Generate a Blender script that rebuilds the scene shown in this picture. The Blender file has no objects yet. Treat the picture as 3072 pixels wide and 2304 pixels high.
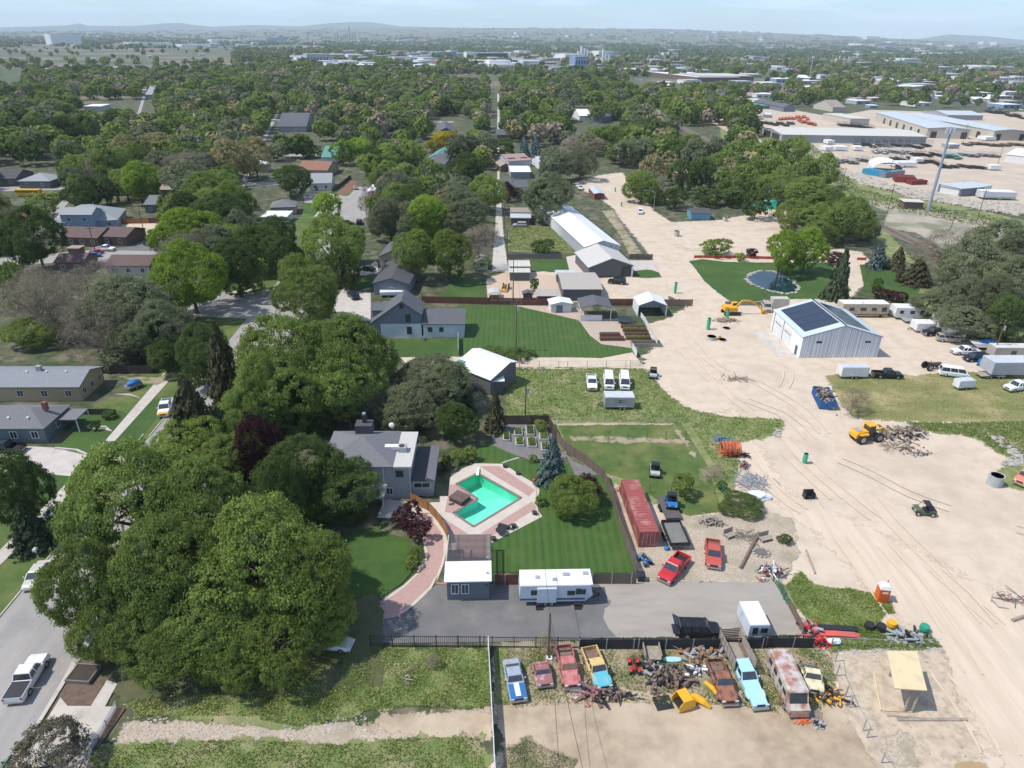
import bpy, bmesh, math, random
import numpy as np
from mathutils import Vector, Matrix, geometry
R = math.radians
S = bpy.context.scene
COL = S.collection
random.seed(7)
RNG = np.random.default_rng(11)
# ---------------------------------------------------------------- camera
CAM_H = 60.0; FPX = 2046.0
PITCH = math.atan(1039 / FPX)
CM = Matrix.Rotation(math.pi / 2 - PITCH, 3, 'X') @ Matrix.Rotation(R(0.8), 3, 'Z')
cd = bpy.data.cameras.new('camera'); cam = bpy.data.objects.new('camera', cd); COL.objects.link(cam)
cam.matrix_world = Matrix.Translation((0, 0, CAM_H)) @ CM.to_4x4()
cd.sensor_width = 36; cd.lens = FPX / 3072 * 36; cd.clip_start = 0.5; cd.clip_end = 200000
S.camera = cam
# ---------------------------------------------------------------- sun and sky
SUN_EL = 57.0; SH_AZ = 7.0          # shadows run to +X, slightly away from the camera
sd = Vector((math.cos(R(SH_AZ)) * math.cos(R(SUN_EL)), math.sin(R(SH_AZ)) * math.cos(R(SUN_EL)), -math.sin(R(SUN_EL))))
sl = bpy.data.lights.new('sun', 'SUN'); sun = bpy.data.objects.new('sun', sl); COL.objects.link(sun)
sl.energy = 4.3; sl.angle = R(0.53); sl.color = (1, 0.955, 0.88)
sun.rotation_euler = sd.to_track_quat('-Z', 'Y').to_euler(); sun.location = (0, 0, 200)
W = bpy.data.worlds.new('World'); S.world = W; W.use_nodes = True
nt = W.node_tree; bg = nt.nodes['Background']
sky = nt.nodes.new('ShaderNodeTexSky'); sky.sky_type = 'NISHITA'; sky.sun_disc = False
sky.sun_elevation = R(SUN_EL)
# direction towards the sun, azimuth measured clockwise from +Y
sky.sun_rotation = math.atan2(-sd.x, -sd.y)
sky.air_density = 1.0; sky.dust_density = 0.3; sky.ozone_density = 3.0; sky.altitude = 800
tc = nt.nodes.new('ShaderNodeTexCoord'); mp = nt.nodes.new('ShaderNodeMapping'); mp.inputs['Scale'].default_value = (1, 1, 9)
no = nt.nodes.new('ShaderNodeTexNoise'); no.inputs['Scale'].default_value = 5.5; no.inputs['Detail'].default_value = 7; no.inputs['Roughness'].default_value = .62
cr = nt.nodes.new('ShaderNodeValToRGB'); cr.color_ramp.elements[0].position = .44; cr.color_ramp.elements[1].position = .64
cr.color_ramp.elements[1].color = (.75, .75, .75, 1)
mx = nt.nodes.new('ShaderNodeMix'); mx.data_type = 'RGBA'; mx.inputs[7].default_value = (7.6, 7.9, 8.4, 1)
L = nt.links.new
L(tc.outputs['Generated'], mp.inputs[0]); L(mp.outputs[0], no.inputs['Vector']); L(no.outputs[0], cr.inputs[0])
L(cr.outputs[0], mx.inputs[0]); L(sky.outputs[0], mx.inputs[6]); hb = nt.nodes.new('ShaderNodeMix'); hb.data_type = 'RGBA'; hb.blend_type = 'MULTIPLY'; hb.inputs[0].default_value = 1; hb.inputs[7].default_value = (.885, 1.0, 1.17, 1); L(mx.outputs[2], hb.inputs[6]); L(hb.outputs[2], bg.inputs[0])
bg.inputs[1].default_value = 0.13
S.view_settings.view_transform = 'Standard'; S.view_settings.look = 'None'; S.view_settings.gamma = 1
S.view_settings.exposure = 0.10
S.cycles.max_bounces = 6; S.cycles.volume_bounces = 2; S.cycles.transparent_max_bounces = 24
try: S.cycles.volume_max_steps = 64
except Exception: pass
# ---------------------------------------------------------------- pixel helpers (photograph 3072x2304)
CR = {'A': (0, 0, .72005), '1': (0, 0, 2.0109), '2': (1000, 0, 2.0109), '3': (2000, 0, 2.0634), '4': (0, 450, 2.37), '5': (800, 450, 2.37),
 '6': (1500, 450, 2.37), '7': (2200, 400, 2.5367), 'b': (0, 1050, 3.0157), 'c': (900, 1150, 2.765), 'd': (1600, 1150, 2.765),
 'e': (2272, 950, 2.765), 'f': (0, 1600, 2.356), 'g': (900, 1650, 2.536), 'h': (1500, 1650, 2.536), 'i': (2272, 1650, 2.536), 's': (0, 0, 1)}
def px(s):
 out = []; k = 's'
 for t in s.split():
  if ':' in t: k, t = t.split(':')
  x, y = t.split(','); c = CR[k]
  out.append((c[0] + float(x) / c[2], c[1] + float(y) / c[2]))
 return out
def ray(u, v):
 return CM @ Vector(((u - 1536) / FPX, -(v - 1152) / FPX, -1))
def G(u, v, h=0.0):
 d = ray(u, v); t = (h - CAM_H) / d.z if d.z < -1e-5 else 30000
 return Vector((d.x * t, d.y * t, h))
def gp(s, h=0.0): return [G(u, v, h) for u, v in px(s)]
def proj(p):
 q = CM.transposed() @ (Vector(p) - Vector((0, 0, CAM_H)))
 return (1536 + FPX * q.x / -q.z, 1152 - FPX * q.y / -q.z, -q.z)
# ---------------------------------------------------------------- materials
MATS = {}
def _bsdf(m): return m.node_tree.nodes['Principled BSDF']
def mat(name, col, rough=.8, col2=None, scale=1.0, var=.0, bump=0, metal=0, detail=6, kind='noise', spec=None, lo=.35, hi=.65, col3=None, s3=.1, l3=.5, h3=.7, stretch=None, objrand=0):
 """procedural material: base colour mixed with a second (and third) colour by object-space noise"""
 if name in MATS: return MATS[name]
 m = bpy.data.materials.new(name); m.use_nodes = True; MATS[name] = m
 t = m.node_tree; b = _bsdf(m); N = t.nodes.new; K = t.links.new
 b.inputs['Roughness'].default_value = rough; b.inputs['Metallic'].default_value = metal
 if spec is not None: b.inputs['Specular IOR Level'].default_value = spec
 c = (*col, 1)
 if col2 is None: col2 = tuple(x * .82 for x in col)
 g = N('ShaderNodeTexCoord'); mpn = N('ShaderNodeMapping'); K(g.outputs['Object'], mpn.inputs[0])
 if stretch: mpn.inputs['Scale'].default_value = stretch[:3]; mpn.inputs['Rotation'].default_value = (0, 0, stretch[3] if len(stretch) > 3 else 0)
 if kind == 'noise': n = N('ShaderNodeTexNoise'); n.inputs['Detail'].default_value = detail; n.inputs['Roughness'].default_value = .62
 elif kind == 'voronoi': n = N('ShaderNodeTexVoronoi')
 elif kind == 'brick':
  n = N('ShaderNodeTexBrick'); n.inputs['Color1'].default_value = c; n.inputs['Color2'].default_value = (*col2, 1); n.inputs['Mortar'].default_value = (*(col3 or (.3, .3, .3)), 1)
 elif kind == 'wave': n = N('ShaderNodeTexWave'); n.inputs['Distortion'].default_value = var; n.wave_profile = 'SIN'
 n.inputs['Scale'].default_value = scale; K(mpn.outputs[0], n.inputs['Vector'])
 if kind == 'brick':
  n.inputs['Brick Width'].default_value = .4; n.inputs['Row Height'].default_value = .2; n.inputs['Mortar Size'].default_value = .02
  out = n.outputs['Color']; fac = n.outputs['Fac']
 else:
  r = N('ShaderNodeMapRange'); r.inputs[1].default_value = lo; r.inputs[2].default_value = hi
  fac = n.outputs[0]; K(fac, r.inputs[0])
  x = N('ShaderNodeMix'); x.data_type = 'RGBA'; x.inputs[6].default_value = c; x.inputs[7].default_value = (*col2, 1); K(r.outputs[0], x.inputs[0]); out = x.outputs[2]
  if col3:
   n3 = N('ShaderNodeTexNoise'); n3.inputs['Scale'].default_value = s3; n3.inputs['Detail'].default_value = 5; n3.inputs['Roughness'].default_value = .6; K(g.outputs['Object'], n3.inputs['Vector'])
   r3 = N('ShaderNodeMapRange'); r3.inputs[1].default_value = l3; r3.inputs[2].default_value = h3; K(n3.outputs[0], r3.inputs[0])
   x3 = N('ShaderNodeMix'); x3.data_type = 'RGBA'; x3.inputs[7].default_value = (*col3, 1); K(out, x3.inputs[6]); K(r3.outputs[0], x3.inputs[0]); out = x3.outputs[2]
 if objrand:
  oi = N('ShaderNodeObjectInfo'); hs = N('ShaderNodeHueSaturation'); rr = N('ShaderNodeMapRange'); rr.inputs[3].default_value = 1 - objrand; rr.inputs[4].default_value = 1 + objrand
  K(oi.outputs['Random'], rr.inputs[0]); K(rr.outputs[0], hs.inputs['Value']); K(out, hs.inputs['Color']); out = hs.outputs[0]
 K(out, b.inputs['Base Color'])
 if bump:
  bp = N('ShaderNodeBump'); bp.inputs['Strength'].default_value = 1; bp.inputs['Distance'].default_value = bump; K(fac, bp.inputs['Height']); K(bp.outputs[0], b.inputs['Normal'])
 return m
def paint(name, col, rough=.35, metal=0, dirt=.12):
 return mat(name, col, rough, tuple(x * (1 - dirt) + .25 * dirt * .5 for x in col), 1.3, metal=metal, lo=.45, hi=.75)
def rusty(name, col, rust=(.22, .085, .045), amt=.5, sc=1.1):
 return mat(name, col, .65, rust, sc, lo=amt - .08, hi=amt + .08, bump=.002)
def leafmat(name, col, col2, trans=.42):
 if name in MATS: return MATS[name]
 m = bpy.data.materials.new(name); m.use_nodes = True; MATS[name] = m
 t = m.node_tree; N = t.nodes.new; K = t.links.new; t.nodes.clear()
 o = N('ShaderNodeOutputMaterial'); d = N('ShaderNodeBsdfDiffuse'); tr = N('ShaderNodeBsdfTranslucent'); ms = N('ShaderNodeMixShader'); ms.inputs[0].default_value = trans
 g = N('ShaderNodeTexCoord'); n = N('ShaderNodeTexNoise'); n.inputs['Scale'].default_value = .55; n.inputs['Detail'].default_value = 7; n.inputs['Roughness'].default_value = .75
 K(g.outputs['Object'], n.inputs['Vector'])
 r = N('ShaderNodeMapRange'); r.inputs[1].default_value = .38; r.inputs[2].default_value = .62; K(n.outputs[0], r.inputs[0])
 x = N('ShaderNodeMix'); x.data_type = 'RGBA'; x.inputs[6].default_value = (*col, 1); x.inputs[7].default_value = (*col2, 1); K(r.outputs[0], x.inputs[0])
 oi = N('ShaderNodeObjectInfo'); hs = N('ShaderNodeHueSaturation'); rr = N('ShaderNodeMapRange'); rr.inputs[3].default_value = .8; rr.inputs[4].default_value = 1.22
 K(oi.outputs['Random'], rr.inputs[0]); K(rr.outputs[0], hs.inputs['Value']); K(x.outputs[2], hs.inputs['Color'])
 K(hs.outputs[0], d.inputs[0]); K(hs.outputs[0], tr.inputs[0]); K(d.outputs[0], ms.inputs[1]); K(tr.outputs[0], ms.inputs[2]); K(ms.outputs[0], o.inputs[0])
 return m
# ---------------------------------------------------------------- mesh builder
class MB:
 def __init__(s): s.v = []; s.f = []; s.m = []
 def add(s, vs, fs, mi=0):
  o = len(s.v); s.v += [tuple(p) for p in vs]; s.f += [tuple(i + o for i in f) for f in fs]; s.m += [mi] * len(fs); return s
 def box(s, x0, y0, z0, x1, y1, z1, mi=0, rz=0, M=None, taper=0):
  cx, cy = (x0 + x1) / 2, (y0 + y1) / 2; t = taper
  vs = [(x0, y0, z0), (x1, y0, z0), (x1, y1, z0), (x0, y1, z0), (x0 + t, y0 + t, z1), (x1 - t, y0 + t, z1), (x1 - t, y1 - t, z1), (x0 + t, y1 - t, z1)]
  if rz:
   c, n = math.cos(rz), math.sin(rz); vs = [(cx + (x - cx) * c - (y - cy) * n, cy + (x - cx) * n + (y - cy) * c, z) for x, y, z in vs]
  if M: vs = [tuple(M @ Vector(p)) for p in vs]
  return s.add(vs, [(0, 3, 2, 1), (4, 5, 6, 7), (0, 1, 5, 4), (1, 2, 6, 5), (2, 3, 7, 6), (3, 0, 4, 7)], mi)
 def prism(s, pts, z0, z1, mi=0, M=None):
  n = len(pts); vs = [(p[0], p[1], z0) for p in pts] + [(p[0], p[1], z1) for p in pts]
  if M: vs = [tuple(M @ Vector(p)) for p in vs]
  return s.add(vs, [tuple(range(n))[::-1], tuple(range(n, 2 * n))] + [(i, (i + 1) % n, (i + 1) % n + n, i + n) for i in range(n)], mi)
 def xprism(s, pts, y0, y1, mi=0):      # profile in x,z extruded along y
  n = len(pts); vs = [(p[0], y0, p[1]) for p in pts] + [(p[0], y1, p[1]) for p in pts]
  return s.add(vs, [tuple(range(n)), tuple(range(n, 2 * n))[::-1]] + [(i + n, (i + 1) % n + n, (i + 1) % n, i) for i in range(n)], mi)
 def tube(s, pts, r, n=6, mi=0, cap=True):
  pts = [Vector(p) for p in pts]; rs = r if isinstance(r, (list, tuple)) else [r] * len(pts); o = len(s.v); vs = []; fs = []
  for i, p in enumerate(pts):
   d = (pts[min(i + 1, len(pts) - 1)] - pts[max(i - 1, 0)]); d = d.normalized() if d.length > 1e-9 else Vector((0, 0, 1))
   a = d.cross(Vector((0, 0, 1)) if abs(d.z) < .9 else Vector((1, 0, 0))).normalized(); b = d.cross(a)
   vs += [tuple(p + (a * math.cos(6.28318 * k / n) + b * math.sin(6.28318 * k / n)) * rs[i]) for k in range(n)]
  for i in range(len(pts) - 1):
   for k in range(n): fs.append((i * n + k, i * n + (k + 1) % n, (i + 1) * n + (k + 1) % n, (i + 1) * n + k))
  if cap: fs += [tuple(range(n))[::-1], tuple(range((len(pts) - 1) * n, len(pts) * n))]
  return s.add(vs, fs, mi)
 def cyl(s, x, y, z0, z1, r, n=12, r2=None, mi=0): return s.tube([(x, y, z0), (x, y, z1)], [r, r if r2 is None else r2], n, mi)
 def wheel(s, x, y, z, r, w, n=14, mi=0): return s.tube([(x, y - w / 2, z), (x, y - w / 2 + .02, z), (x, y + w / 2 - .02, z), (x, y + w / 2, z)], [r * .93, r, r, r * .93], n, mi)
 def blob(s, x, y, z, rx, ry, rz, seed=0, j=.15, sub=2, mi=0):
  bm = bmesh.new(); bmesh.ops.create_icosphere(bm, subdivisions=sub, radius=1); rn = random.Random(seed)
  vs = [];
  for v in bm.verts:
   k = 1 + rn.uniform(-j, j); vs.append((x + v.co.x * rx * k, y + v.co.y * ry * k, z + v.co.z * rz * k))
  fs = [tuple(v.index for v in f.verts) for f in bm.faces]; bm.free(); return s.add(vs, fs, mi)
 def bar(s, a, b, w, h=None, mi=0):
  a = Vector(a); b = Vector(b); h = w if h is None else h; d = (b - a).normalized()
  sx = d.cross(Vector((0, 0, 1))); sx = sx.normalized() if sx.length > 1e-4 else Vector((1, 0, 0)); up = sx.cross(d)
  vs = [tuple(p + sx * (i * w / 2) + up * (j * h / 2)) for p in (a, b) for i, j in ((-1, -1), (1, -1), (1, 1), (-1, 1))]
  return s.add(vs, [(0, 1, 2, 3), (7, 6, 5, 4), (0, 4, 5, 1), (1, 5, 6, 2), (2, 6, 7, 3), (3, 7, 4, 0)], mi)
 def build(s, name, m, parent=None, smooth=False, M=None):
  me = bpy.data.meshes.new(name); me.from_pydata([tuple(M @ Vector(p)) for p in s.v] if M else s.v, [], s.f)
  ms = m if isinstance(m, (list, tuple)) else [m]
  for q in ms: me.materials.append(q)
  if len(ms) > 1: me.polygons.foreach_set('material_index', s.m)
  if smooth: me.polygons.foreach_set('use_smooth', [True] * len(s.f))
  me.update(); o = bpy.data.objects.new(name, me); COL.objects.link(o)
  if parent: o.parent = parent
  return o
def tag(o, label=None, cat=None, group=None, kind=None):
 if label: o['label'] = label
 if cat: o['category'] = cat
 if group: o['group'] = group
 if kind: o['kind'] = kind
 return o
def thing(name, label, cat, loc=(0, 0, 0), rz=0, group=None, sc=1):
 o = bpy.data.objects.new(name, None); COL.objects.link(o); o.empty_display_size = .3
 o.location = loc; o.rotation_euler = (0, 0, rz); o.scale = (sc, sc, sc); return tag(o, label, cat, group)
KIDS = {}
def copy_tree(o, parent=None):
 c = o.copy(); COL.objects.link(c)
 if parent: c.parent = parent
 for ch in o.children: copy_tree(ch, c)
 return c
RZ0 = R(2.4)                              # the street grid is turned a little against the camera
# ---------------------------------------------------------------- ground sheets
def noisy(pts, amp, seg=None):
 if amp <= 0: return [Vector((p[0], p[1])) for p in pts]
 rn = random.Random(int(pts[0][0] * 100) % 9973); out = []; n = len(pts); ph = [rn.uniform(0, 6) for _ in range(4)]
 for i in range(n):
  a = Vector(pts[i][:2]); b = Vector(pts[(i + 1) % n][:2]); d = b - a; ln = d.length; sg = seg or max(.4, min(3, a.length * .006)); k = max(1, min(200, int(ln / sg)))
  nn = Vector((-d.y, d.x)) / max(ln, 1e-6)
  for j in range(k):
   p = a + d * (j / k); o = amp * (rn.uniform(-.6, .6) + .5 * math.sin(p.x * .9 + ph[0]) * math.sin(p.y * .7 + ph[1]) + .4 * math.sin(p.x * 2.3 + p.y * 1.7 + ph[2]))
   out.append(p + nn * (o if j else o * .3))
 return out
BBS = []
SOFT = {}
def soft(m):
 """the same material, thinning out raggedly towards the sheet's edge (attribute 'edge')"""
 if m.name in SOFT: return SOFT[m.name]
 q = m.copy(); q.name = m.name + '_ragged'; SOFT[m.name] = q; t = q.node_tree; N = t.nodes.new; K = t.links.new
 o = [n for n in t.nodes if n.type == 'OUTPUT_MATERIAL'][0]; b = _bsdf(q); a = N('ShaderNodeAttribute'); a.attribute_name = 'edge'; g = N('ShaderNodeTexCoord')
 n = N('ShaderNodeTexNoise'); n.inputs['Scale'].default_value = .55; n.inputs['Detail'].default_value = 12; n.inputs['Roughness'].default_value = .72; K(g.outputs['Object'], n.inputs['Vector'])
 mu = N('ShaderNodeMath'); mu.operation = 'MULTIPLY_ADD'; mu.inputs[1].default_value = 4.5; mu.inputs[2].default_value = -2.25; K(n.outputs[0], mu.inputs[0])
 ad = N('ShaderNodeMath'); ad.operation = 'ADD'; K(a.outputs['Fac'], ad.inputs[0]); K(mu.outputs[0], ad.inputs[1]); r = N('ShaderNodeMapRange'); r.inputs[1].default_value = -.12; r.inputs[2].default_value = .12; K(ad.outputs[0], r.inputs[0])
 tr = N('ShaderNodeBsdfTransparent'); mx = N('ShaderNodeMixShader'); K(r.outputs[0], mx.inputs[0]); K(tr.outputs[0], mx.inputs[1]); K(b.outputs[0], mx.inputs[2]); K(mx.outputs[0], o.inputs['Surface']); return q
def softsheet(name, P, m, w, z, holes=()):
 P = np.array([(p[0], p[1]) for p in P]); x0, y0 = P.min(0) - w; x1, y1 = P.max(0) + w; c = max(.35, math.sqrt((x1 - x0) * (y1 - y0) / 22000)); nx, ny = int((x1 - x0) / c) + 2, int((y1 - y0) / c) + 2
 X, Y = np.meshgrid(x0 + np.arange(nx) * c, y0 + np.arange(ny) * c); X, Y = X.ravel(), Y.ravel(); ins = np.zeros(len(X), bool); d = np.full(len(X), 1e9)
 def go(P, d, ins):
  j = len(P) - 1
  for i in range(len(P)):
   ax, ay, bx, by = P[j][0], P[j][1], P[i][0], P[i][1]; ex, ey = bx - ax, by - ay; L2 = ex * ex + ey * ey + 1e-9; t = np.clip(((X - ax) * ex + (Y - ay) * ey) / L2, 0, 1)
   d = np.minimum(d, np.hypot(X - ax - t * ex, Y - ay - t * ey))
   if ay != by: ins = ins ^ (((by > Y) != (ay > Y)) & (X < (ax - bx) * (Y - by) / (ay - by) + bx))
   j = i
  return d, ins
 d, ins = go(P, d, ins)
 for h in holes: d, ins = go(np.array([(p[0], p[1]) for p in h]), d, ins)
 e = np.where(ins, d, -d) / w; k = (e > -1.02).reshape(ny, nx); fk = k[:-1, :-1] | k[1:, :-1] | k[:-1, 1:] | k[1:, 1:]; jj, ii = np.nonzero(fk); a = jj * nx + ii
 F = np.stack([a, a + 1, a + nx + 1, a + nx], 1); used = np.unique(F); mp = np.zeros(nx * ny, np.int64); mp[used] = np.arange(len(used)); F = mp[F]
 me = bpy.data.meshes.new(name); me.vertices.add(len(used)); me.vertices.foreach_set('co', np.stack([X[used], Y[used], np.full(len(used), z)], 1).ravel()); me.loops.add(F.size); me.loops.foreach_set('vertex_index', F.ravel()); me.polygons.add(len(F)); me.polygons.foreach_set('loop_start', np.arange(0, F.size, 4)); me.update(calc_edges=True)
 at = me.attributes.new('edge', 'FLOAT', 'POINT'); at.data.foreach_set('value', np.clip(e[used] * 2.2, -2.3, 4).astype(np.float32)); me.materials.append(soft(m)); o = bpy.data.objects.new(name, me); COL.objects.link(o); return tag(o, None, None, None, 'structure')
def sheet(name, pts, m, amp=0.0, holes=(), z=None, skirt=0, label=None):
 """a flat ground sheet, kind=structure, a hair above the sheet below it"""
 if isinstance(pts, str): pts = gp(pts)
 if z is None:
  bb = (min(p[0] for p in pts) - 1, max(p[0] for p in pts) + 1, min(p[1] for p in pts) - 1, max(p[1] for p in pts) + 1)
  z = .006 + max([q[4] for q in BBS if not (q[1] < bb[0] or q[0] > bb[1] or q[3] < bb[2] or q[2] > bb[3])] or [0]); BBS.append((*bb, z))
 if amp >= .1: return softsheet(name, pts, m, max(.5, amp * 5.5), z, holes)
 P = noisy(pts, amp)
 loops = [[Vector((p.x, p.y, 0)) for p in P]] + [[Vector((p[0], p[1], 0)) for p in h] for h in holes]
 tri = geometry.tessellate_polygon(loops); allv = [p for l in loops for p in l]
 vs = [(p.x, p.y, z) for p in allv]; fs = []
 for t in tri:
  a, b, c = (allv[i] for i in t)
  fs.append(t if (b - a).cross(c - a).z > 0 else (t[0], t[2], t[1]))
 b = MB().add(vs, fs)
 if skirt:
  n = len(P); lo = [(p.x, p.y, z - skirt) for p in P]; b.add([(p.x, p.y, z) for p in P] + lo, [(i, (i + 1) % n, (i + 1) % n + n, i + n) for i in range(n)])
 o = b.build(name, m); tag(o, label, None, None, 'structure'); return o
def kerb(pts, w=.18, h=.13, name='kerb', m=None):
 if isinstance(pts, str): pts = gp(pts)
 b = MB()
 P = [Vector((p[0], p[1], 0)) for p in pts]; L_ = [];
 for i, p in enumerate(P):
  d = (P[min(i + 1, len(P) - 1)] - P[max(i - 1, 0)]).normalized(); n = Vector((-d.y, d.x, 0)) * w / 2; L_.append((p + n, p - n))
 vs = []
 for a, c in L_: vs += [(a.x, a.y, 0), (a.x, a.y, h + .02), (c.x, c.y, h + .02), (c.x, c.y, 0)]
 fs = []
 for i in range(len(P) - 1):
  for k in range(3): fs.append((i * 4 + k, i * 4 + k + 1, i * 4 + 5 + k, i * 4 + 4 + k))
 b.add(vs, fs); o = b.build(name, m or M_conc); return tag(o, kind='structure')
# ---------------------------------------------------------------- terrain to the horizon
SKYL = [(-1500, 98), (0, 96), (240, 93), (700, 91), (1000, 87), (1500, 83), (2000, 86), (2500, 106), (2800, 122), (3072, 135), (4500, 170)]
AZT = []
for u, v in SKYL:
 d = ray(u, v); AZT.append((math.atan2(d.x, d.y), CAM_H + 14000 * d.z / math.hypot(d.x, d.y)))
def terr(x, y):
 r = math.hypot(x, y)
 if r < 3500 or y <= 0: return 0.0
 a = math.atan2(x, y); h = float(np.interp(a, [q[0] for q in AZT], [q[1] for q in AZT]))
 t = min(1, (r - 3500) / 10500); return max(0, h) * t ** 1.7
def GT(u, v):
 d = ray(u, v); d = d / math.hypot(d.x, d.y); r = 100
 while r < 30000:
  if CAM_H + d.z * r < terr(d.x * r, d.y * r) + .01: break
  r *= 1.004
 return Vector((d.x * r, d.y * r, terr(d.x * r, d.y * r)))
# materials of the setting
M_base = mat('ground_mixed', (.085, .09, .045), .95, (.20, .165, .115), .12, detail=9, lo=.46, hi=.66, col3=(.035, .06, .018), s3=.35, l3=.45, h3=.6)
M_far = mat('farmland', (.12, .105, .075), .95, (.075, .1, .045), .0016, kind='voronoi', lo=.2, hi=.75, col3=(.19, .15, .105), s3=.0035, l3=.5, h3=.58, stretch=(1, 2.2, 1, .12))
M_sand = mat('sand', (.575, .475, .365), .95, (.47, .38, .285), .35, detail=12, bump=.05, lo=.42, hi=.72, col3=(.44, .35, .26), s3=.05, l3=.54, h3=.74)
M_sandp = mat('sand_track', (.61, .50, .385), .95, (.51, .41, .305), .5, detail=12, bump=.03, lo=.4, hi=.7, stretch=(1.6, .12, 1, -.05), col3=(.51, .42, .32), s3=.12, l3=.5, h3=.7)
M_dirt = mat('dirt', (.42, .33, .23), .95, (.31, .235, .16), .5, detail=12, bump=.06, lo=.4, hi=.65, col3=(.50, .40, .29), s3=.09, l3=.45, h3=.62)
M_gravel = mat('gravel', (.50, .42, .33), .95, (.33, .26, .19), 4.5, kind='noise', detail=9, bump=.02, lo=.4, hi=.62, col3=(.30, .26, .18), s3=.14, l3=.5, h3=.65)
M_lawn = mat('lawn', (.045, .098, .014), .95, (.032, .075, .011), .8, detail=9, bump=.04, lo=.35, hi=.65, col3=(.065, .115, .018), s3=.11, l3=.45, h3=.7)
M_mow = mat('mown_lawn', (.050, .108, .016), .95, (.038, .088, .013), .28, kind='wave', var=1.5, lo=.3, hi=.7, col3=(.075, .115, .025), s3=.25, l3=.48, h3=.72, stretch=(1, .2, 1, -.05), bump=.0)
M_lawnp = mat('lawn_pale', (.095, .135, .030), .95, (.055, .10, .018), .35, detail=11, bump=.05, lo=.38, hi=.62, col3=(.19, .18, .06), s3=.13, l3=.5, h3=.72)
M_weed = mat('weeds_ground', (.13, .18, .05), .95, (.22, .23, .09), .7, detail=12, bump=.06, lo=.4, hi=.62, col3=(.33, .28, .17), s3=.22, l3=.52, h3=.66)
M_dry = mat('dry_grass', (.23, .21, .085), .95, (.15, .17, .045), .25, detail=12, bump=.06, lo=.4, hi=.62, col3=(.34, .28, .14), s3=.11, l3=.5, h3=.66, stretch=(.5, 1.3, 1))
M_sparse = mat('sparse_grass', (.33, .27, .18), .95, (.12, .14, .05), .35, detail=12, bump=.06, lo=.46, hi=.60, col3=(.40, .33, .24), s3=.1, l3=.5, h3=.68)
M_asph = mat('asphalt_new', (.165, .158, .152), .9, (.13, .126, .124), .35, detail=11, lo=.4, hi=.65, col3=(.22, .205, .19), s3=.16, l3=.56, h3=.75)
M_asph2 = mat('asphalt_dusty', (.35, .31, .265), .92, (.29, .26, .225), .3, detail=11, lo=.4, hi=.65, col3=(.33, .30, .26), s3=.1, l3=.5, h3=.7, stretch=(.5, 2, 1))
M_road = mat('road_asphalt', (.34, .315, .29), .92, (.28, .265, .25), .25, detail=11, lo=.4, hi=.66, stretch=(2.5, .3, 1, -.6), col3=(.26, .245, .24), s3=.12, l3=.55, h3=.7)
M_conc = mat('concrete', (.52, .475, .42), .9, (.42, .38, .335), .5, detail=11, lo=.4, hi=.68, col3=(.36, .32, .28), s3=.25, l3=.6, h3=.75)
M_conc2 = mat('concrete_pool', (.56, .49, .42), .9, (.48, .42, .36), .8, detail=9, lo=.4, hi=.68)
M_pink = mat('brick_pink', (.44, .275, .24), .9, (.38, .23, .20), 1.0, kind='brick', col3=(.42, .30, .26))
M_mulch = mat('mulch', (.17, .115, .08), .95, (.11, .075, .055), 2, detail=9, bump=.05)
M_shade = mat('shade_toned_soil', (.12, .11, .06), .95, (.07, .09, .03), .6, detail=9, bump=.05)  # soil under the trees, with their shade put into its colour
M_ballast = mat('rail_ballast', (.21, .175, .145), .95, (.14, .115, .10), 1.2, detail=9)
# pool and pond outlines are holes in the ground
POOL = gp('c:1475,750 1835,955 1440,1195 1270,1080 1475,965 1295,840')
POND = gp('7:100,1110 135,1075 200,1050 290,1052 380,1085 455,1130 500,1180 470,1215 400,1222 300,1205 210,1180 140,1150')
X0, X1, Y0, Y1 = -400., 600., 15., 900.
xs = [-25500, -20000, -14000] + list(np.linspace(-11000, -2000, 15)) + [-1200, -700, X0, X1, 1000, 1500] + list(np.linspace(2000, 11000, 19)) + [14000, 20000, 25500]
ys = [-650, -300, Y0, Y1, 1300, 2000, 2800] + list(np.linspace(3400, 15000, 30)) + [18000, 22000, 25200]
b = MB(); nx = len(xs)
b.v = [(x, y, min(terr(x, y), 400)) for y in ys for x in xs]
for j in range(len(ys) - 1):
 for i in range(nx - 1):
  if X0 <= xs[i] < X1 and Y0 <= ys[j] < Y1: continue
  b.f.append((j * nx + i, j * nx + i + 1, (j + 1) * nx + i + 1, (j + 1) * nx + i)); b.m.append(0)
tag(b.build('farmland', M_far), kind='structure')
sheet('ground', [(X0, Y0), (X1, Y0), (X1, Y1), (X0, Y1)], M_base, 0, [POOL, POND], z=0)
# far hazy mountains
for nm, sk, D in (('mountains', [(-600, 100), (-200, 84), (0, 82), (120, 79), (200, 76), (240, 70), (262, 77), (400, 78), (490, 70), (540, 68), (575, 74), (640, 80), (760, 75), (900, 79), (985, 70), (1055, 66), (1110, 66), (1200, 79), (1400, 84), (1600, 84), (1800, 100)], 20500),
    ('mountains', [(2500, 125), (2760, 116), (2850, 103), (2900, 106), (2960, 108), (3072, 120), (3400, 140)], 20500)):
 b = MB(); n = len(sk); P = []
 for u, v in sk:
  d = ray(u, v); d = d / math.hypot(d.x, d.y); P.append((d.x * D, d.y * D, CAM_H + d.z * D))
 b.add([(x * .8, y * .8, 0) for x, y, z in P] + P + [(x * 1.1, y * 1.1, 0) for x, y, z in P], [(i + k * n, i + 1 + k * n, i + 1 + (k + 1) * n, i + (k + 1) * n) for k in (0, 1) for i in range(n - 1)])
 tag(b.build(nm, mat('mountain_slope', (.10, .10, .09), .95, (.07, .08, .06), .0006)), kind='structure')
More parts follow.
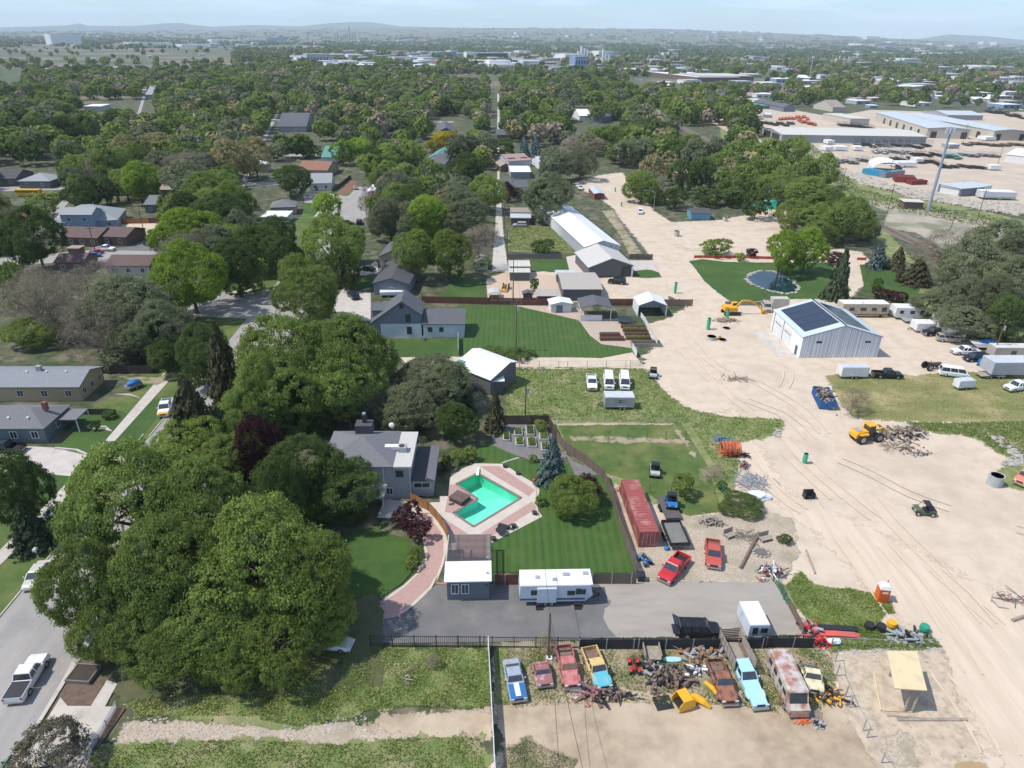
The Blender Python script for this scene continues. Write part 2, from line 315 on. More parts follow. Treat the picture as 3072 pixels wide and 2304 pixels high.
# ---- large sheets, lowest first
sheet('sand_ground', 'A:1090,797 1392,790 1388,768 1415,752 1395,700 1440,690 1495,655 1440,640 1425,610 1400,570 1410,560 1395,540 1345,480 1325,450 1290,425 1255,410 1238,395 1298,378 1345,372 1357,395 1385,420 1412,455 1450,480 1560,475 1620,462 1640,440 1700,455 1760,500 1800,535 1862,545 1885,572 1880,600 1830,650 1900,680 1990,690 2060,700 2120,760 2500,765 2500,1800 900,1800 1000,1659 1095,1640 1060,1525 1070,1410 1735,1395 1700,1262 1385,1256 1340,1090 1400,1050 1560,1050 1590,960 1450,900 1420,830 1400,800', M_sand, .5)
sheet('gravel_yard', 'A:1060,597 1240,580 1300,560 1380,585 1440,600 1445,655 1060,650', M_sand, .1)
sheet('sand_track', 'A:1530,900 1590,880 1700,1060 1900,1150 2450,1430 2450,1800 2160,1660 2010,1420 1900,1300 1760,1150 1620,1040', M_sandp, .8)
sheet('dirt_lot', 'A:1070,1470 1100,1460 1300,1420 1500,1400 1800,1395 1810,1480 1850,1560 1910,1659 1930,1760 1050,1760 1090,1640 1072,1530', M_dirt, .25)
sheet('dirt_road', 'A:265,1560 450,1555 800,1565 1062,1522 1064,1600 900,1640 400,1665 -80,1720 -40,1640 230,1645', M_gravel, .25)
sheet('dirt_road', 'g:560,1260 900,1240 1460,1190 1475,1430 1100,1470 700,1400 400,1330', M_dirt, .5)
sheet('grass_field', 'A:1785,810 1905,806 1980,812 2060,800 2212,815 2300,830 2300,915 2212,912 1960,912 1850,905 1815,870', M_dry, .35)
sheet('weed_strip', 'A:1955,910 2050,914 2300,908 2300,1010 2212,1002 2150,975 2110,945 2040,938 1985,930', M_weed, .5)
sheet('weed_patch', 'A:2150,1018 2180,1006 2300,1010 2300,1060 2212,1062 2170,1050', M_weed, .4)
sheet('grass_field', 'A:1095,800 1392,793 1412,820 1440,850 1480,880 1560,900 1690,905 1692,930 1660,945 1590,958 1595,1010 1585,1060 1560,1100 1470,1110 1330,1060 1200,950 1190,905 1095,898', M_weed, .45)
sheet('grass_field', 'A:1203,915 1470,912 1500,960 1530,1010 1545,1060 1560,1105 1440,1125 1420,1080 1345,1035 1305,1020 1225,960', M_lawnp, .12)
sheet('bare_strip', 'd:290,430 600,440 1310,470 1300,500 700,495 310,470', M_sparse, .35)
sheet('bare_strip', 'd:190,330 700,325 1150,330 1180,345 800,345 200,350', M_dirt, .2)
sheet('bare_strip', 'd:1150,340 1200,380 1330,560 1390,700 1480,760 1440,850 1360,760 1370,660 1290,560', M_sparse, .3)
sheet('junk_yard_ground', 'd:680,830 740,900 900,1380 1090,1140 1140,1100 1560,1080 1590,1040 1900,1060 2150,1120 2200,1400 2100,1620 1700,1690 1500,1660 860,1640 780,1300 620,900', M_gravel, .3)
sheet('weed_patch', 'i:200,280 330,160 420,250 560,290 720,300 900,330 1000,400 1050,480 960,500 900,640 640,660 460,590 300,440 230,420', M_weed, .35)
sheet('weed_patch', 'i:560,600 760,560 1000,600 1300,640 1400,740 1230,770 700,760 560,790', M_weed, .35)
sheet('weed_patch', 'h:0,700 300,690 960,720 1200,760 2029,760 2400,720 2600,900 2560,1010 2030,1010 1800,1150 1500,1080 1150,1080 830,1020 420,1060 120,1190 -40,1180', M_sparse, .3)
sheet('weed_patch', 'h:-30,740 60,760 60,1000 100,1190 -40,1180', M_weed, .3)
sheet('weed_patch', 'f:880,1190 1400,1120 1900,1000 2400,1000 3000,900 3420,900 3440,1080 3200,1200 2600,1260 2000,1310 1400,1290 960,1310', M_weed, .3)
sheet('weed_patch', 'g:400,760 1430,750 1460,1180 1300,1210 900,1190 500,1230 0,1370 -900,1300 -900,1000', M_weed, .3)
sheet('weed_patch', 'f:700,1500 1100,1480 1700,1450 2400,1490 2900,1440 3420,1430 3500,1900 600,1900', M_weed, .4)
sheet('weed_patch', 'h:30,1520 200,1440 560,1600 560,1800 40,1800', M_sparse, .4)
sheet('excavation_ground', 'i:560,790 980,750 1420,760 1560,1240 1750,1640 1850,1800 980,1800 830,1560 640,1200', mat('excavated_soil', (.52, .42, .31), .95, (.36, .29, .21), 1.0, detail=12, bump=.09, lo=.42, hi=.66, col3=(.30, .245, .18), s3=.25, l3=.62, h3=.72), .3)
sheet('gravel_patch', 'i:960,1420 1080,1370 1180,1430 1180,1540 1260,1659 1100,1659 950,1560', M_gravel, .25)
sheet('mud_puddle', 'i:1490,1620 1640,1610 1740,1640 1740,1700 1480,1700', mat('muddy_water', (.42, .30, .15), .25, (.36, .25, .12), 1), .15)
# left street, pavements, drives
VPX = 1440
def to_vp(u, v, v2): return u + (VPX - u) * (v2 - v) / (113 - v), v2
def band(u0, v0, u1, v1, va, vb):
 a = to_vp(u0, v0, va); b_ = to_vp(u1, v1, va); c = to_vp(u1, v1, vb); d = to_vp(u0, v0, vb)
 return [G(*a), G(*b_), G(*c), G(*d)]
sheet('verge_grass', band(-300, 1850, 0, 1850, 2500, 560), M_lawnp, .1)
sheet('street', band(0, 1850, 229, 1995, 2700, 560), M_road)
sheet('front_lawn', 'b:915,962 1360,450 1480,440 1560,440 1300,760 1150,950 1110,965', M_lawn, .06)
sheet('front_lawn', 'b:500,890 690,690 1040,715 820,965 700,912', M_lawn, .05)
sheet('front_lawn', 'b:690,590 1130,520 1190,620 1050,715 760,690', M_lawn, .1)
sheet('front_lawn', 'b:830,520 1010,430 1280,450 1170,590 1060,545', M_lawnp, .1)
sheet('front_lawn', 'b:200,1110 660,1145 480,1480 -20,1480 -20,1105', M_lawn, .1)
sheet('front_lawn', 'b:750,1145 1250,1150 1100,1300 640,1659 300,1659', M_lawnp, .1)
sheet('front_lawn', 'b:-200,1500 260,1560 100,1800 -200,1900', M_lawnp, .1)
sheet('driveway', 'b:-60,960 240,870 490,885 820,965 1180,965 1320,860 1100,1140 960,1147 660,1145 190,1105 -60,1100', M_conc)
sheet('sidewalk', 'b:830,965 915,965 1590,215 1480,210', M_conc)
sheet('sidewalk', 'b:660,1147 750,1147 490,1470 330,1640 -120,2060 -260,2060 220,1600', M_conc)
sheet('front_path', 'b:780,690 960,688 1020,740 940,720 800,712', M_conc)
sheet('front_path', 'b:1020,400 1180,398 1280,440 1180,412', M_conc)
sheet('side_drive', 'b:1060,240 1420,250 1560,200 1590,240 1420,320 1250,300', M_sparse, .05)
sheet('cross_street', '4:640,1180 1200,1170 1580,1010 1760,1015 1990,985 2020,1180 1740,1200 1300,1180', M_road)
sheet('driveway', '4:1580,1010 1730,1000 1800,950 1830,950 1760,1020', M_conc)
sheet('front_lawn', '4:1480,940 1790,935 1730,1002 1500,1000', M_lawn, .05)
sheet('cross_street', '5:260,310 470,310 560,330 700,300 720,480 620,500 430,490 500,400 480,390 270,375', M_road)
sheet('planting_bed', '5:560,320 500,310 600,220 650,225 600,285', mat('red_bark', (.23, .10, .07), .95))
sheet('front_lawn', '5:270,380 420,385 340,460 240,450', M_lawn, .1)
sheet('driveway', '5:420,385 500,400 400,490 330,480', M_conc)
sheet('parking_lot', '4:560,720 900,690 1040,640 1120,620 1240,650 1180,720 800,830 650,830', M_asph)
sheet('gravel_yard', '4:840,530 900,525 1180,520 1130,600 1000,610', M_sand)
sheet('driveway', '5:470,1090 560,960 600,1010 740,1010 740,1215 520,1215', M_conc)
sheet('driveway', '5:600,860 700,850 770,790 790,800 790,880 660,890', M_conc)
sheet('front_lawn', '5:570,965 660,890 750,895 760,960 740,975', M_lawn, .05)
sheet('front_lawn', '5:560,1220 750,1215 760,1290 560,1300', M_lawn, .05)
# alley and yards
sheet('alley', [G(*p) for p in px('s:1452,300 1458,300 1498,810 1470,830 s:1478,800')][:0] or gp('5:1600,860 1610,740 1625,560 1640,180 1640,-400 1655,-400 1655,180 1680,560 1700,740 1725,870'), M_conc, .1)
sheet('back_yard', '5:1350,890 1560,930 1560,1045 1250,1045', M_lawn, .05)
sheet('gravel_yard', '5:1560,920 1720,860 2130,900 2130,1050 1570,1050', mat('pale_gravel', (.56, .43, .32), .95, (.46, .35, .26), 1.5))
sheet('back_lawn', '5:1110,1110 1400,1095 1750,1105 1950,1180 2130,1280', M_lawn)[:0] if 0 else None
sheet('big_lawn', '6:-300,1105 80,1100 300,1155 520,1200 580,1240 640,1330 720,1385 930,1410 960,1470 -300,1470', M_mow, .04)
sheet('side_yard', '6:100,1105 520,1110 700,1200 940,1200 1050,1390 950,1410 720,1380 640,1320 560,1210 300,1150', mat('pebble_yard', (.47, .38, .30), .95, (.40, .32, .25), 1.5))
sheet('side_lawn', '5:860,1345 1360,1340 1360,1465 950,1465', M_lawn, .03)
sheet('lane', '5:950,1475 1330,1470 1700,1478 2140,1475 2380,1480 2600,1440 2700,1560 2380,1545 1730,1545 1000,1530', M_sand, .08)
sheet('back_yard', '6:50,545 230,540 600,560 590,730 60,720', M_weed, .1)
sheet('back_lawn', '6:210,780 470,780 500,860 360,870 240,850', M_lawn, .03)
sheet('concrete_pad', '6:470,760 600,735 650,870 500,890', M_conc2)
sheet('front_lawn', '6:950,860 1040,848 1130,870 1150,905 1050,912 940,905', M_lawn, .03)
sheet('driveway', '6:920,785 1090,785 1140,860 1040,850 950,860', M_conc)
sheet('weed_strip', '6:720,430 800,425 850,500 1010,740 920,745 850,600', M_sparse, .3)
sheet('pond_lawn', '6:1340,790 1440,775 1600,795 1880,800 2350,800 2500,1000 2340,1060 2100,1060 1900,1075 1640,1080 1550,1015 1450,930 1380,830', M_lawn, .12, [POND])
sheet('back_lawn', '7:960,1000 1100,990 1300,1070 1420,1160 1420,1290 1200,1270 1000,1190', M_lawn, .1)
sheet('garden_grass', '7:1420,1150 1700,1180 2000,1400 2300,1480 2300,1560 2000,1560 1700,1500 1400,1330', M_weed, .3)
sheet('grass_bank', '7:-100,-80 200,-20 560,60 900,330 1300,480 1800,570 2300,680 2300,880 1700,700 1100,560 950,520 1130,700 1400,1000 1200,960 900,700 -100,250', M_weed, .6)
sheet('dirt_lot', '7:950,510 1180,520 1500,600 2212,700 2300,760 2300,850 2000,1000 1600,880 1400,760 1130,720 1180,600', mat('pale_dirt', (.42, .365, .29), .95, (.33, .29, .225), .12, detail=11, col3=(.19, .20, .12), s3=.05, l3=.5, h3=.62), .5)
sheet('industrial_yard', '3:200,680 560,640 1000,720 1150,700 1260,680 1900,700 2300,690 2500,900 2500,1380 1900,1290 1500,1220 1150,1100 980,1000 560,880 400,830 280,760', mat('yard_dirt', (.52, .43, .335), .95, (.43, .35, .27), .08, detail=11), .8)
sheet('dirt_road', '7:620,60 720,180 1000,220 1240,320 1700,440 2300,560 2300,420 1500,200 700,0', mat('yard_dirt', (.5, .4, .3)), .8)
for k, pt in enumerate(('2:505,650 560,660 640,520 690,450 678,445 610,520 560,600', 'A:-20,334 500,330 900,338 900,342 500,335 -20,340', 'A:-20,262 560,258 980,262 980,265 560,262 -20,267', 'A:-20,405 640,392 700,392 700,399 640,399 -20,414', 'A:-20,560 200,540 420,545 640,560 640,568 420,556 -20,574', 'A:330,150 300,260 240,334 40,560 20,560 225,334 292,260 326,150', 'A:620,210 560,330 470,540 455,540 550,330 615,210')): sheet('street', pt, M_road)
# railway bed with rails
sheet('railway_bed', '3:-50,700 60,760 300,880 330,900 300,910 60,785 -60,730', M_ballast)
sheet('railway_bed', '7:1110,690 1160,700 1460,830 1600,900 1560,930 1430,880 1110,730', M_ballast)
# pool deck and brick drive
DECKH = [POOL]
sheet('brick_drive_border', 'c:860,1080 865,1000 1000,1000 1090,1090 1180,1180 1215,1260 1215,1400 1190,1500 1130,1659 g:1050,190 995,300 880,410 710,545 540,600 300,600 260,560 430,490 640,370 790,265 890,170 940,60 c:1020,1520 1040,1430 1000,1200', M_conc2)
sheet('brick_drive', 'c:865,1085 1045,1080 1090,1140 1165,1225 1190,1300 1190,1420 1170,1500 1115,1640 g:1035,190 985,280 870,390 700,530 540,585 310,590 300,560 440,505 650,388 800,278 900,180 945,60 c:1045,1510 1060,1410 1010,1250 930,1200', M_pink)
sheet('asphalt_drive', 'A:690,1392 740,1370 s:1040,1880 1110,1868 1190,1850 1240,1825 1290,1770 1310,1755 1345,1755 A:965,1262 1060,1262 1290,1262 1340,1262 1330,1380 1060,1388', M_asph, .05)
sheet('asphalt_drive', 'A:1290,1262 1380,1256 1675,1260 1690,1290 1742,1372 1330,1380 1300,1330 1320,1300', M_asph2, .12)
sheet('pool_lawn', 'c:1450,665 1490,500 1600,480 1800,600 1830,640 1960,660 2100,640 s:1800,1420 1840,1480 1880,1600 1905,1720 1475,1718 1480,1640 c:1580,1400 1590,1330 1975,1080 1960,900 1850,780 1700,690', M_mow, .02, [])
sheet('garden_beds_ground', 'c:1590,430 1720,340 2070,340 2130,600 2210,560 2212,620 1900,640 1790,600 1600,520', mat('grey_gravel', (.20, .19, .185), .95, (.14, .135, .13), 2), .05)
sheet('garden_gravel', 'c:2200,580 s:1720,1385 1790,1412 1800,1425 1725,1428', mat('grey_gravel', (.2, .19, .185)))
sheet('pool_deck', 'c:1190,1250 1190,1130 1150,1085 1060,1080 870,1080 865,1002 915,1000 1160,990 1160,942 1235,940 1240,790 1330,720 1450,668 1690,672 1850,780 1960,842 1988,890 1968,980 1975,1060 2010,1110 1585,1330 1585,1500 1230,1500', M_conc2, 0, DECKH)
sheet('brick_paving', 'c:1485,692 1650,690 1948,890 1900,942', M_pink)
sheet('brick_paving', 'c:1500,1250 1925,985 1965,1040 1600,1265', M_pink)
sheet('brick_paving', 'c:1236,850 1288,843 1482,965 1262,1082 1200,1072 1232,930', M_pink)
sheet('brick_paving', 'c:1200,1130 1395,1255 1240,1255', M_pink)
sheet('patio', 'c:700,960 905,990 865,1080 850,1130 640,1120', M_conc)
sheet('patio', 'c:1290,1265 1550,1265 1550,1480 1290,1480', M_pink)
sheet('brick_paving', 'c:1200,1540 1195,1659 1120,1659 g:1045,265 1120,270 1112,180', mat('red_paving', (.5, .2, .15)))
sheet('front_lawn', 'c:0,1700 0,1300 600,1200 900,1300 1000,1500 g:870,150 780,255 640,350 440,475 250,520 -100,560', M_lawn, .05)
sheet('under_tree_shade_soil', 'f:560,930 700,800 1100,700 1900,700 2700,400 2700,1060 2000,1180 1300,1150 860,1180 780,1100', M_shade, .3)
sheet('planting_bed', 'f:540,945 640,900 740,1060 650,1220 480,1222 430,1160', M_mulch)
sheet('sidewalk', 'f:430,1165 480,1225 645,1225 760,1040 830,1070 745,1230 820,1230 650,1500 540,1700 100,1700 260,1440', M_conc)
sheet('sidewalk', 'f:540,930 500,1000 200,1490 180,1480 460,1010 510,910', M_conc)
sheet('dirt_road', 'f:830,1240 890,1240 700,1520 640,1520', M_mulch)
# kerbs
def kerb_vp(u, v, va, vb, w=.16):
 kerb([G(*to_vp(u, v, va + (vb - va) * i / 12)) for i in range(13)], w)
kerb_vp(0, 1850, 2500, 1400); kerb_vp(0, 1850, 1310, 1150); kerb_vp(229, 1995, 1960, 1500); kerb_vp(229, 1995, 2700, 2120)
kerb('b:915,962 1110,965 1150,950 1200,895 1300,765'); kerb('b:500,893 700,912 820,965', .3, .25)

# tyre tracks pressed into the sand
M_trk = mat('tyre_track', (.55, .445, .335), .95, (.60, .49, .375), 1.2, detail=8, lo=.35, hi=.6, bump=.03)
for i, (pt, off) in enumerate((('A:1480,640 1500,700 1520,760 1570,850 1680,930 1790,1040 1960,1180 2212,1400', 0), ('A:1400,620 1440,680 1480,760 1560,840 1700,900 1760,960', 0), ('A:1440,650 1480,720 1560,800 1640,830 1750,900 1900,1100 2080,1280 2212,1440', 0), ('A:1620,1000 1700,1080 1800,1150 1900,1280 2000,1420 2100,1560 2160,1659', 0), ('A:1700,980 1850,1120 2000,1290 2120,1480 2190,1659', 0), ('A:2212,1150 2000,1080 1850,1010 1720,960', 0), ('A:1660,700 1700,800 1690,870 1760,930', 0), ('A:1330,400 1380,450 1440,520 1470,600 1500,660', 0), ('A:1370,420 1430,500 1500,540 1620,500 1740,490', 0))):
 P = [Vector((p.x, p.y)) for p in gp(pt)]; Q = []
 for k in range(len(P) - 1):
  p0, p1, p2, p3 = P[max(k - 1, 0)], P[k], P[k + 1], P[min(k + 2, len(P) - 1)]
  for j in range(8): t = j / 8; Q.append(.5 * ((2 * p1) + (p2 - p0) * t + (2 * p0 - 5 * p1 + 4 * p2 - p3) * t * t + (3 * p1 - p0 - 3 * p2 + p3) * t ** 3))
 for sd_ in (-.9, .9):
  vs = []
  for k in range(len(Q) - 1):
   d = (Q[k + 1] - Q[k]).normalized(); n_ = Vector((-d.y, d.x)); w_ = .13 + .05 * math.sin(k * .9 + i); c = Q[k] + n_ * (sd_ + .2 * math.sin(k * .3 + i)); z_ = .105 + .004 * i + (.002 if sd_ > 0 else 0)
   vs += [(*(c - n_ * w_), z_), (*(c + n_ * w_), z_)]
  tag(MB().add(vs, [(2 * k, 2 * k + 2, 2 * k + 3, 2 * k + 1) for k in range(len(vs) // 2 - 1) if math.sin(k * .37 + i * 2) > -.55]).build('tyre_tracks', M_trk), None, None, None, 'structure')
# ---------------------------------------------------------------- trees
def qmesh(name, P, N, sz, mats, asp=1.0):
 """P centres, N normals, sz sizes -> mesh of leaf quads"""
 n = len(P); r = RNG.normal(size=(n, 3)); a = np.cross(N, r); a /= np.linalg.norm(a, axis=1)[:, None] + 1e-9; b = np.cross(N, a)
 a = a * sz[:, None]; b = b * sz[:, None] * asp
 V = np.stack([P - a * .9 - b * .35, P + a * .25 - b, P + a * 1.0 + b * .3, P - a * .3 + b], 1).reshape(-1, 3)
 me = bpy.data.meshes.new(name); me.vertices.add(4 * n); me.vertices.foreach_set('co', V.ravel())
 me.loops.add(4 * n); me.loops.foreach_set('vertex_index', np.arange(4 * n)); me.polygons.add(n)
 me.polygons.foreach_set('loop_start', np.arange(0, 4 * n, 4)); me.update(calc_edges=True)
 for q in mats: me.materials.append(q)
 return me
def unit(n, up=0.0):
 d = RNG.normal(size=(n, 3)); d[:, 2] += up; return d / np.linalg.norm(d, axis=1)[:, None]
def crown_pts(nc, per, rc, z0=.2, flat=.9, lobes=8, inner=.55, seed=0):
 """leaf positions of a many-lobed, clumpy crown, radius 1, z from z0 to 1"""
 sd_ = unit(lobes, .35); sc = sd_ * RNG.uniform(.34, .66, lobes)[:, None]; sr = RNG.uniform(.34, .52, lobes); sc[0] = (RNG.uniform(-.1, .1), RNG.uniform(-.1, .1), .25); sr[0] = .58
 k = RNG.integers(0, lobes, nc * 3); C = sc[k] + unit(nc * 3, .15) * (sr[k] * RNG.uniform(inner, 1, nc * 3) ** .35)[:, None]
 dd = np.linalg.norm(C[:, None] - sc[None], axis=2) / sr[None]; dd[np.arange(len(k)), k] = 9; C = C[dd.min(1) > .80][:nc]; nc = len(C)
 zc = (1 + z0) / 2; hz = (1 - z0) / 2; rcs = rc * RNG.uniform(.45, 1.4, nc)
 e = unit(nc * per, .5); C2 = np.repeat(C, per, 0); rr = np.repeat(rcs, per)
 P = C2 + e * (rr * RNG.uniform(.5, 1.15, nc * per))[:, None] * np.array([1, 1, .7]); keep = (np.einsum('ij,ij->i', e, C2) > -.2 * RNG.random(nc * per))
 P, e = P[keep], e[keep]; nrm = e + unit(len(e)) * .7 + np.array([0, 0, .25]); nrm /= np.linalg.norm(nrm, axis=1)[:, None]
 P[:, :2] /= max(1e-6, np.percentile(np.linalg.norm(P[:, :2], axis=1), 95)); lo, hi = np.percentile(P[:, 2], (1, 99.3)); P[:, 2] = z0 + (1 - z0) * np.clip((P[:, 2] - lo) / (hi - lo), -.05, 1.06)
 return P, nrm, C
def conifer_pts(n, whorls=16, droop=.12, narrow=1.0):
 t = RNG.random(n) ** 1.45; wh = np.floor(t * whorls) / whorls; tt = wh + (t - wh) * .55
 nb = 9; az = RNG.integers(0, nb, n) / nb * 6.283 + wh * 17 + RNG.normal(0, .10, n); R0 = (1 - tt) ** .8 * (.82 + .25 * np.sin(wh * 91 + np.floor(az * 3))) + .02
 s = RNG.random(n) ** .6; r = R0 * s; z = .05 + .95 * tt - droop * s * R0 * .8 + RNG.normal(0, .006, n)
 P = np.stack([r * np.cos(az), r * np.sin(az), z], 1); nrm = np.stack([np.cos(az) * .5, np.sin(az) * .5, np.ones(n)], 1) + unit(n) * .7
 return P, nrm / np.linalg.norm(nrm, axis=1)[:, None]
LM = {
 'M': leafmat('leaves_green', (0.292, 0.361, 0.099), (0.15, 0.221, 0.057)),
 'D': leafmat('leaves_dark', (0.153, 0.209, 0.066), (0.073, 0.115, 0.036)),
 'O': leafmat('leaves_olive', (0.281, 0.352, 0.09), (0.17, 0.239, 0.056)),
 'L': leafmat('leaves_lime', (0.33, 0.455, 0.073), (0.198, 0.297, 0.045)),
 'G': leafmat('leaves_grey_green', (0.265, 0.291, 0.167), (0.175, 0.203, 0.108)),
 'B': leafmat('twigs_brown', (0.388, 0.319, 0.24), (0.248, 0.217, 0.15), .1),
 'T': leafmat('leaves_tan', (0.393, 0.337, 0.166), (0.225, 0.217, 0.103), .15),
 'S': leafmat('needles_dark', (0.095, 0.129, 0.066), (0.056, 0.075, 0.044), .1),
 'C': leafmat('needles_brown', (.125, .115, .060), (.066, .070, .036), .1),
 'U': leafmat('needles_blue', (0.182, 0.249, 0.233), (0.097, 0.141, 0.132), .1),
 'R': leafmat('leaves_brown', (.20, .17, .12), (.11, .11, .065), .2),
 'W': leafmat('grass_blades', (0.241, 0.31, 0.086), (0.149, 0.207, 0.052), .4),
 'Y': leafmat('leaves_yellow', (0.462, 0.363, 0.030), (0.286, 0.256, 0.030)),
 'P': leafmat('leaves_purple', (.105, .045, .048), (.050, .024, .028), .1)}
M_bark = mat('bark', (.16, .12, .09), .95, (.09, .07, .055), 3, bump=.02)
M_barkw = mat('pale_bark', (.36, .33, .30), .9, (.22, .19, .17), 2)
def trunk_mesh(name, C, z0, limbs, lean=.03, thin=1.0):
 b = MB(); zc = (1 + z0) / 2; top = .62
 b.tube([(0, 0, -.01), (.01, .0, .1), (lean, .01, .3), (lean * .5, .02, top)], [.062 * thin, .045 * thin, .036 * thin, .012 * thin], 7)
 for k in range(min(limbs, len(C))):
  c = C[k * 3 % len(C)]; e = Vector((c[0] * .85, c[1] * .85, zc + c[2] * (1 - z0) / 2 * .85)); s = Vector((lean * .8, .01, random.uniform(.2, .42)))
  mid = s.lerp(e, .5) + Vector((0, 0, .05)); b.tube([s, mid, e], [.022 * thin, .013 * thin, .004], 4, cap=False)
 me = b.build(name, M_bark); m = me.data; bpy.data.objects.remove(me); return m
POOLS = {}
def pool(key):
 if key in POOLS: return POOLS[key]
 sh, lod = key; out = []
 n = {'hi': 3, 'mid': 5, 'lo': 5}[lod]
 if sh == 'con':
  cnt, sz = {'hi': (12000, .050), 'mid': (2600, .085), 'lo': (500, .15)}[lod]
  for k in range(min(n, 3)):
   P, N = conifer_pts(cnt, {'hi': 20, 'mid': 14, 'lo': 9}[lod]); me = qmesh('crown', P, N, sz * RNG.uniform(.6, 1.3, len(P)) * np.array([1.0]), [LM['S']], .55)
   C = unit(8); b = MB(); b.tube([(0, 0, -.01), (0, 0, .5), (0, 0, .97)], [.05, .03, .006], 6); o = b.build('trunk', M_bark); tm = o.data; bpy.data.objects.remove(o); out.append((me, tm))
 elif sh == 'bare':
  cnt = {'hi': (640, 80, .14, .0125), 'mid': (300, 34, .18, .028), 'lo': (90, 16, .24, .07)}[lod]
  for k in range(min(n, 3)):
   P, N, C = crown_pts(cnt[0], cnt[1], cnt[2], .15, inner=.25); me = qmesh('crown', P, N, cnt[3] * RNG.uniform(.5, 1.3, len(P)), [LM['B']], .28)
   out.append((me, trunk_mesh('trunk', C, .15, 30, thin=.42)))
 else:
  cnt = {'hi': (760, 100, .11, .0125), 'mid': (150, 44, .17, .038), 'lo': (44, 22, .27, .098)}[lod]
  if sh == 'open': cnt = (int(cnt[0] * .6), cnt[1], cnt[2] * .85, cnt[3])
  for k in range(n):
   P, N, C = crown_pts(*cnt[:3], z0=.14 if sh != 'open' else .25, lobes=10, inner=.55 if sh != 'open' else .3); me = qmesh('crown', P, N, cnt[3] * RNG.uniform(.55, 1.4, len(P)), [LM['M']])
   out.append((me, trunk_mesh('trunk', C, .14, 10 if lod == 'hi' else 5)))
 POOLS[key] = out; return out
SHAPE = {'R': 'open', 'S': 'con', 'U': 'con', 'C': 'con', 'B': 'bare', 'G': 'broad', 'L': 'broad', 'T': 'open'}
ADJ = {'M': 'mid green leafy', 'D': 'dark green leafy', 'O': 'olive green leafy', 'L': 'bright lime green', 'G': 'grey green feathery', 'B': 'bare brownish grey', 'T': 'tan budding', 'S': 'dark evergreen conical', 'C': 'brown tinged conical evergreen', 'U': 'blue green spruce', 'Y': 'bright yellow blossoming', 'P': 'dark purple leaved'}
PLACED = []
def tree(u, v, w, h, sp, label=None, group=None, lod=None, name=None, cat='tree', pos=None, r=None, parts=True, k=None, bark=None):
 if pos is None:
  if h > 8.5: h *= 1.25
  U, V = px('A:%f,%f' % (u, v))[0]; p = G(U, V, h * .97)
  z = proj(p)[2]; r = w / .72005 / 2 * z / FPX
  if r > .68 * h and h > 8.5:
   tree(u - w * .2, v + 4, w * .62, h / 1.25, sp, label + ', left one of two', group, lod, name, cat); return tree(u + w * .2, v, w * .62, h / 1.25, sp, label + ', right one of two', group, lod, name, cat)
 else: p = pos
 p = Vector((p[0], p[1], 0)); z = proj(p)[2]
 sh = SHAPE.get(sp, 'broad'); mpp = z / 682
 lod = lod or ('hi' if r / mpp > 17 else 'mid' if r / mpp > 7 else 'lo')
 P = pool((sh, lod)); rn = random.Random(int(p.x * 31 + p.y * 17)); me, tm = P[(k if k is not None else rn.randrange(len(P))) % len(P)]
 nm = name or {'S': 'spruce_tree', 'U': 'spruce_tree', 'C': 'spruce_tree', 'B': 'bare_tree'}.get(sp, 'leafy_tree')
 a = rn.uniform(0, 6.28)
 if parts:
  t = thing(nm, label, cat, p, a, group); c = bpy.data.objects.new('crown', me); COL.objects.link(c); c.parent = t; c.scale = (r, r, h)
  tr = bpy.data.objects.new('trunk', tm); COL.objects.link(tr); tr.parent = t; tr.scale = (min(r, h * .6), min(r, h * .6), h)
  if bark: tr.material_slots[0].link = 'OBJECT'; tr.material_slots[0].material = bark
 else:
  c = bpy.data.objects.new(nm, me); COL.objects.link(c); c.location = p; c.rotation_euler = (0, 0, a); c.scale = (r, r, h); tag(c, label, cat, group); t = c
 c.material_slots[0].link = 'OBJECT'; c.material_slots[0].material = LM[sp]
 PLACED.append((p.x, p.y, r)); return t
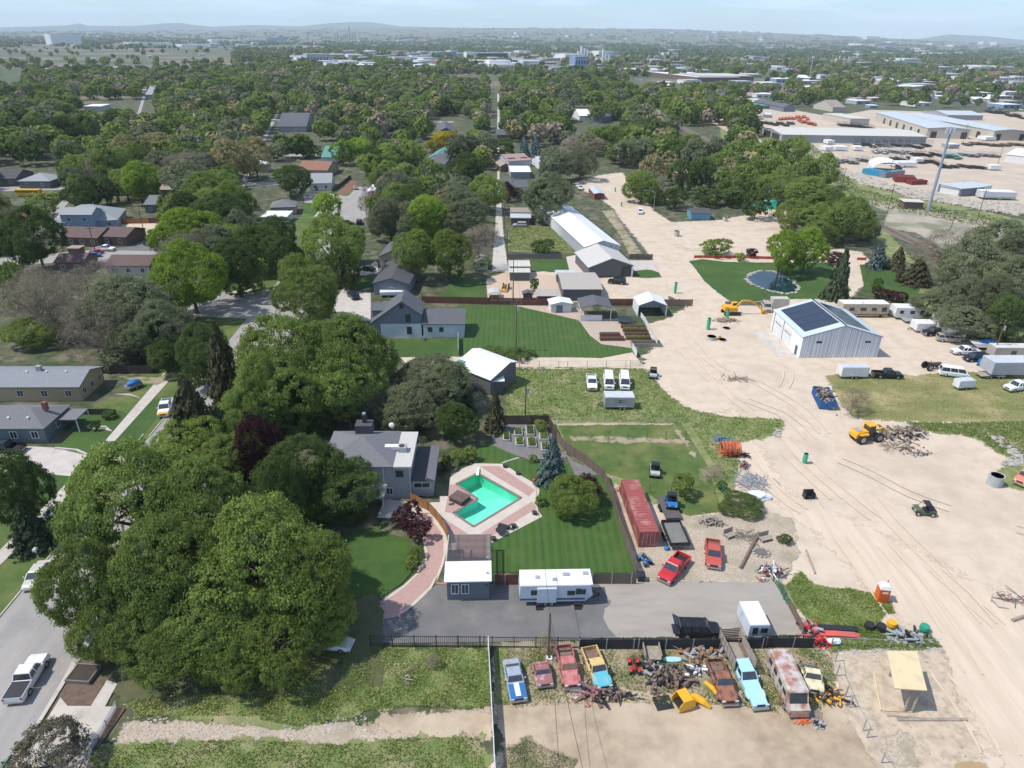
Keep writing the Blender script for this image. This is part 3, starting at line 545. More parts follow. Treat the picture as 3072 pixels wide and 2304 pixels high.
# trees one can tell apart: u, v of the top (full view), width, height in metres, kind, label
TREES = """270 968 310 13 M|tallest mid green maple over the street beside the driveway apron
160 1185 200 10 M|mid green maple leaning out over the white pickup's street
410 1020 250 12 M|mid green maple behind the street maples, left of the dark round maple
330 1130 260 11 M|mid green maple in the middle of the big front clump
560 1135 330 11.5 O|olive green tree at the front of the big clump above the weeds
650 1180 200 10 O|olive green tree at the right edge of the big clump by the curved drive
640 1225 200 8 O|olive green tree overhanging the left end of the asphalt
430 1210 200 8.5 O|smaller olive green tree half hidden between the maples
480 1290 230 8 M|green tree filling the foot of the front clump above the weeds
300 1310 200 7.5 M|low green tree at the foot of the front clump beside the soil
590 1330 220 7.5 O|low olive tree at the foot of the front clump by the iron fence
425 705 120 10 D|dark leafy tree shading the street left of the brown tinged conifer
520 835 130 9 M|green tree between the two tall conifers and the big maple
400 905 150 8.4 O|olive green tree in front of the broad dark conifer
500 945 150 8.4 M|green tree between the dark conifer and the dark round maple
690 1290 150 6.5 O|low olive tree over the white car at the fence
965 795 130 8.4 G|tall grey green tree between the satellite dish and the drooping cedar
888 850 130 7.5 G|grey green tree touching the pool house's flat roof
1600 360 110 11 M|green tree in the hedgerow behind the round dark tree
1655 338 100 11 M|green tree in the hedgerow left of its biggest tree
1528 300 110 12 G|grey green tree at the hedgerow's north west end
1465 292 100 11 M|green tree over the railway end of the hedgerow
1405 262 100 11 D|dark tree between the dirt road and the railway
1722 432 90 9 M|green tree at the sand's edge beside the roller
1775 478 80 8 M|lowest green tree at the sand's edge of the hedgerow
1870 470 80 8 G|grey green tree at the south tip of the hedgerow
2120 518 150 13 G|tall grey green tree behind the parked campers
2200 515 120 13 G|tall grey green tree rising at the right edge
2090 668 120 8 G|low grey green tree beside the fifth wheel camper
1330 215 110 12 M|green tree beyond the blue grey gabled house
370 1365 200 6 M|lowest green tree at the foot of the front clump, left of the gravel road
490 1385 170 5.5 O|lowest olive tree at the foot of the front clump above the gravel road
230 1290 180 8 M|low mid green tree above the square concrete planter
640 955 200 9.5 D|dark round maple left of the pool house
725 1002 200 8 D|dark round tree in front of the pool house's left end
590 1000 130 10 D|dark leafy tree squeezed behind the dark round maple
462 700 110 13.5 C|tall brown tinged conifer beside the street, left of the big bright maple
395 818 170 11.5 C|broad dark conifer drooping over the yellow truck
470 885 150 8.5 S|dark conifer behind the front maples
600 690 240 14 M|big bright green maple north of the pool house, left half
740 700 230 14 M|big bright green maple north of the pool house, right half
680 770 300 11 M|low spreading green maple behind the pool house roof
560 760 140 12 M|green maple next to the brown tinged conifer
545 905 120 9 P|dark reddish tree left of the pool house chimney
685 876 60 6 D|dark drooping evergreen right behind the pool house
925 775 180 8.4 G|grey green feathery elm right of the pool house roof
862 835 120 7.5 G|grey green feathery tree behind the satellite dish
992 800 84 8.5 S|drooping dark cedar in front of the white roofed barn
1070 845 60 8 C|small brown tinged conifer at the corner of the raised bed garden
985 880 95 7 D|dark leafy tree beside the raised bed garden
1195 943 84 8.5 U|blue green spruce beside the swimming pool
1236 1036 115 5.5 O|small olive tree with white trunk on the pool lawn
1270 1038 70 3.5 P|purple bush behind the small olive lawn tree
655 580 140 11 M|round green tree beside the street above the cross street
710 470 150 14 O|tall olive green tree over the street north of the cross street
395 527 175 14 L|bright lime green tree left of the cross street
130 578 240 13 B|large bare brownish tree west of the yellow walled house
250 600 190 12 G|grey green tree behind the yellow walled house
345 655 140 10 G|grey green tree at the corner of the dark fence
60 600 150 11 B|bare grey brown tree at the left edge above the dry lawn
185 655 150 10 B|pale leafless tree in the middle of the grey grove west of the street
280 700 120 8 G|dark grey green tree above the yellow walled house's gable
345 735 100 7 D|dark tree over the board fence corner beside the street
60 690 120 6 O|low olive bush beside the dry lawn at the left edge
55 452 130 14 D|dark broad tree at the left edge beside the brown apartments
10 570 60 9 O|olive tree cut by the left edge below the dark broad tree
20 985 130 9 D|dark tree at the left edge below the concrete driveway
40 1090 110 7 S|dark evergreen shrubby tree at the left edge beside the sidewalk
1725 497 140 10.5 L|lime green willow overhanging the pond
1830 540 72 11 S|dark spruce between the willow and the metal workshop
1905 528 58 7.5 U|blue green spruce on the lawn beyond the pond
1947 535 52 7 C|small conifer in a stone ring right of the blue spruce
1992 556 76 8 C|brownish conifer beside the railway bank
2075 498 150 13 B|tall bare greyish tree beside the railway bank
2170 482 150 14 G|tall grey green tree at the right edge above the caravans
2120 600 160 10 G|grey green tree over the caravans
2055 630 130 8 G|low grey green tree behind the white camper row
2205 560 110 12 G|grey green tree cut by the right edge
2190 640 90 9 D|dark green tree at the right edge above the parked campers
1548 517 70 5 O|small round olive tree at the north corner of the pond lawn
1625 538 30 2.6 P|purple shrub by the red netting north of the pond
1680 544 26 2.4 P|second purple shrub by the red netting, nearer the willow
1806 546 40 4 P|purple leaved tree right of the willow
1462 408 64 8 D|round dark tree left of the blue shed
1585 404 68 8 D|round dark tree right of the blue shed
1850 846 70 4.5 B|bare grey bush between the blue dumpster and the yellow loader
1620 305 110 12 M|green tree at the back of the hedgerow by the industrial shed
1700 300 120 13 M|big green tree in the hedgerow under the industrial shed
1762 335 105 12 M|green tree on the hedgerow's north east corner
1690 372 100 11 M|green tree in the middle of the hedgerow
1752 386 105 11 M|green tree in the hedgerow behind the orange roller
1805 412 110 11 M|green tree in the hedgerow right of the orange roller
1848 430 105 12 M|last big green tree at the south end of the hedgerow
1782 445 95 9 M|lower green tree in the hedgerow above the sand
1562 330 100 12 M|green tree left of the grey bare tree in the hedgerow
1545 345 60 10 B|pale grey bare tree among green trees behind the pipe stack
1500 345 100 11 D|dark tree above the brown roofed house by the railway
1430 330 90 11 T|tan budding tree north of the street light
1390 372 80 10 O|olive tree beside the dirt road's north end
1370 300 100 11 G|grey green tree north of the dirt road's end
1415 395 60 8 G|grey green tree over the fence by the street light
1640 410 60 9 D|dark tree behind the stack of green pipes
1530 408 70 7 D|dark bushy tree behind the blue shed
1195 378 115 14 G|large grey green elm left of the long metal building
1230 320 130 12 G|grey green elm north of the wooden shed
1320 270 130 12 M|green tree north of the dirt road
1175 520 56 4.5 D|small dark tree on the lawn beside the board fence
932 500 170 11 O|wide olive tree behind the grey blue gabled house
925 425 115 12 L|lime green tree north of the wide olive tree
1000 435 110 11 G|grey green tree left of the alley
1035 490 90 10 B|bare brown tree beside the alley
838 430 90 11 G|grey green tree in front of the white gabled house
795 400 50 10 B|narrow brown tree beside the wide street
860 368 100 10 D|dark green tree at the head of the wide street
905 350 120 11 M|green tree behind the lime green tree
1050 380 90 11 M|green tree leaning over the alley
970 395 90 9 G|grey green tree between the lime tree and the alley
1118 405 34 5 D|clipped dark tree on the alley's right side
1040 555 44 3.5 L|round yellow green bush beside the small white shed
515 300 150 15 T|tall tan budding tree in the middle of the left neighbourhood
385 350 110 14 G|tall grey green tree right of the brown apartments
300 290 150 13 T|tan budding tree behind the tall grey green tree
620 360 90 10 D|dark green tree above the hipped grey roof
668 312 56 7 D|small round dark tree beside the green roofed house
545 488 120 11 D|dark tree above the cross street's north west corner
585 470 90 10 D|dark tree behind the white flat roof
470 420 130 12 D|dark pine right of the tall tan tree
500 520 110 12 D|dark tree between the lime tree and the cross street
420 478 90 9 B|bare brown tree behind the lime green tree
610 520 90 10 D|dark tree shading the street corner
120 250 170 14 D|broad dark tree in the far left neighbourhood
200 380 90 9 D|dark tree behind the blue house
262 365 80 10 O|olive tree right of the school bus
160 400 80 9 D|dark tree beside the school bus
90 420 70 8 M|small green tree in front of the school bus
960 285 66 8 Y|bright yellow tree beside the dark gabled roofs
940 300 50 8 Y|bright yellow tree left of the other yellow tree
757 300 100 10 L|lime green tree at the head of the wide street
820 330 100 10 O|olive tree behind the lime green street tree
1020 290 110 12 G|large grey green tree left of the alley beside the yellow tree
1098 395 34 8 P|dark purple tree beside the pink roofed house
1145 290 60 9 U|blue green conifer north of the pink roofed house
1085 300 60 9 D|dark tree right of the alley
1260 290 90 10 B|bare greyish tree north of the white roofs
340 700 110 7 D|dark leafy tree above the dark board fence
240 760 60 4 G|grey green bush behind the yellow walled house's roof
740 540 60 9 D|slim dark tree in front of the beige gabled house
750 480 80 10 D|dark round tree right of the tall olive tree
870 310 100 11 M|green tree north of the green roofed cottage
700 420 70 9 L|yellow green tree beside the wide street's sidewalk"""
for ln in TREES.split('\n'):
 a, lb = ln.split('|'); q = a.split(); tree(*map(float, q[:4]), q[4], lb)
# auto-filled neighbourhood and far woods
KEEP = [px('A:%s' % s)[0] + (r,) for s, r in ()]
def keepset(txt):
 out = []
 for t in txt.split():
  a = t.split(','); out.append((float(a[0]) / .72005, float(a[1]) / .72005, float(a[2]) / .72005, float(a[3]) / .72005))
 return out
KEEP = keepset("""105,440,260,505 110,480,310,560 0,355,130,400 575,405,665,470 560,350,720,410 640,340,780,520 940,250,1000,300 905,310,975,375
 1060,150,1075,300 1090,320,1200,420 1040,380,1100,640 1240,360,1420,560 1245,330,1300,380 1450,330,1530,375 1430,430,2212,640 1650,230,2212,440
 800,520,1020,780 1100,420,1170,560 1470,270,1560,300 0,770,260,960 740,620,860,700 580,460,680,500 1360,140,1650,175 1240,235,1330,275
 270,440,350,500 0,150,50,175 180,215,330,235 590,255,680,290 970,130,1040,165 1840,560,2100,800 0,550,90,640""")
FBL = []; rnb = random.Random(9)
for u0, u1, v0, v1, n, lab, w0, w1 in ((560, 1300, 124, 146, 40, 'by the grain towers on the plain', 16, 60), (0, 240, 114, 148, 26, 'beside the huge hangar', 12, 34), (880, 1290, 158, 205, 46, 'in the town left of the alley', 18, 60), (1280, 1700, 150, 208, 40, 'in the far town centre', 18, 64), (1660, 2060, 150, 215, 26, 'around the white factory', 16, 50),
 (1500, 2350, 96, 125, 30, 'on the farmland near the horizon', 8, 30), (2250, 3060, 130, 330, 64, 'in the right hand suburbs', 18, 56), (2450, 3060, 120, 170, 22, 'on the right ridge', 12, 30), (1850, 2400, 170, 280, 22, 'behind the school', 16, 46), (200, 1100, 96, 115, 24, 'on the far left plain', 8, 34), (100, 900, 160, 330, 26, 'in the left woods', 14, 26)):
 for i in range(n):
  u, v = rnb.uniform(u0, u1), rnb.uniform(v0, v1); k = min(1.2, max(.25, (v - 80) / 110)); FBL.append((u, v, rnb.uniform(w0, w1) * (.4 + .6 * k), rnb.uniform(5, 9) * (.4 + .6 * k), rnb.randrange(9), lab))
def near_far(u, v, hw): return any(abs(u - q[0]) < q[2] * .5 + hw * .4 and -2 < v - q[1] < 4 + 9 * min(1, (q[1] - 80) / 120) for q in FBL)
HSP = []
rh = random.Random(21)
def auto_houses():
 M = [('grey', 'slate'), ('dark', 'dark'), ('pale', 'pale grey'), ('brown', 'brown'), ('tan', 'tan'), ('white', 'white'), ('slate', 'blue grey'), ('terra', 'terracotta')]; out = []
 for row in range(16):
  y = 235 + row * 52 + row * row * 2.0
  for x in np.arange(-y * .85, y * .9, 27):
   p = (x + rh.uniform(-5, 5), y + rh.uniform(-6, 6)); u, v, z = proj((*p, 2)); U, V = u * .72005, v * .72005
   if not (-20 < U < 2230) or rh.random() > (.62 if U < 1050 else .5): continue
   if (U > 1050 and U < 1560 and V > 330) or (U > 1330 and V > 225) or (1040 < U < 1085): continue
   if any(a - 20 < u < c + 20 and b_ - 14 < v < d + 14 for a, b_, c, d in KEEP) or any(abs(p[0] - q[0]) < 16 and abs(p[1] - q[1]) < 14 for q in out): continue
   out.append((p[0], p[1], *rh.choice(M)))
 return out
AUTOH = auto_houses()
def near_house(p, r): return any(abs(p[0] - q[0]) < 6 + r * .4 and -r * 1.1 - 2 < q[1] - p[1] < max(20, min(58, q[1] * .12)) for q in AUTOH)
def occluded(u, vt, vb, hw):
 for a, b_, c, d in KEEP:
  if u + hw * .75 > a and u - hw * .75 < c and vb > b_ + 4 and vt < d - 4: return True
 return False
cand = []
rn = random.Random(5)
def in_town(u, v):
 return True
y = 170.0
while y < 3300:
 sp = 9.6 + max(0, (y - 300)) * .009
 x = -y * .95
 while x < y * .95:
  p = (x + rn.uniform(-.48, .48) * sp, y + rn.uniform(-.48, .48) * sp)
  u, v, z = proj((p[0], p[1], 0))
  x += sp
  if not (-120 < u < 3200): continue
  # town density falls with distance; fields have few trees
  left = u < 1480
  dens = (.84 if y < 700 else .93) if y < 1100 else .75 if y < 1900 else .5
  if u > 2250: dens = .50 if y > 450 else 0
  if 1480 < u <= 2250: dens = .9 if y < 1000 else .5
  if v > 600 and not left: continue
  if v > 1000: continue
  if u < 700 and y > 1250: dens *= .3 if y < 1500 else .06
  if y > 2300 and 1500 < u < 2700: dens *= .5
  if rn.random() > dens: continue
  h = rn.uniform(8.5, 16.5); r = h * rn.uniform(.40, .62)
  hw = r * FPX / z; vt = proj((p[0], p[1], h))[1]
  if y < 1300 and occluded(u, vt, v, hw): continue
  if y < 900 and rn.random() < .7 and near_house(p, r): continue
  if y > 600 and near_far(u, v, hw): continue
  if any((p[0] - q[0]) ** 2 + (p[1] - q[1]) ** 2 < ((q[2] + r) * .62) ** 2 for q in PLACED[:130]): continue
  cand.append((z, p, h, r, u, v))
 y += sp * .92
cand.sort()
SPW = 'MMMDDDOOOGGGTMBL'
def area(u, v):
 a = 'left neighbourhood' if u < 1050 else 'blocks beside the alley' if u < 1560 else 'wood by the railway' if u < 2150 else 'streets beyond the industrial yard'
 b_ = 'nearest part of the' if v > 560 else 'middle of the' if v > 380 else 'far part of the'
 return b_ + ' ' + a
N_IND = 300 - len(PLACED)
for z, p, h, r, u, v in cand[:N_IND]:
 sp = rn.choice(SPW) if rn.random() > .02 else 'Y'
 if sp == 'S': r *= .6
 ar = area(u, v); tree(0, 0, 0, h, sp, '%s tree in the %s' % (ADJ[sp], ar), '%s trees in the %s' % (ADJ[sp], ar), pos=p, r=r, parts=z < 330)
def woods(name, items, label, mats_per):
 by = {}
 for it in items: by.setdefault(mats_per(it), []).append(it)
 allP, allN, allS, mi = [], [], [], []; keys = sorted(by)
 for ki, k in enumerate(keys):
  for z, p, h, r, u, v in by[k]:
   n = int(max(10, min(230, 130000 / z))) if z < 4000 else 8
   d = unit(n, .35); lob = unit(4, .3); rad = .70 + .30 * np.max(np.maximum(0, d @ lob.T) ** 2, axis=1)
   P = d * rad[:, None] * np.array([r, r, h * .46]) * RNG.uniform(.8, 1.05, n)[:, None] + np.array([p[0], p[1], terr(*p) + h * .52])
   N = d + unit(n) * .7; N /= np.linalg.norm(N, axis=1)[:, None]
   allP.append(P); allN.append(N); allS.append(RNG.uniform(.7, 1.3, n) * max(.55, 2.3 * r / math.sqrt(n))); mi.append(np.full(n, ki))
 P = np.concatenate(allP); me = qmesh(name, P, np.concatenate(allN), np.concatenate(allS), [LM[k] for k in keys])
 me.polygons.foreach_set('material_index', np.concatenate(mi).astype(np.int32)); o = bpy.data.objects.new(name, me); COL.objects.link(o)
 return tag(o, label, 'trees', None, 'stuff')
rest = cand[N_IND:]
woods('distant_woods', rest, 'continuous belt of mixed green treetops filling the town behind the nearer trees', lambda it: SPW[hash((round(it[1][0]), round(it[1][1]))) % 15])
# scattered rows of trees in the far farmland
fr = []
for i in range(2600):
 u = rn.uniform(-50, 3120); d = 3300 * (1 - rn.random() * .78) ** -1
 if u < 1000 and d < 4500 and rn.random() < .9: continue
 dd = ray(u, 400); a = math.atan2(dd.x, dd.y); x0, y0 = d * math.sin(a), d * math.cos(a)
 m = rn.choice((1, 1, 3, 7, 12)); ang = rn.choice((0.12, 1.69))
 for j in range(m):
  p = (x0 + math.cos(ang) * j * 16 + rn.uniform(-4, 4), y0 + math.sin(ang) * j * 16 + rn.uniform(-4, 4)); h = rn.uniform(7, 14); fr.append((4100 + d * .0, p, h, h * .7, u, 0))
woods('farmland_trees', fr, 'tiny rows and clumps of trees across the far flat farmland', lambda it: 'DG'[int(it[1][0]) % 2])
# ---------------------------------------------------------------- buildings
M_glass = mat('window_glass', (.05, .06, .07), .12, (.03, .035, .04), 1, spec=.8)
M_white = mat('white_paint', (.74, .74, .73), .6, (.62, .62, .60), 1.2)
M_dark = mat('dark_trim', (.05, .05, .052), .6)
def shingle(n, c, c2=None): return mat('shingle_' + n, c, .92, c2 or tuple(x * .72 for x in c), 2.6, detail=10, bump=.02, lo=.35, hi=.65, stretch=(1, 4, 1))
def siding(n, c): return mat('siding_' + n, c, .8, tuple(x * .86 for x in c), 1, stretch=(.3, .3, 7), kind='noise', lo=.3, hi=.7)
def metalroof(n, c): return mat('metal_' + n, c, .55, tuple(x * .86 for x in c), 1, stretch=(9, .15, 1), lo=.42, hi=.6, bump=.02)
SH = {'grey': shingle('grey', (.19, .19, .20)), 'dark': shingle('dark', (.085, .085, .09)), 'slate': shingle('slate', (.12, .125, .135)), 'pale': shingle('pale', (.33, .35, .36)), 'brown': shingle('brown', (.145, .095, .085)),
 'terra': shingle('terracotta', (.30, .15, .10)), 'tan': shingle('tan', (.34, .29, .24)), 'pink': shingle('pink', (.42, .27, .24)), 'green': metalroof('green', (.11, .29, .24)), 'white': metalroof('white', (.76, .77, .77)),
 'cream': shingle('cream', (.56, .54, .50)), 'bluemetal': metalroof('pale_blue', (.52, .60, .64)), 'beige': metalroof('beige', (.60, .57, .50)), 'silver': metalroof('silver', (.50, .54, .56)), 'wtan': shingle('weathered', (.45, .41, .36))}
WL = {'grey': siding('grey', (.33, .35, .36)), 'blue': siding('blue_grey', (.17, .20, .235)), 'sky': siding('sky_blue', (.26, .36, .47)), 'white': siding('white', (.70, .70, .69)), 'pale': siding('pale_blue', (.55, .61, .67)), 'yellow': siding('yellow', (.46, .37, .22)),
 'cream': siding('cream', (.52, .47, .40)), 'brown': siding('brown', (.17, .11, .09)), 'dgrey': siding('dark_grey', (.13, .135, .135)), 'tan': siding('tan', (.42, .34, .27)), 'bright': siding('bright_blue', (.12, .30, .42)), 'red': siding('barn_red', (.22, .075, .05)),
 'slate': siding('slate_blue', (.14, .175, .20)), 'rib': mat('ribbed_metal', (.78, .80, .82), .5, (.40, .43, .46), 1.0, stretch=(5.2, .01, .001), kind='noise', detail=0, lo=.45, hi=.55, bump=.05), 'beige': siding('beige', (.50, .46, .39))}
SLOT = {'gable': 0}
def eave(s, h):
 P = [G(u, v, h) for u, v in px(s)]; nl, nr, fp = P[:3]; ax = (nr - nl); W_ = ax.length; ax.normalize(); pe = Vector((-ax.y, ax.x, 0)); D = abs((fp - nl).dot(pe))
 return nl, ax, pe, W_, D
def bld(name, label, cat, s, h, kind='gx', pitch=.35, roof='grey', wall='grey', ov=.35, win=0, door=0, ridge=.5, D=None, winr=0, winl=0, extra=None, walls=True, group=None, wt='white', gable=None, two=False):
 """building from its eave corners in the photograph: near left, near right, any far point, at eave height h"""
 nl, ax, pe, Wd, Dd = eave(s, h)
 if D: Dd = D
 a = math.atan2(ax.y, ax.x); t = thing(name, label, cat, (nl.x, nl.y, 0), a, group)
 build_block(t, Wd, Dd, h, kind, pitch, roof, wall, ov, win, door, ridge, winr, winl, walls, wt, 0, 0, gable, two)
 t['dim'] = [Wd, Dd, h]
 return t
def wins(t, x, y, z, w, h, axis='f', wt='white', name='window'):
 fr = M_white if wt == 'white' else M_dark; b = MB(); f = .09
 for q in ((-w / 2 - f, z - f, w / 2 + f, z), (-w / 2 - f, z + h, w / 2 + f, z + h + f), (-w / 2 - f, z, -w / 2, z + h), (w / 2, z, w / 2 + f, z + h), (-.03, z, .03, z + h)): b.box(q[0], -.06, q[1], q[2], .03, q[3])
 o = b.build(name, fr, t); p = MB().box(-w / 2, -.02, z, w / 2, .02, z + h).build('pane', M_glass, o)
 o.location = (x, y, 0); o.rotation_euler = (0, 0, {'f': 0, 'r': math.pi / 2, 'l': -math.pi / 2, 'b': math.pi}[axis]); return o
def build_block(t, W_, D, h, kind, pitch, roof, wall, ov, win, door, ridge, winr, winl, walls, wt, x0, y0, gable=None, two=False, z0=0):
 rm, wm = SH[roof] if isinstance(roof, str) else roof, WL[wall] if isinstance(wall, str) else wall
 ov = min(ov, W_ * .15, D * .15); a0, a1, b0, b1 = x0 + ov, x0 + W_ - ov, y0 + ov, y0 + D - ov; X1_, Y1_ = x0 + W_, y0 + D
 w = MB(); r = MB(); th = .14; hh = h
 def slab(q):                     # q four corners ccw from above
  q = [Vector(p) for p in q]; r.add([tuple(p + Vector((0, 0, th))) for p in q] + [tuple(p) for p in q], [(0, 1, 2, 3), (7, 6, 5, 4), (0, 4, 5, 1), (1, 5, 6, 2), (2, 6, 7, 3), (3, 7, 4, 0)])
 gw = lambda z: z - .02
 if kind == 'gy':
  rx = x0 + W_ * ridge; top = h + pitch * (rx - x0); hr = top - pitch * (X1_ - rx)
  slab([(x0, y0, h), (rx, y0, top), (rx, Y1_, top), (x0, Y1_, h)][::1] if 0 else [(x0, y0, h), (rx, y0, top), (rx, Y1_, top), (x0, Y1_, h)]); slab([(rx, y0, top), (X1_, y0, hr), (X1_, Y1_, hr), (rx, Y1_, top)])
  pf = [(a0, z0), (a1, z0), (a1, gw(hr + pitch * ov)), (rx, gw(top)), (a0, gw(h + pitch * ov))]
  w.xprism(pf, b0, b1)
 elif kind == 'gx':
  ry = y0 + D * ridge; top = h + pitch * (ry - y0); hr = top - pitch * (Y1_ - ry)
  slab([(x0, y0, h), (X1_, y0, h), (X1_, ry, top), (x0, ry, top)]); slab([(x0, ry, top), (X1_, ry, top), (X1_, Y1_, hr), (x0, Y1_, hr)])
  pf = [(b0, z0), (b1, z0), (b1, gw(hr + pitch * ov)), (ry, gw(top)), (b0, gw(h + pitch * ov))]; n = 5
  vs = [(a0, p[0], p[1]) for p in pf] + [(a1, p[0], p[1]) for p in pf]
  w.add(vs, [tuple(range(n))[::-1], tuple(range(n, 2 * n))] + [(i, (i + 1) % n, (i + 1) % n + n, i + n) for i in range(n)])
 elif kind == 'hip':
  m = min(W_, D) / 2; top = h + pitch * m
  if W_ >= D: p, q = (x0 + m, y0 + D / 2, top), (X1_ - m, y0 + D / 2, top)
  else: p, q = (x0 + W_ / 2, y0 + m, top), (x0 + W_ / 2, Y1_ - m, top)
  A_, B_, C_, E_ = (x0, y0, h), (X1_, y0, h), (X1_, Y1_, h), (x0, Y1_, h); up = lambda v: (v[0], v[1], v[2] + th)
  vs = [A_, B_, C_, E_, up(A_), up(B_), up(C_), up(E_), up(p), up(q)]
  if W_ >= D: f = [(4, 5, 9, 8), (5, 6, 9), (6, 7, 8, 9), (7, 4, 8)]
  else: f = [(4, 5, 8), (5, 6, 9, 8), (6, 7, 9), (7, 4, 8, 9)]
  r.add(vs, f + [(3, 2, 1, 0), (0, 1, 5, 4), (1, 2, 6, 5), (2, 3, 7, 6), (3, 0, 4, 7)]); w.box(a0, b0, z0, a1, b1, h - .003)
 elif kind == 'shed':
  top = h + pitch * D; slab([(x0, y0, h), (X1_, y0, h), (X1_, Y1_, top), (x0, Y1_, top)]);
  pf = [(b0, z0), (b1, z0), (b1, gw(top - pitch * ov)), (b0, gw(h + pitch * ov))]; vs = [(a0, p[0], p[1]) for p in pf] + [(a1, p[0], p[1]) for p in pf]
  w.add(vs, [(3, 2, 1, 0), (4, 5, 6, 7)] + [(i, (i + 1) % 4, (i + 1) % 4 + 4, i + 4) for i in range(4)])
 elif kind == 'flat':
  slab([(x0, y0, h), (X1_, y0, h), (X1_, Y1_, h), (x0, Y1_, h)]); w.box(a0, b0, z0, a1, b1, h - .003)
 elif kind == 'arch':
  n = 8; pts = [(x0 + W_ / 2 - math.cos(math.pi * i / n) * W_ / 2, h + math.sin(math.pi * i / n) * W_ * pitch) for i in range(n + 1)]
  pts2 = [(p[0], p[1] - .06) for p in pts[::-1]];
  for i in range(n): slab([(pts[i][0], y0, pts[i][1] - th), (pts[i + 1][0], y0, pts[i + 1][1] - th), (pts[i + 1][0], Y1_, pts[i + 1][1] - th), (pts[i][0], Y1_, pts[i][1] - th)])
  w.box(a0, b0, 0, a0 + .08, b1, h); w.box(a1 - .08, b0, 0, a1, b1, h); w.xprism([(p[0], p[1] - .15) for p in pts], b1 - .1, b1)
 if walls and kind != 'arch': w.build('wall', wm, t)
 elif kind == 'arch': w.build('wall', wm, t)
 else:
  for px_, py_ in ((a0, b0), (a1, b0), (a1, b1), (a0, b1)): MB().box(px_ - .08, py_ - .08, 0, px_ + .08, py_ + .08, h + (pitch * ov if kind[0] == 'g' else 0)).build('post', M_white if wt == 'white' else M_dark, t)
 ro = r.build('roof', rm, t)
 fh = h if kind != 'gy' else h
 zs = [1.0] if not two else [.9, h * .55 + .4]
 for k in range(win):
  x = a0 + (a1 - a0) * (k + .5) / win
  for z in zs: wins(t, x, b0 - .0, z, 1.0, min(1.15, h - z - .3), 'f', wt)
 for k in range(winr): wins(t, a1, b0 + (b1 - b0) * (k + .5) / winr, zs[0], 1.0, 1.1, 'r', wt)
 for k in range(winl): wins(t, a0, b0 + (b1 - b0) * (k + .5) / winl, zs[0], 1.0, 1.1, 'l', wt)
 if door:
  x = a0 + (a1 - a0) * door; d = MB().box(x - .45, b0 - .05, 0, x + .45, b0 + .02, 2.0).build('door', M_dark if wt == 'white' else M_white, t); MB().box(x + .3, b0 - .1, .95, x + .36, b0 - .05, 1.05).build('handle', M_dark, d)
 t['b0'] = [a0, a1, b0, b1]
 return ro
def roofthing(t, name, x, y, z, w, d, h, m, parent=None):
 ro = [c for c in t.children if c.name.startswith('roof')][0]; return MB().box(x - w / 2, y - d / 2, z - .3, x + w / 2, y + d / 2, z + h).build(name, m, ro)
M_galv = mat('galvanised', (.45, .47, .49), .45, (.36, .38, .40), 2, metal=.3)
M_red = mat('red_brick', (.27, .11, .08), .9, (.2, .08, .06), 3)
M_solar = mat('solar_panel', (.025, .035, .055), .18, (.03, .042, .065), .8, spec=.8)
# 1 pool house, two storeys
t = bld('pool_house', 'grey two storey house with hipped grey roof beside the pool', 'house', 'c:160,700 768,700 820,402', 5.7, 'hip', .42, 'grey', 'grey', .3)
W_, D_, _ = t['dim']; z0 = 5.7; a0, a1, b0, b1 = t['b0']
ro = [c for c in t.children if c.name.startswith('roof')][0]
b = MB().box(W_ * .38, D_ * .70, z0 + 1.2, W_ * .38 + 2.5, D_ * .70 + 1.9, z0 + 2.75); b.build('platform', SH['dark'], ro); ch = MB().box(W_ * .38 + 1.0, D_ * .70 + .9, z0 + 2.75, W_ * .38 + 1.6, D_ * .70 + 1.4, z0 + 4.1).build('chimney', M_dark, ro)
MB().cyl(W_ * .38 + 1.3, D_ * .70 + 1.15, z0 + 4.1, z0 + 4.35, .25).build('chimney_cap', M_galv, ro)
MB().cyl(W_ * .55, D_ * .12, z0 + .5, z0 + 1.3, .07).build('vent_pipe', M_dark, ro)
nl2, ax2, pe2, W2, D2 = eave('c:768,700 922,700 972,404', 5.55)
MB().box(W_ + .003, .1, 5.5, W_ + W2, D_ - .1, 5.78).build('flat_roof', SH['cream'], t); MB().box(W_ - .3, .45, 0, W_ + W2 - .35, D_ - .45, 5.5).build('rear_wall', WL['grey'], t)
ac = MB().box(W_ + .3, D_ * .38, 5.78, W_ + 1.5, D_ * .38 + 1.3, 6.6).build('cooler', M_galv, t); MB().cyl(W_ + .8, D_ * .38 + .6, 6.6, 6.7, .4, mi=0).build('fan', M_dark, ac); MB().box(W_ - 1.7, D_ * .42, 6.0, W_ + .3, D_ * .42 + .8, 6.55).build('duct', M_white, ac)
wins(t, W_ * .66, b0, 3.35, .85, 1.35); wins(t, W_ + W2 * .32, .45, 3.9, .9, .9, 'f', 'dark'); wins(t, W_ * .93, b0, .9, .8, 1.1);
for k in (-1, 1): MB().box(W_ * .66 + k * .85 - .24, b0 - .05, 3.25, W_ * .66 + k * .85 + .24, b0, 4.8).build('shutter', WL['white'], t)
MB().bar((W_ + W2 - .35, .38, 0), (W_ + W2 - .35, .38, 5.5), .1).build('downpipe', M_white, t); MB().bar((W_ * .86, b0 - .06, 2.6), (W_ * .86, b0 - .06, 5.6), .1).build('downpipe', M_white, t)
MB().box(W_ * .45, -2.9, 2.5, W_ * .9, .3, 2.75).build('canopy', SH['cream'], t)
for k in (.48, .88): MB().box(W_ * k - .06, -2.7, 0, W_ * k + .06, -2.58, 2.5).build('canopy_post', M_white, t)
nl3, ax3, pe3, W3, D3 = eave('c:915,802 1117,800 1150,522', 2.9)
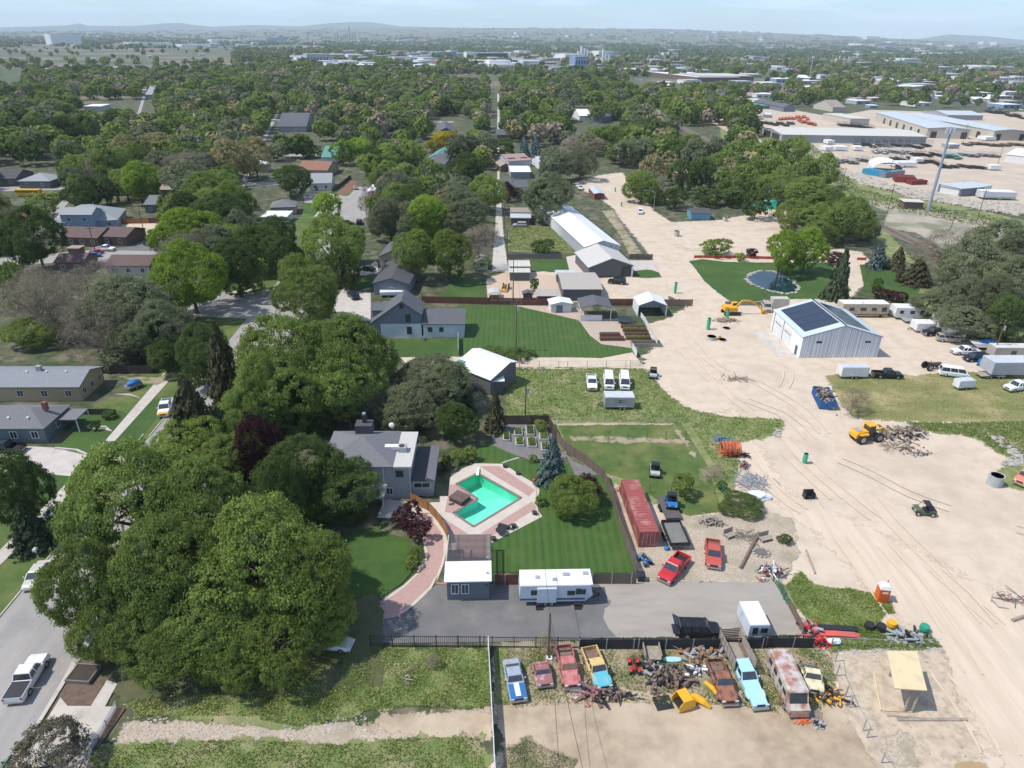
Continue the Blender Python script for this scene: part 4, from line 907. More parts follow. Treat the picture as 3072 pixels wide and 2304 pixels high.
x3 = W_ + W2 - .35; y3 = (nl3 - nl2).dot(pe2)
MB().box(x3, y3, 2.85, x3 + W3 * .66, y3 + D3, 3.05).build('low_flat_roof', SH['dark'], t)
MB().add([(x3 + W3 * .66, y3, 3.45), (x3 + W3, y3, 2.95), (x3 + W3, y3 + D3, 2.95), (x3 + W3 * .66, y3 + D3, 3.45), (x3 + W3 * .66, y3, 2.85), (x3 + W3, y3, 2.85), (x3 + W3, y3 + D3, 2.85), (x3 + W3 * .66, y3 + D3, 2.85)], [(0, 1, 2, 3), (0, 4, 5, 1), (1, 5, 6, 2), (2, 6, 7, 3), (3, 7, 4, 0)]).build('sloped_roof', SH['grey'], t)
MB().box(x3, y3 + .35, 0, x3 + W3 - .35, y3 + D3 - .35, 2.85).build('wing_wall', WL['grey'], t); wins(t, x3 + W3 * .45, y3 + .35, 1.5, 2.3, .8)
pole = MB().tube([(W_ * .86, D_ + .2, 4), (W_ * .86, D_ + .2, 6.6)], .04, 5); dsh = pole.build('dish_mast', M_galv, t); MB().tube([(W_ * .86, D_ + .1, 6.8), (W_ * .86, D_ - .08, 6.85)], [.45, .2], 14).build('satellite_dish', M_white, dsh)
POOLHOUSE = t
# 2 shed, 3 others
t = bld('garden_shed', 'blue grey shed with white metal roof between the pergola and the asphalt', 'shed', 'g:1095,250 1458,243 1458,97', 3.1, 'shed', .06, 'white', 'slate', .3)
a0, a1, b0, b1 = t['b0']
for k in (.19, .43): wins(t, a0 + (a1 - a0) * k, b0, 1.15, .75, 1.35)
roofthing(t, 'roof_vent', 5.1, 1.2, 3.35, .3, .12, .2, M_galv); roofthing(t, 'roof_vent', 5.1, 3.6, 3.5, .3, .12, .2, M_galv); MB().box(a0 + 4.6, b0 - .12, 2.3, a0 + 4.75, b0, 2.5).build('lamp', M_dark, t)
# workshop
t = bld('metal_workshop', 'pale blue metal workshop with solar panels on both roof slopes', 'workshop', '7:530,1557 1141,1553 322,1347', 4.7, 'gy', .30, 'bluemetal', 'rib', .15)
W_, D_, h = t['dim']; a0, a1, b0, b1 = t['b0']; rx = W_ / 2; ro = [c for c in t.children if c.name.startswith('roof')][0]
def slope_panel(x0, x1, y0, y1, up, nm='solar_panel'):
 f = lambda x: h + .30 * (x if x < rx else W_ - x) + .16
 q = [(x0, y0, f(x0)), (x1, y0, f(x1)), (x1, y1, f(x1)), (x0, y1, f(x0))]; n = (0, 0, .07)
 b = MB().add(q + [(a[0], a[1], a[2] + .07) for a in q], [(3, 2, 1, 0), (4, 5, 6, 7), (0, 1, 5, 4), (1, 2, 6, 5), (2, 3, 7, 6), (3, 0, 4, 7)]); b.build(nm, M_solar, ro)
for k in range(4):
 y = D_ * (.13 + .20 * k); slope_panel(1.2, rx - .45, y, y + D_ * .192, 0)
for k in range(3):
 y = D_ * (.10 + .27 * k); slope_panel(rx + 1.0, W_ - 2.2, y, y + D_ * .26, 0)
b = MB()
for k in (-1, 1): b.bar((k * W_ * 0 + rx + (.01 if k > 0 else -.01), 0, h + .3 * rx + .18), (rx if k > 0 else rx - .01, D_, h + .3 * rx + .18), .35, .06)
b.build('ridge_cap', M_galv, ro)
fr = MB(); fr.bar((0, -.03, h + .07), (rx, -.03, h + .3 * rx + .07), .10, .2); fr.bar((rx, -.03, h + .3 * rx + .07), (W_, -.03, h + .07), .1, .2); fr.build('gable_trim', mat('trim_blue', (.26, .31, .35), .5), t)
for k, x in ((0, .21), (1, .82)): MB().box(a0 + W_ * x - .6, b0 - .05, 3.4, a0 + W_ * x + .6, b0 + .02, 3.85).build('window', M_glass, t)
for k, y in ((0, .45), (1, .76)):
 dd = MB().box(a0 - .06, D_ * y - 1.9, 0, a0 + .02, D_ * y + 1.9, 3.9).build('garage_door', M_white, t)
 for j in range(4): MB().box(a0 - .10, D_ * y - 1.5 + j * .85, 2.75, a0 - .05, D_ * y - 1.0 + j * .85, 3.0).build('door_window', M_glass, dd)
for y in (.6, .92): MB().box(a0 - .08, D_ * y - .08, 0, a0 + .02, D_ * y + .08, 4.6).build('frame_post', M_dark, t)
d = MB().box(a0 - .06, D_ * .13 - .5, 0, a0 + .02, D_ * .13 + .5, 2.05).build('door', M_glass, t)
sheet('concrete_pad', [tuple((t.matrix_basis @ Vector(p))[:2]) for p in ((-4.5, 1, 0), (a0, 0, 0), (a0, D_ * .95, 0), (-4.5, D_ * .95, 0))], M_conc)
# saltbox house
t = bld('gabled_house', 'grey blue house with steep asymmetric gable and low grey roofed wing', 'house', '5:733,1238 1108,1238 1000,1125', 3.3, 'gy', .72, 'slate', 'blue', .3, ridge=.62, D=8.0)
W_, D_, h = t['dim']; a0, a1, b0, b1 = t['b0']
nl4, _, _, W4, D4 = eave('5:1090,1242 1400,1242 1400,1135', 3.2)
x4 = W_ - .2; wing = build_block(t, W4, 8.4, 3.2, 'gx', .28, 'slate', 'pale', .3, 0, 0, .62, 0, 0, True, 'dark', x4, -.15)
for x, z, w_, hh in ((W_ * .62, 6.9, .7, .9), (W_ * .73, 3.7, .9, 1.7)): wins(t, x, b0, z, w_, hh, 'f', 'dark')
MB().box(a0 + 2.0, b0 - .04, 0, a1, b0 - .003, 3.25).build('lower_siding', WL['pale'], t)
wins(t, W_ * .74, b0 - .04, .9, .9, 1.6, 'f', 'dark'); wins(t, x4 + 1.8, .15, 1.5, .8, .9, 'f', 'dark'); wins(t, x4 + 4.3, .15, 1.5, .8, .9, 'f', 'dark')
MB().box(.2, 3.2, 3.0, 5.0, 7.8, 5.2).build('dormer', WL['blue'], t); MB().box(0, 2.9, 5.2, 5.3, 8.1, 5.4).build('dormer_roof', SH['slate'], t)
ac = thing('cooling_unit', 'round grey cooling unit on the lawn against the pale blue siding', 'air conditioner', gp('5:1108,1350')[0]); MB().box(-.45, -.45, 0, .45, .45, .85).build('casing', M_galv, ac); MB().cyl(0, 0, .85, .9, .36).build('fan', M_dark, ac)
BL = """long_house|long grey roofed house with yellow walls at the left edge|house|b:-420,344 718,342 912,152|2.9|gx|.33|pale2|yellow|win=5,winr=3,ridge=.5
corner_house|blue grey house with grey hipped roof beside the concrete driveway|house|b:-420,722 400,718 610,500|2.8|hip|.42|grey|slate|win=4,winr=1
blue_house|sky blue two storey house behind the brown apartments|house|4:412,464 652,464 664,425|5.4|gx|.4|pale|sky|win=2,two=1
blue_house_wing|wide low hipped wing of the sky blue house|house|4:345,527 835,500 700,430|2.7|hip|.45|pale|sky|win=4
apartment_row|brown roofed apartment row below the sky blue house, left part|apartment|4:370,620 692,630 735,556|2.8|gx|.3|brown|brown|win=4,door=.5
apartment_row|brown roofed apartment with gable at its right end beside the parking lot|apartment|4:694,617 895,624 985,556|2.8|gx|.3|brown|brown|win=2,door=.4
apartment_row|brown roofed apartment in front of the parked red car|apartment|4:375,806 592,802 655,736|2.8|gx|.3|brown|brown|win=2
apartment_row|brown roofed apartment nearest the lime green tree|apartment|4:738,828 1062,828 1120,748|2.8|gx|.3|brown|cream|win=3
bin_store|small tan flat roofed store between the brown apartments|shed|4:465,702 562,703 568,680|2.2|flat|0|tan|brown|
hip_house|pale grey hipped house behind the school bus|house|4:118,224 352,224 424,183|3|hip|.35|pale|dgrey|win=2
dark_roof_house|dark roofed house at the left edge beside the pale hipped house|house|4:-60,208 110,206 165,158|3|gx|.3|dark|dgrey|win=2
grey_cottage|grey roofed cottage half hidden by the tall grey green tree|house|4:1015,392 1105,392 1110,335|3|gx|.3|grey|dgrey|win=1
low_house|long low house with pale roof beyond the street lamp's lawn|house|4:980,228 1110,230 1100,184|3|hip|.3|pale|dgrey|win=2
hip_house|grey hipped house at the corner of the wide street|house|5:20,413 208,407 262,365|2.8|hip|.4|grey|tan|win=2
carport|white flat roofed carport below the grey hipped house|carport|4:1850,478 2040,478 2040,434|2.6|flat|0|white|white|
small_house|small white house with pale grey roof beside the planting bed|house|5:298,240 462,238 455,193|3|gx|.4|pale|white|win=2,door=.3
terracotta_house|terracotta roofed house above the small white house|house|5:210,142 432,148 436,100|2.8|gx|.3|terra|tan|win=3
grey_gable_house|grey gabled house in front of the green roofed cottage|house|5:1090,118 1248,122 1240,62|3|gy|.5|grey|grey|win=1
green_roof_cottage|cottage with green metal roof beside the yellow tree|house|5:1130,70 1276,74 1250,8|3.3|gy|.5|green|white|win=1
white_gable_house|white house with pale gabled roof hidden among the trees|house|5:905,572 1058,572 1040,450|4.4|gy|.6|pale|white|win=2
beige_house|beige house with slate gabled roof above the dark roofed house|house|5:790,762 1000,768 970,665|3|gy|.45|slate|cream|win=2
dark_gable_house|long dark roofed house behind the grey blue gabled house|house|5:748,952 1015,958 980,802|3.1|gy|.3|dark|blue|win=1
garden_hut|small white gabled shed beside the yellow green bush|shed|5:1480,800 1580,798 1562,764|2.3|gy|.5|silver|white|win=1
open_shed|double white roofed open shed at the foot of the alley|shed|5:1722,830 1877,830 1877,790|2.9|shed|.02|beige|dgrey|
open_shed|lower white roof of the open shed over the alley gravel|shed|5:1722,873 1877,873 1877,833|2.4|flat|0|beige|dgrey|
long_metal_building|long white ridged metal building beside the dirt road|warehouse|6:600,695 862,683 700,402|3.9|gy|.32|white|rib|
grey_house|grey house with pale cream gabled roof below the long metal building|house|6:628,840 960,826 910,716|3|gy|.36|cream|dgrey|
tan_workshop|dark grey workshop with tan low roof beside the board fence|workshop|6:442,994 732,994 712,874|3.1|gx|.10|wtan|dgrey|
lean_to|low tan lean-to against the board fence left of the tan roofed workshop|shed|6:262,1042 432,1042 430,992|2|flat|0|wtan|dgrey|
low_shed|pale flat roof behind the tan roofed workshop|shed|6:398,885 535,885 535,856|2.4|flat|0|silver|dgrey|
tiny_shed|tiny blue grey gabled shed against the board fence|shed|6:158,1030 242,1030 236,1006|1.7|gy|.35|slate|dgrey|
arched_shed|small pale arched shed against the board fence|shed|5:1572,1030 1664,1030 1660,996|1.3|arch|.2|cream|white|
white_shed|small white shed with blue grey door below the board fence|shed|6:356,1104 522,1098 515,1057|2.1|gy|.22|white|white|
blue_shed|bright blue shed with dark roof between two round trees|shed|6:1358,452 1508,455 1506,417|2.5|gx|.2|dark|bright|
wooden_shed|red brown wooden shed with grey metal roof beside the dirt road|shed|6:668,314 750,314 746,262|2.3|gy|.2|silver|red|
garage|grey garage with white metal roof right of the alley|garage|6:72,158 222,158 221,114|3|gx|.12|white|grey|
pink_house|pink roofed house with solar panels beside the alley|house|6:60,82 226,72 224,26|3.2|gx|.2|pink|pale|
brown_garage|brown gabled garage left of the white roofed garage|garage|6:0,120 82,118 78,86|2.6|gy|.5|tan|brown|
white_house|white house with pale metal roof right of the pink roofed house|house|6:275,98 402,96 398,52|3|gx|.2|silver|white|win=2
grey_house|small grey house beside the parked dark car right of the alley|house|6:12,262 118,258 112,218|3|gx|.3|slate|grey|win=1
porch_house|white porched house above the small lawn right of the alley|house|6:108,270 206,268 202,226|3|gx|.3|slate|white|win=2
brown_roof_house|brown flat roofed house above the white slatted carport|house|6:72,445 222,447 218,412|2.9|gx|.1|tan|brown|
slat_carport|white roofed carport above the parked pale car|carport|6:72,484 222,486 218,452|2.5|flat|0|silver|brown|
rail_house|brown hipped house in the trees beside the railway|house|6:1268,170 1446,164 1420,126|3|hip|.35|tan|brown|win=2
rail_house|grey brown roofed house left of the brown hipped house by the railway|house|6:1190,150 1268,150 1262,110|3|gx|.3|tan|brown|
dark_gable_house|dark grey cross gabled house beside the yellow tree|house|2:625,800 735,800 730,755|3.5|gy|.5|slate|dgrey|
dark_house|dark roofed house right of the alley behind the purple tree|house|2:985,815 1062,815 1060,795|3.2|gx|.3|slate|dgrey|
blue_gable_house|blue grey gabled house with white metal roof in the mid woods|house|2:1520,705 1622,712 1600,680|4|gy|.4|slate|blue|
white_porch_house|white roofed porch beside the blue grey gabled house|house|2:1485,700 1560,700 1556,674|3.5|gx|.2|white|white|
grey_roof_house|grey roofed house behind the telephone pole in the left woods|house|1:1672,765 1850,765 1845,722|3.5|gx|.3|slate|grey|
white_flat_house|long white roofed building in the left woods|building|1:500,642 610,642 605,628|4|flat|0|white|cream|
grey_house|small grey house lost in the left woods|house|1:875,572 918,572 916,550|4|gx|.3|pale|grey|
dark_house|dark roofed house in the left woods, below the small grey one|house|1:1060,640 1130,640 1125,608|4|gx|.3|slate|dgrey|
grey_house|pale grey roofed house at the far left woods' edge|house|1:1075,775 1130,775 1125,728|3.5|gx|.3|pale|grey|
teal_house|teal roofed house beside the wide street's trees|house|1:1935,950 2030,950 2025,892|3.2|gx|.2|green|pale|
dark_house|dark gabled house above the teal roofed house|house|1:2020,870 2150,872 2140,815|3.4|gy|.4|slate|dgrey|
grey_house|grey gabled bungalow beside the small dark tree|house|1:1680,880 1780,880 1775,846|3.2|gy|.4|slate|tan|
barn_lean_to|low white lean-to roof of the barn in the lane|shed|5:1590,1650 1692,1648 1692,1500|2.6|flat|0|white|dgrey|
industrial_shed|long tan industrial shed with open left end above the hedgerow|warehouse|3:715,834 1618,847 1590,800|5|gx|.06|beige|grey|
industrial_hall|large pale roofed industrial hall behind the cell tower|warehouse|3:1617,794 1887,802 1240,695|6.5|gy|.08|silver|beige|
industrial_hall|pale roofed industrial hall at the right edge|warehouse|3:2030,810 2240,812 1606,706|6.5|gy|.08|silver|beige|
yard_building|tan lean-to bays at the left of the large industrial hall|warehouse|3:1140,735 1262,735 1262,702|5|flat|0|beige|cream|
yard_building|white walled shed beyond the industrial yard|shed|3:1740,712 1965,715 1960,690|4|gx|.1|silver|grey|
metal_shed|white metal shed cut by the right edge above the rubble bank|shed|7:2072,160 2260,180 2250,122|4|gx|.1|white|white|
tower_hut|brown block hut with flat pale roof beside the cell tower|shed|7:1300,522 1462,528 1480,506|3|flat|0|beige|brown|
long_shed|long white flat shed facing the rubble bank|shed|7:1572,400 1735,430 1800,365|3|flat|0|silver|white|
long_shed|open fronted white shed right of the long white shed|shed|7:1740,424 1925,410 1880,362|3.4|flat|0|silver|blue|
school_wing|brown brick school wing with white roof beside the trees|school|3:60,452 200,470 180,432|8|flat|0|cream|brown|
school_wing|long white flat roofed school wing behind the brown one|school|3:190,478 460,478 440,447|7|flat|0|white|brown|
school_wing|far brown school block with flat roof|school|2:1925,425 2110,418 2100,400|7|flat|0|cream|tan|
town_block|white retail block in the right hand streets|building|3:835,482 918,484 916,465|6|flat|0|white|white|
town_block|long pale retail building among the right hand trees|building|3:1395,505 1680,495 1660,475|6|flat|0|silver|cream|
town_block|white roofed retail building below the long pale one|building|3:1480,540 1620,530 1600,515|6|flat|0|white|cream|
yard_house|grey and white house row above the orange trailers|house|3:220,640 340,645 330,618|4|gx|.3|slate|grey|
yard_house|blue sided house above the orange trailers' yard|house|3:725,665 800,665 790,630|4|gy|.4|slate|blue|
yard_house|tan house above the black trailer row|house|3:1030,665 1110,665 1100,645|4|gx|.3|tan|cream|
yard_fence_shed|long teal walled store above the orange trailers|shed|3:570,655 700,655 698,638|3|flat|0|green|green|"""
SH['pale2'] = shingle('pale_speckled', (.26, .27, .285), (.19, .20, .215)); WL['green'] = siding('teal', (.10, .22, .20))
BLD = {}
for ln in BL.split('\n'):
 q = ln.split('|'); kw = {}
 for e in q[9].split(',') if len(q) > 9 and q[9] else []:
  k, v = e.split('='); kw[k] = float(v) if '.' in v else int(v)
 nm = q[0]
 BLD.setdefault(nm, []).append(bld(nm, q[1], q[2], q[3], float(q[4]), q[5], float(q[6]), q[7], q[8], **kw))
AH = []
for i, (x, y, rk, cn) in enumerate(AUTOH):
 t = thing('house', None, 'house', (x, y, 0), RZ0 + rh.uniform(-.05, .05)); W_, D_ = (rh.uniform(11, 17), rh.uniform(8, 11)) if rh.random() < .6 else (rh.uniform(8, 11), rh.uniform(11, 15)); kd = rh.choice(('gx', 'gy', 'hip', 'hip') if W_ > D_ else ('gy', 'hip'))
 build_block(t, W_, D_, 3.0, kd, rh.uniform(.3, .5), rk, rh.choice(('grey', 'cream', 'white', 'tan', 'blue', 'brown')), .4, 2, 0, .5, 0, 0, True, 'white', -W_ / 2, -D_ / 2); AH.append((t, *proj((x, y, 3))[:2], '%s %s roofed house' % (cn, {'gx': 'side gabled', 'gy': 'gabled', 'hip': 'hipped'}[kd])))
# details on some of them
t = BLD['long_house'][0]; W_, D_, h = t['dim']
for x in (-4, -7.5, -11): roofthing(t, 'roof_vent', W_ + x, D_ * .42, h + .33 * D_ * .42, .35, .35, .35, M_white)
roofthing(t, 'chimney', W_ - 9, D_ * .48, h + .33 * D_ * .48, .9, .7, 1.0, M_galv)
t = BLD['corner_house'][0]; W_, D_, h = t['dim']; roofthing(t, 'chimney', W_ * .87, D_ * .55, h + 1.5, .7, .6, 1.1, M_red)
for x in (-3.4, -6.5): roofthing(t, 'roof_vent', W_ + x, 1.9, h + .9, .35, .35, .3, M_white)
MB().box(W_ - .5, D_ * .45, 2.3, W_ + 3.0, D_ * .45 + 3.8, 2.5).build('porch_roof', SH['grey'], t)
for y in (.1, 3.6): MB().box(W_ + 2.8, D_ * .45 + y, 0, W_ + 2.95, D_ * .45 + y + .15, 2.3).build('porch_post', M_white, t)
for nm in ('pink_house',):
 t = BLD[nm][0]; W_, D_, h = t['dim']; ro = [c for c in t.children if c.name.startswith('roof')][0]
 for k in (.1, .62): MB().box(W_ * k, D_ * .15, h + .9, W_ * (k + .3), D_ * .42, h + 1.1).build('solar_panel', M_solar, ro)
t = BLD['grey_house'][0]; W_, D_, h = t['dim']; MB().box(W_ * .74, -.02, 0, W_ * .95, .32, 2.7).build('porch', M_dark, t); MB().box(W_ * .93, -.25, 0, W_ * .96, -.1, 3.0).build('porch_post', M_white, t)
t = BLD['white_shed'][0]; W_, D_, h = t['dim']; MB().box(W_ * .28, t['b0'][2] - .04, 0, W_ * .56, t['b0'][2] + .02, 1.9).build('door', WL['blue'], t)
for t in BLD['industrial_hall']:
 W_, D_, h = t['dim']
 for x in (.1, .8): MB().box(W_ * x, t['b0'][2] - .1, 0, W_ * (x + .14), t['b0'][2] + .02, 4.5).build('bay_door_or_opening', M_dark, t)
 for k in range(6): MB().box(t['b0'][0] - .1, D_ * (.12 + .13 * k), 0, t['b0'][0] + .02, D_ * (.12 + .13 * k) + 4, 4.2).build('bay_door_or_opening', M_dark, t)
t = BLD['industrial_shed'][0]; W_, D_, h = t['dim']
for k in range(2): MB().box(t['b0'][0] - .1, D_ * (.12 + .4 * k), 0, t['b0'][0] + .02, D_ * (.45 + .4 * k), 4.4).build('bay_door_or_opening', M_dark, t)  # dark panels stand in for the shade inside the open left end
for k in range(5): MB().box(W_ * (.2 * k + .1) - .1, t['b0'][2] - .12, 0, W_ * (.2 * k + .1) + .1, t['b0'][2] + .02, 4.9).build('pilaster', M_galv, t)
# barn in the lane (white and green roof)
t = bld('lane_barn', 'dark barn with white metal roof and green far slope beside the lane', 'barn', '5:1322,1535 1592,1642 1462,1425', 3.2, 'gx', .3, 'white', 'dgrey', .25, ridge=.72); ro = [c for c in t.children if c.name.startswith('roof')][0]
W_, D_, h = t['dim']; MB().box(.05, .6, h + .3, 1.8, 2.6, h + .75).build('green_sheet', SH['green'], ro)
# pergola, pavilion, tent carport
t = thing('pergola', 'dark slatted pergola roof between the pool and the white roofed shed', 'pergola', G(*px('c:1215,1488')[0], 2.7) - Vector((0, 0, 2.7)), R(1.5))
p0, p1, p2 = (G(*q, 2.7) for q in px('c:1215,1488 1588,1486 1588,1255')); W_ = (p1 - p0).length; D_ = (p2 - p1).length; M_slat = mat('dark_slats', (.11, .10, .10), .8)
for k in range(24): MB().box(0, D_ * k / 23.5, 2.72, W_, D_ * k / 23.5 + .085, 2.78).build('slat', M_slat, t)
for x in (.12, W_ * .22, W_ * .82, W_ - .2): MB().box(x, 0, 2.5, x + .09, D_, 2.72).build('beam', M_slat, t)
for x in (.12, W_ - .2):
 for y in (.1, D_ - .2): MB().box(x, y, 0, x + .12, y + .12, 2.5).build('post', M_slat, t)
MB().box(-.15, 0, 0, -.02, D_ + .1, 2.6).build('side_wall', WL['cream'], t)
t = bld('pavilion', 'open pavilion with slate gabled roof beside the trampoline', 'pavilion', '6:572,1128 802,1128 806,1058', 3.3, 'gy', .25, 'slate', 'white', .3, walls=False); W_, D_, h = t['dim']
MB().box(.4, .5, 0, W_ * .7, .6, 1.5).build('front_panel', WL['white'], t); MB().box(.3, .6, 2.2, .4, D_ - .5, 3.2).build('side_panel', WL['white'], t)
t = bld('tent_carport', 'white peaked carport tent open towards the yard beside the white wall', 'carport', '6:985,1108 1190,1108 1168,1046', 2.7, 'gy', .38, 'white', 'white', .05, walls=False); W_, D_, h = t['dim']; M_tarp = mat('white_tarp', (.78, .78, .78), .6)
MB().box(0, 0, .0, .06, D_, h).build('side_sheet', M_tarp, t); MB().box(W_ - .06, 0, 0, W_, D_, h).build('side_sheet', M_tarp, t); MB().box(.1, D_ - .08, 0, W_ - .1, D_ - .02, h).build('back_sheet', M_tarp, t)
# satellite-town beyond: one object for each far building
def far(u, v, w, h, m, name='town_building', dp=.8, key='s'):
 p0 = GT(u - w / 2, v); p1 = GT(u + w / 2, v); z = proj(p0)[2]; W_ = (p1 - p0).length; H = h * z / FPX * 1.05
 b = MB(); D = min(W_ * dp, 60) + 4; b.box(0, 0, -1, W_, D, H, 0); b.box(-.2, -.2, H, W_ + .2, D + .2, H + .5, 1)
 n = max(1, int(W_ / 7))
 for k in range(0 if name in ('hangar', 'warehouse') else n): b.box(W_ * (k + .25) / n, -.15, H * .25, W_ * (k + .75) / n, -.02, H * .6, 2)
 o = b.build(name, [m[0], m[1], M_glass]); o.location = p0; o.rotation_euler = (0, 0, math.atan2((p1 - p0).y, (p1 - p0).x) + R(2)); return o
mw = mat('town_white', (.78, .78, .76), .7); mg = mat('town_grey', (.42, .44, .46), .8); mb_ = mat('town_brick', (.30, .16, .12), .85); mt = mat('town_tan', (.50, .42, .32), .8); mbl = mat('town_blue', (.22, .33, .48), .6); mdk = mat('town_dark', (.08, .08, .085), .8)
FB = [  # distinct far buildings with their own labels
 ('hangar', 'huge white hangar with dark roof edge on the far left plain', 203, 135, 92, 28, (mw, mbl)),
 ('warehouse', 'long white warehouse on the plain left of centre', 455, 136, 130, 7, (mw, mw)), ('warehouse', 'long low white and blue warehouse behind the tree line', 720, 128, 170, 8, (mw, mw)),
 ('warehouse', 'low blue roofed warehouse near the grain towers', 830, 124, 60, 8, (mbl, mbl)), ('warehouse', 'white warehouse strip below the plain', 590, 140, 90, 6, (mw, mw)),
 ('office_block', 'grey four storey office block in the far town', 955, 188, 66, 22, (mg, mg)), ('office_block', 'wide dark glazed office block with white end in the far town', 1480, 178, 90, 16, (mdk, mg)),
 ('office_block', 'white end of the dark glazed office block', 1415, 178, 30, 18, (mw, mw)), ('warehouse', 'blue grey flat building right of the office block', 1340, 170, 60, 12, (mbl, mg)),
 ('brick_building', 'long red brick building in the far town centre', 1430, 196, 70, 12, (mb_, mw)), ('warehouse', 'white roofed warehouse right of the brick building', 1500, 198, 65, 14, (mw, mw)), ('warehouse', 'grey roofed warehouse left of the sugar plant', 1600, 200, 60, 14, (mg, mw)),
 ('brick_building', 'red brick building left of the long brick one', 1335, 196, 50, 12, (mb_, mg)), ('plant_building', 'white processing hall with peaked roof in the far factory', 1818, 170, 44, 14, (mw, mw)), ('plant_building', 'blue grey block of the far white factory', 1745, 200, 40, 26, (mbl, mg)),
 ('plant_building', 'white low block in front of the factory silos', 1725, 182, 60, 16, (mw, mw)), ('warehouse', 'blue and white building by the road bridge', 1800, 220, 50, 10, (mbl, mw)), ('warehouse', 'white roofed building on the right far plain', 2620, 118, 40, 8, (mw, mw)),
 ('warehouse', 'tan terraced building on the far right ridge', 2660, 140, 70, 7, (mt, mt)), ('brick_building', 'brown brick building at the far right edge', 3040, 235, 60, 14, (mb_, mb_))]
for nm, lb, u, v, w, h, m in FB: tag(far(u, v, w, h, m, nm), lb, 'building')
FBX = []
for u, v, w, h, mi_, lab in FBL:
 m = ((mw, mw), (mw, mw), (mw, mw), (mg, mw), (mt, mw), (mb_, mg), (mg, mg), (mbl, mw), (mw, mg))[mi_]; o = far(u, v, w, h, m); c = {mw: 'white', mg: 'grey', mt: 'tan', mb_: 'brick red', mbl: 'blue'}[m[0]]; tag(o, None, 'building'); FBX.append((o, u, v, c, 'wide' if w > 26 else 'small', lab))
# ---------------------------------------------------------------- vehicles
M_tyre = mat('tyre_rubber', (.022, .022, .022), .9); M_rim = mat('wheel_rim', (.45, .45, .46), .35, metal=.6); M_lamp = mat('headlamp', (.7, .72, .72), .15, spec=.8); M_tail = mat('tail_lamp', (.45, .02, .02), .3)
M_chrome = mat('chrome', (.55, .56, .57), .25, metal=.8); M_black = mat('black_plastic', (.025, .025, .027), .5); M_rust = mat('rust', (.22, .145, .11), .9, (.13, .09, .075), 2.2)
PT = {'white': paint('car_white', (.74, .75, .76)), 'beige': paint('car_beige', (.52, .50, .44)), 'red': paint('car_red', (.50, .025, .03)), 'fred': paint('car_faded_red', (.48, .085, .065), .5), 'black': paint('car_black', (.012, .013, .016), .2),
 'navy': paint('car_navy', (.02, .025, .045), .25), 'silver': paint('car_silver', (.42, .43, .43)), 'tan': paint('car_tan', (.40, .36, .29)), 'pgrey': rusty('worn_grey_blue', (.30, .36, .42), (.36, .17, .11), .62), 'pink': rusty('worn_pink_red', (.50, .20, .18), (.40, .10, .09), .5),
 'yellow': rusty('worn_yellow', (.62, .44, .18), (.42, .24, .1), .6), 'turq': rusty('worn_turquoise', (.10, .42, .52), (.35, .40, .36), .56), 'rust': rusty('rusty_orange', (.32, .13, .075), (.14, .065, .045), .5), 'sky': rusty('worn_sky_blue', (.36, .62, .70), (.5, .6, .62), .6),
 'cream': rusty('worn_cream', (.66, .60, .40), (.38, .28, .18), .56), 'van': rusty('worn_van', (.50, .46, .40), (.30, .12, .07), .54, .8), 'orange': rusty('worn_orange', (.60, .22, .13), (.5, .3, .24), .56), 'blue': paint('car_blue', (.02, .16, .42)), 'stripe': paint('stripe_blue', (.03, .15, .38)),
 'gold': paint('machine_yellow', (.75, .38, .02), .45), 'maroon': rusty('worn_maroon', (.30, .12, .12), (.6, .5, .46), .58), 'grn': paint('dark_olive', (.10, .12, .07))}
# name: body sections (x, bottom, shoulder, half width) and cabin (x back/front at base, at roof, base z, roof z)
KIND = {
 'sedan': (4.8, 1.82, 1.42, [(-.5, .42, .80, .80), (-.47, .28, .93, .93), (-.3, .22, .96, 1), (.16, .22, .94, 1), (.40, .24, .82, .97), (.48, .28, .70, .90), (.5, .36, .60, .80)], (-.37, .24, -.24, .07), .33),
 'suv': (4.8, 1.92, 1.78, [(-.5, .45, 1.05, .90), (-.48, .32, 1.10, .97), (.2, .30, 1.10, 1), (.42, .32, 1.02, .97), (.49, .34, .88, .90), (.5, .42, .80, .85)], (-.485, .26, -.45, .13), .37),
 'van': (5.2, 2.0, 2.1, [(-.5, .42, 1.15, .92), (-.49, .34, 1.20, 1), (.3, .32, 1.20, 1), (.46, .34, 1.02, .95), (.5, .42, .85, .86)], (-.495, .40, -.48, .28), .36),
 'pickup': (5.7, 1.98, 1.85, [(-.5, .50, 1.08, .95), (-.49, .42, 1.12, 1), (.15, .36, 1.12, 1), (.42, .38, 1.08, .98), (.49, .40, .95, .93), (.5, .46, .86, .88)], (-.13, .23, -.09, .13), .40),
 'old': (5.2, 1.9, 1.75, [(-.5, .55, 1.05, .95), (-.49, .48, 1.10, .98), (-.1, .42, 1.12, 1), (.12, .42, 1.14, 1), (.3, .44, 1.16, .86), (.47, .46, 1.05, .84), (.5, .5, .92, .76)], (-.14, .17, -.10, .09), .38),
 'muscle': (5.0, 1.86, 1.36, [(-.5, .45, .82, .88), (-.46, .3, .92, .97), (-.1, .25, .92, 1), (.15, .25, .92, 1), (.47, .30, .84, .98), (.5, .4, .72, .94)], (-.36, .12, -.2, .0), .35)}
def wheels(t, pts, r, w=.24, rim=True):
 for x, y in pts:
  o = MB().wheel(0, 0, 0, r, w).build('wheel', M_tyre, t); o.location = (x, y, r)
  if rim: MB().wheel(0, .02 if y > 0 else -.02, 0, r * .6, w, 10).build('rim', M_rim, o)
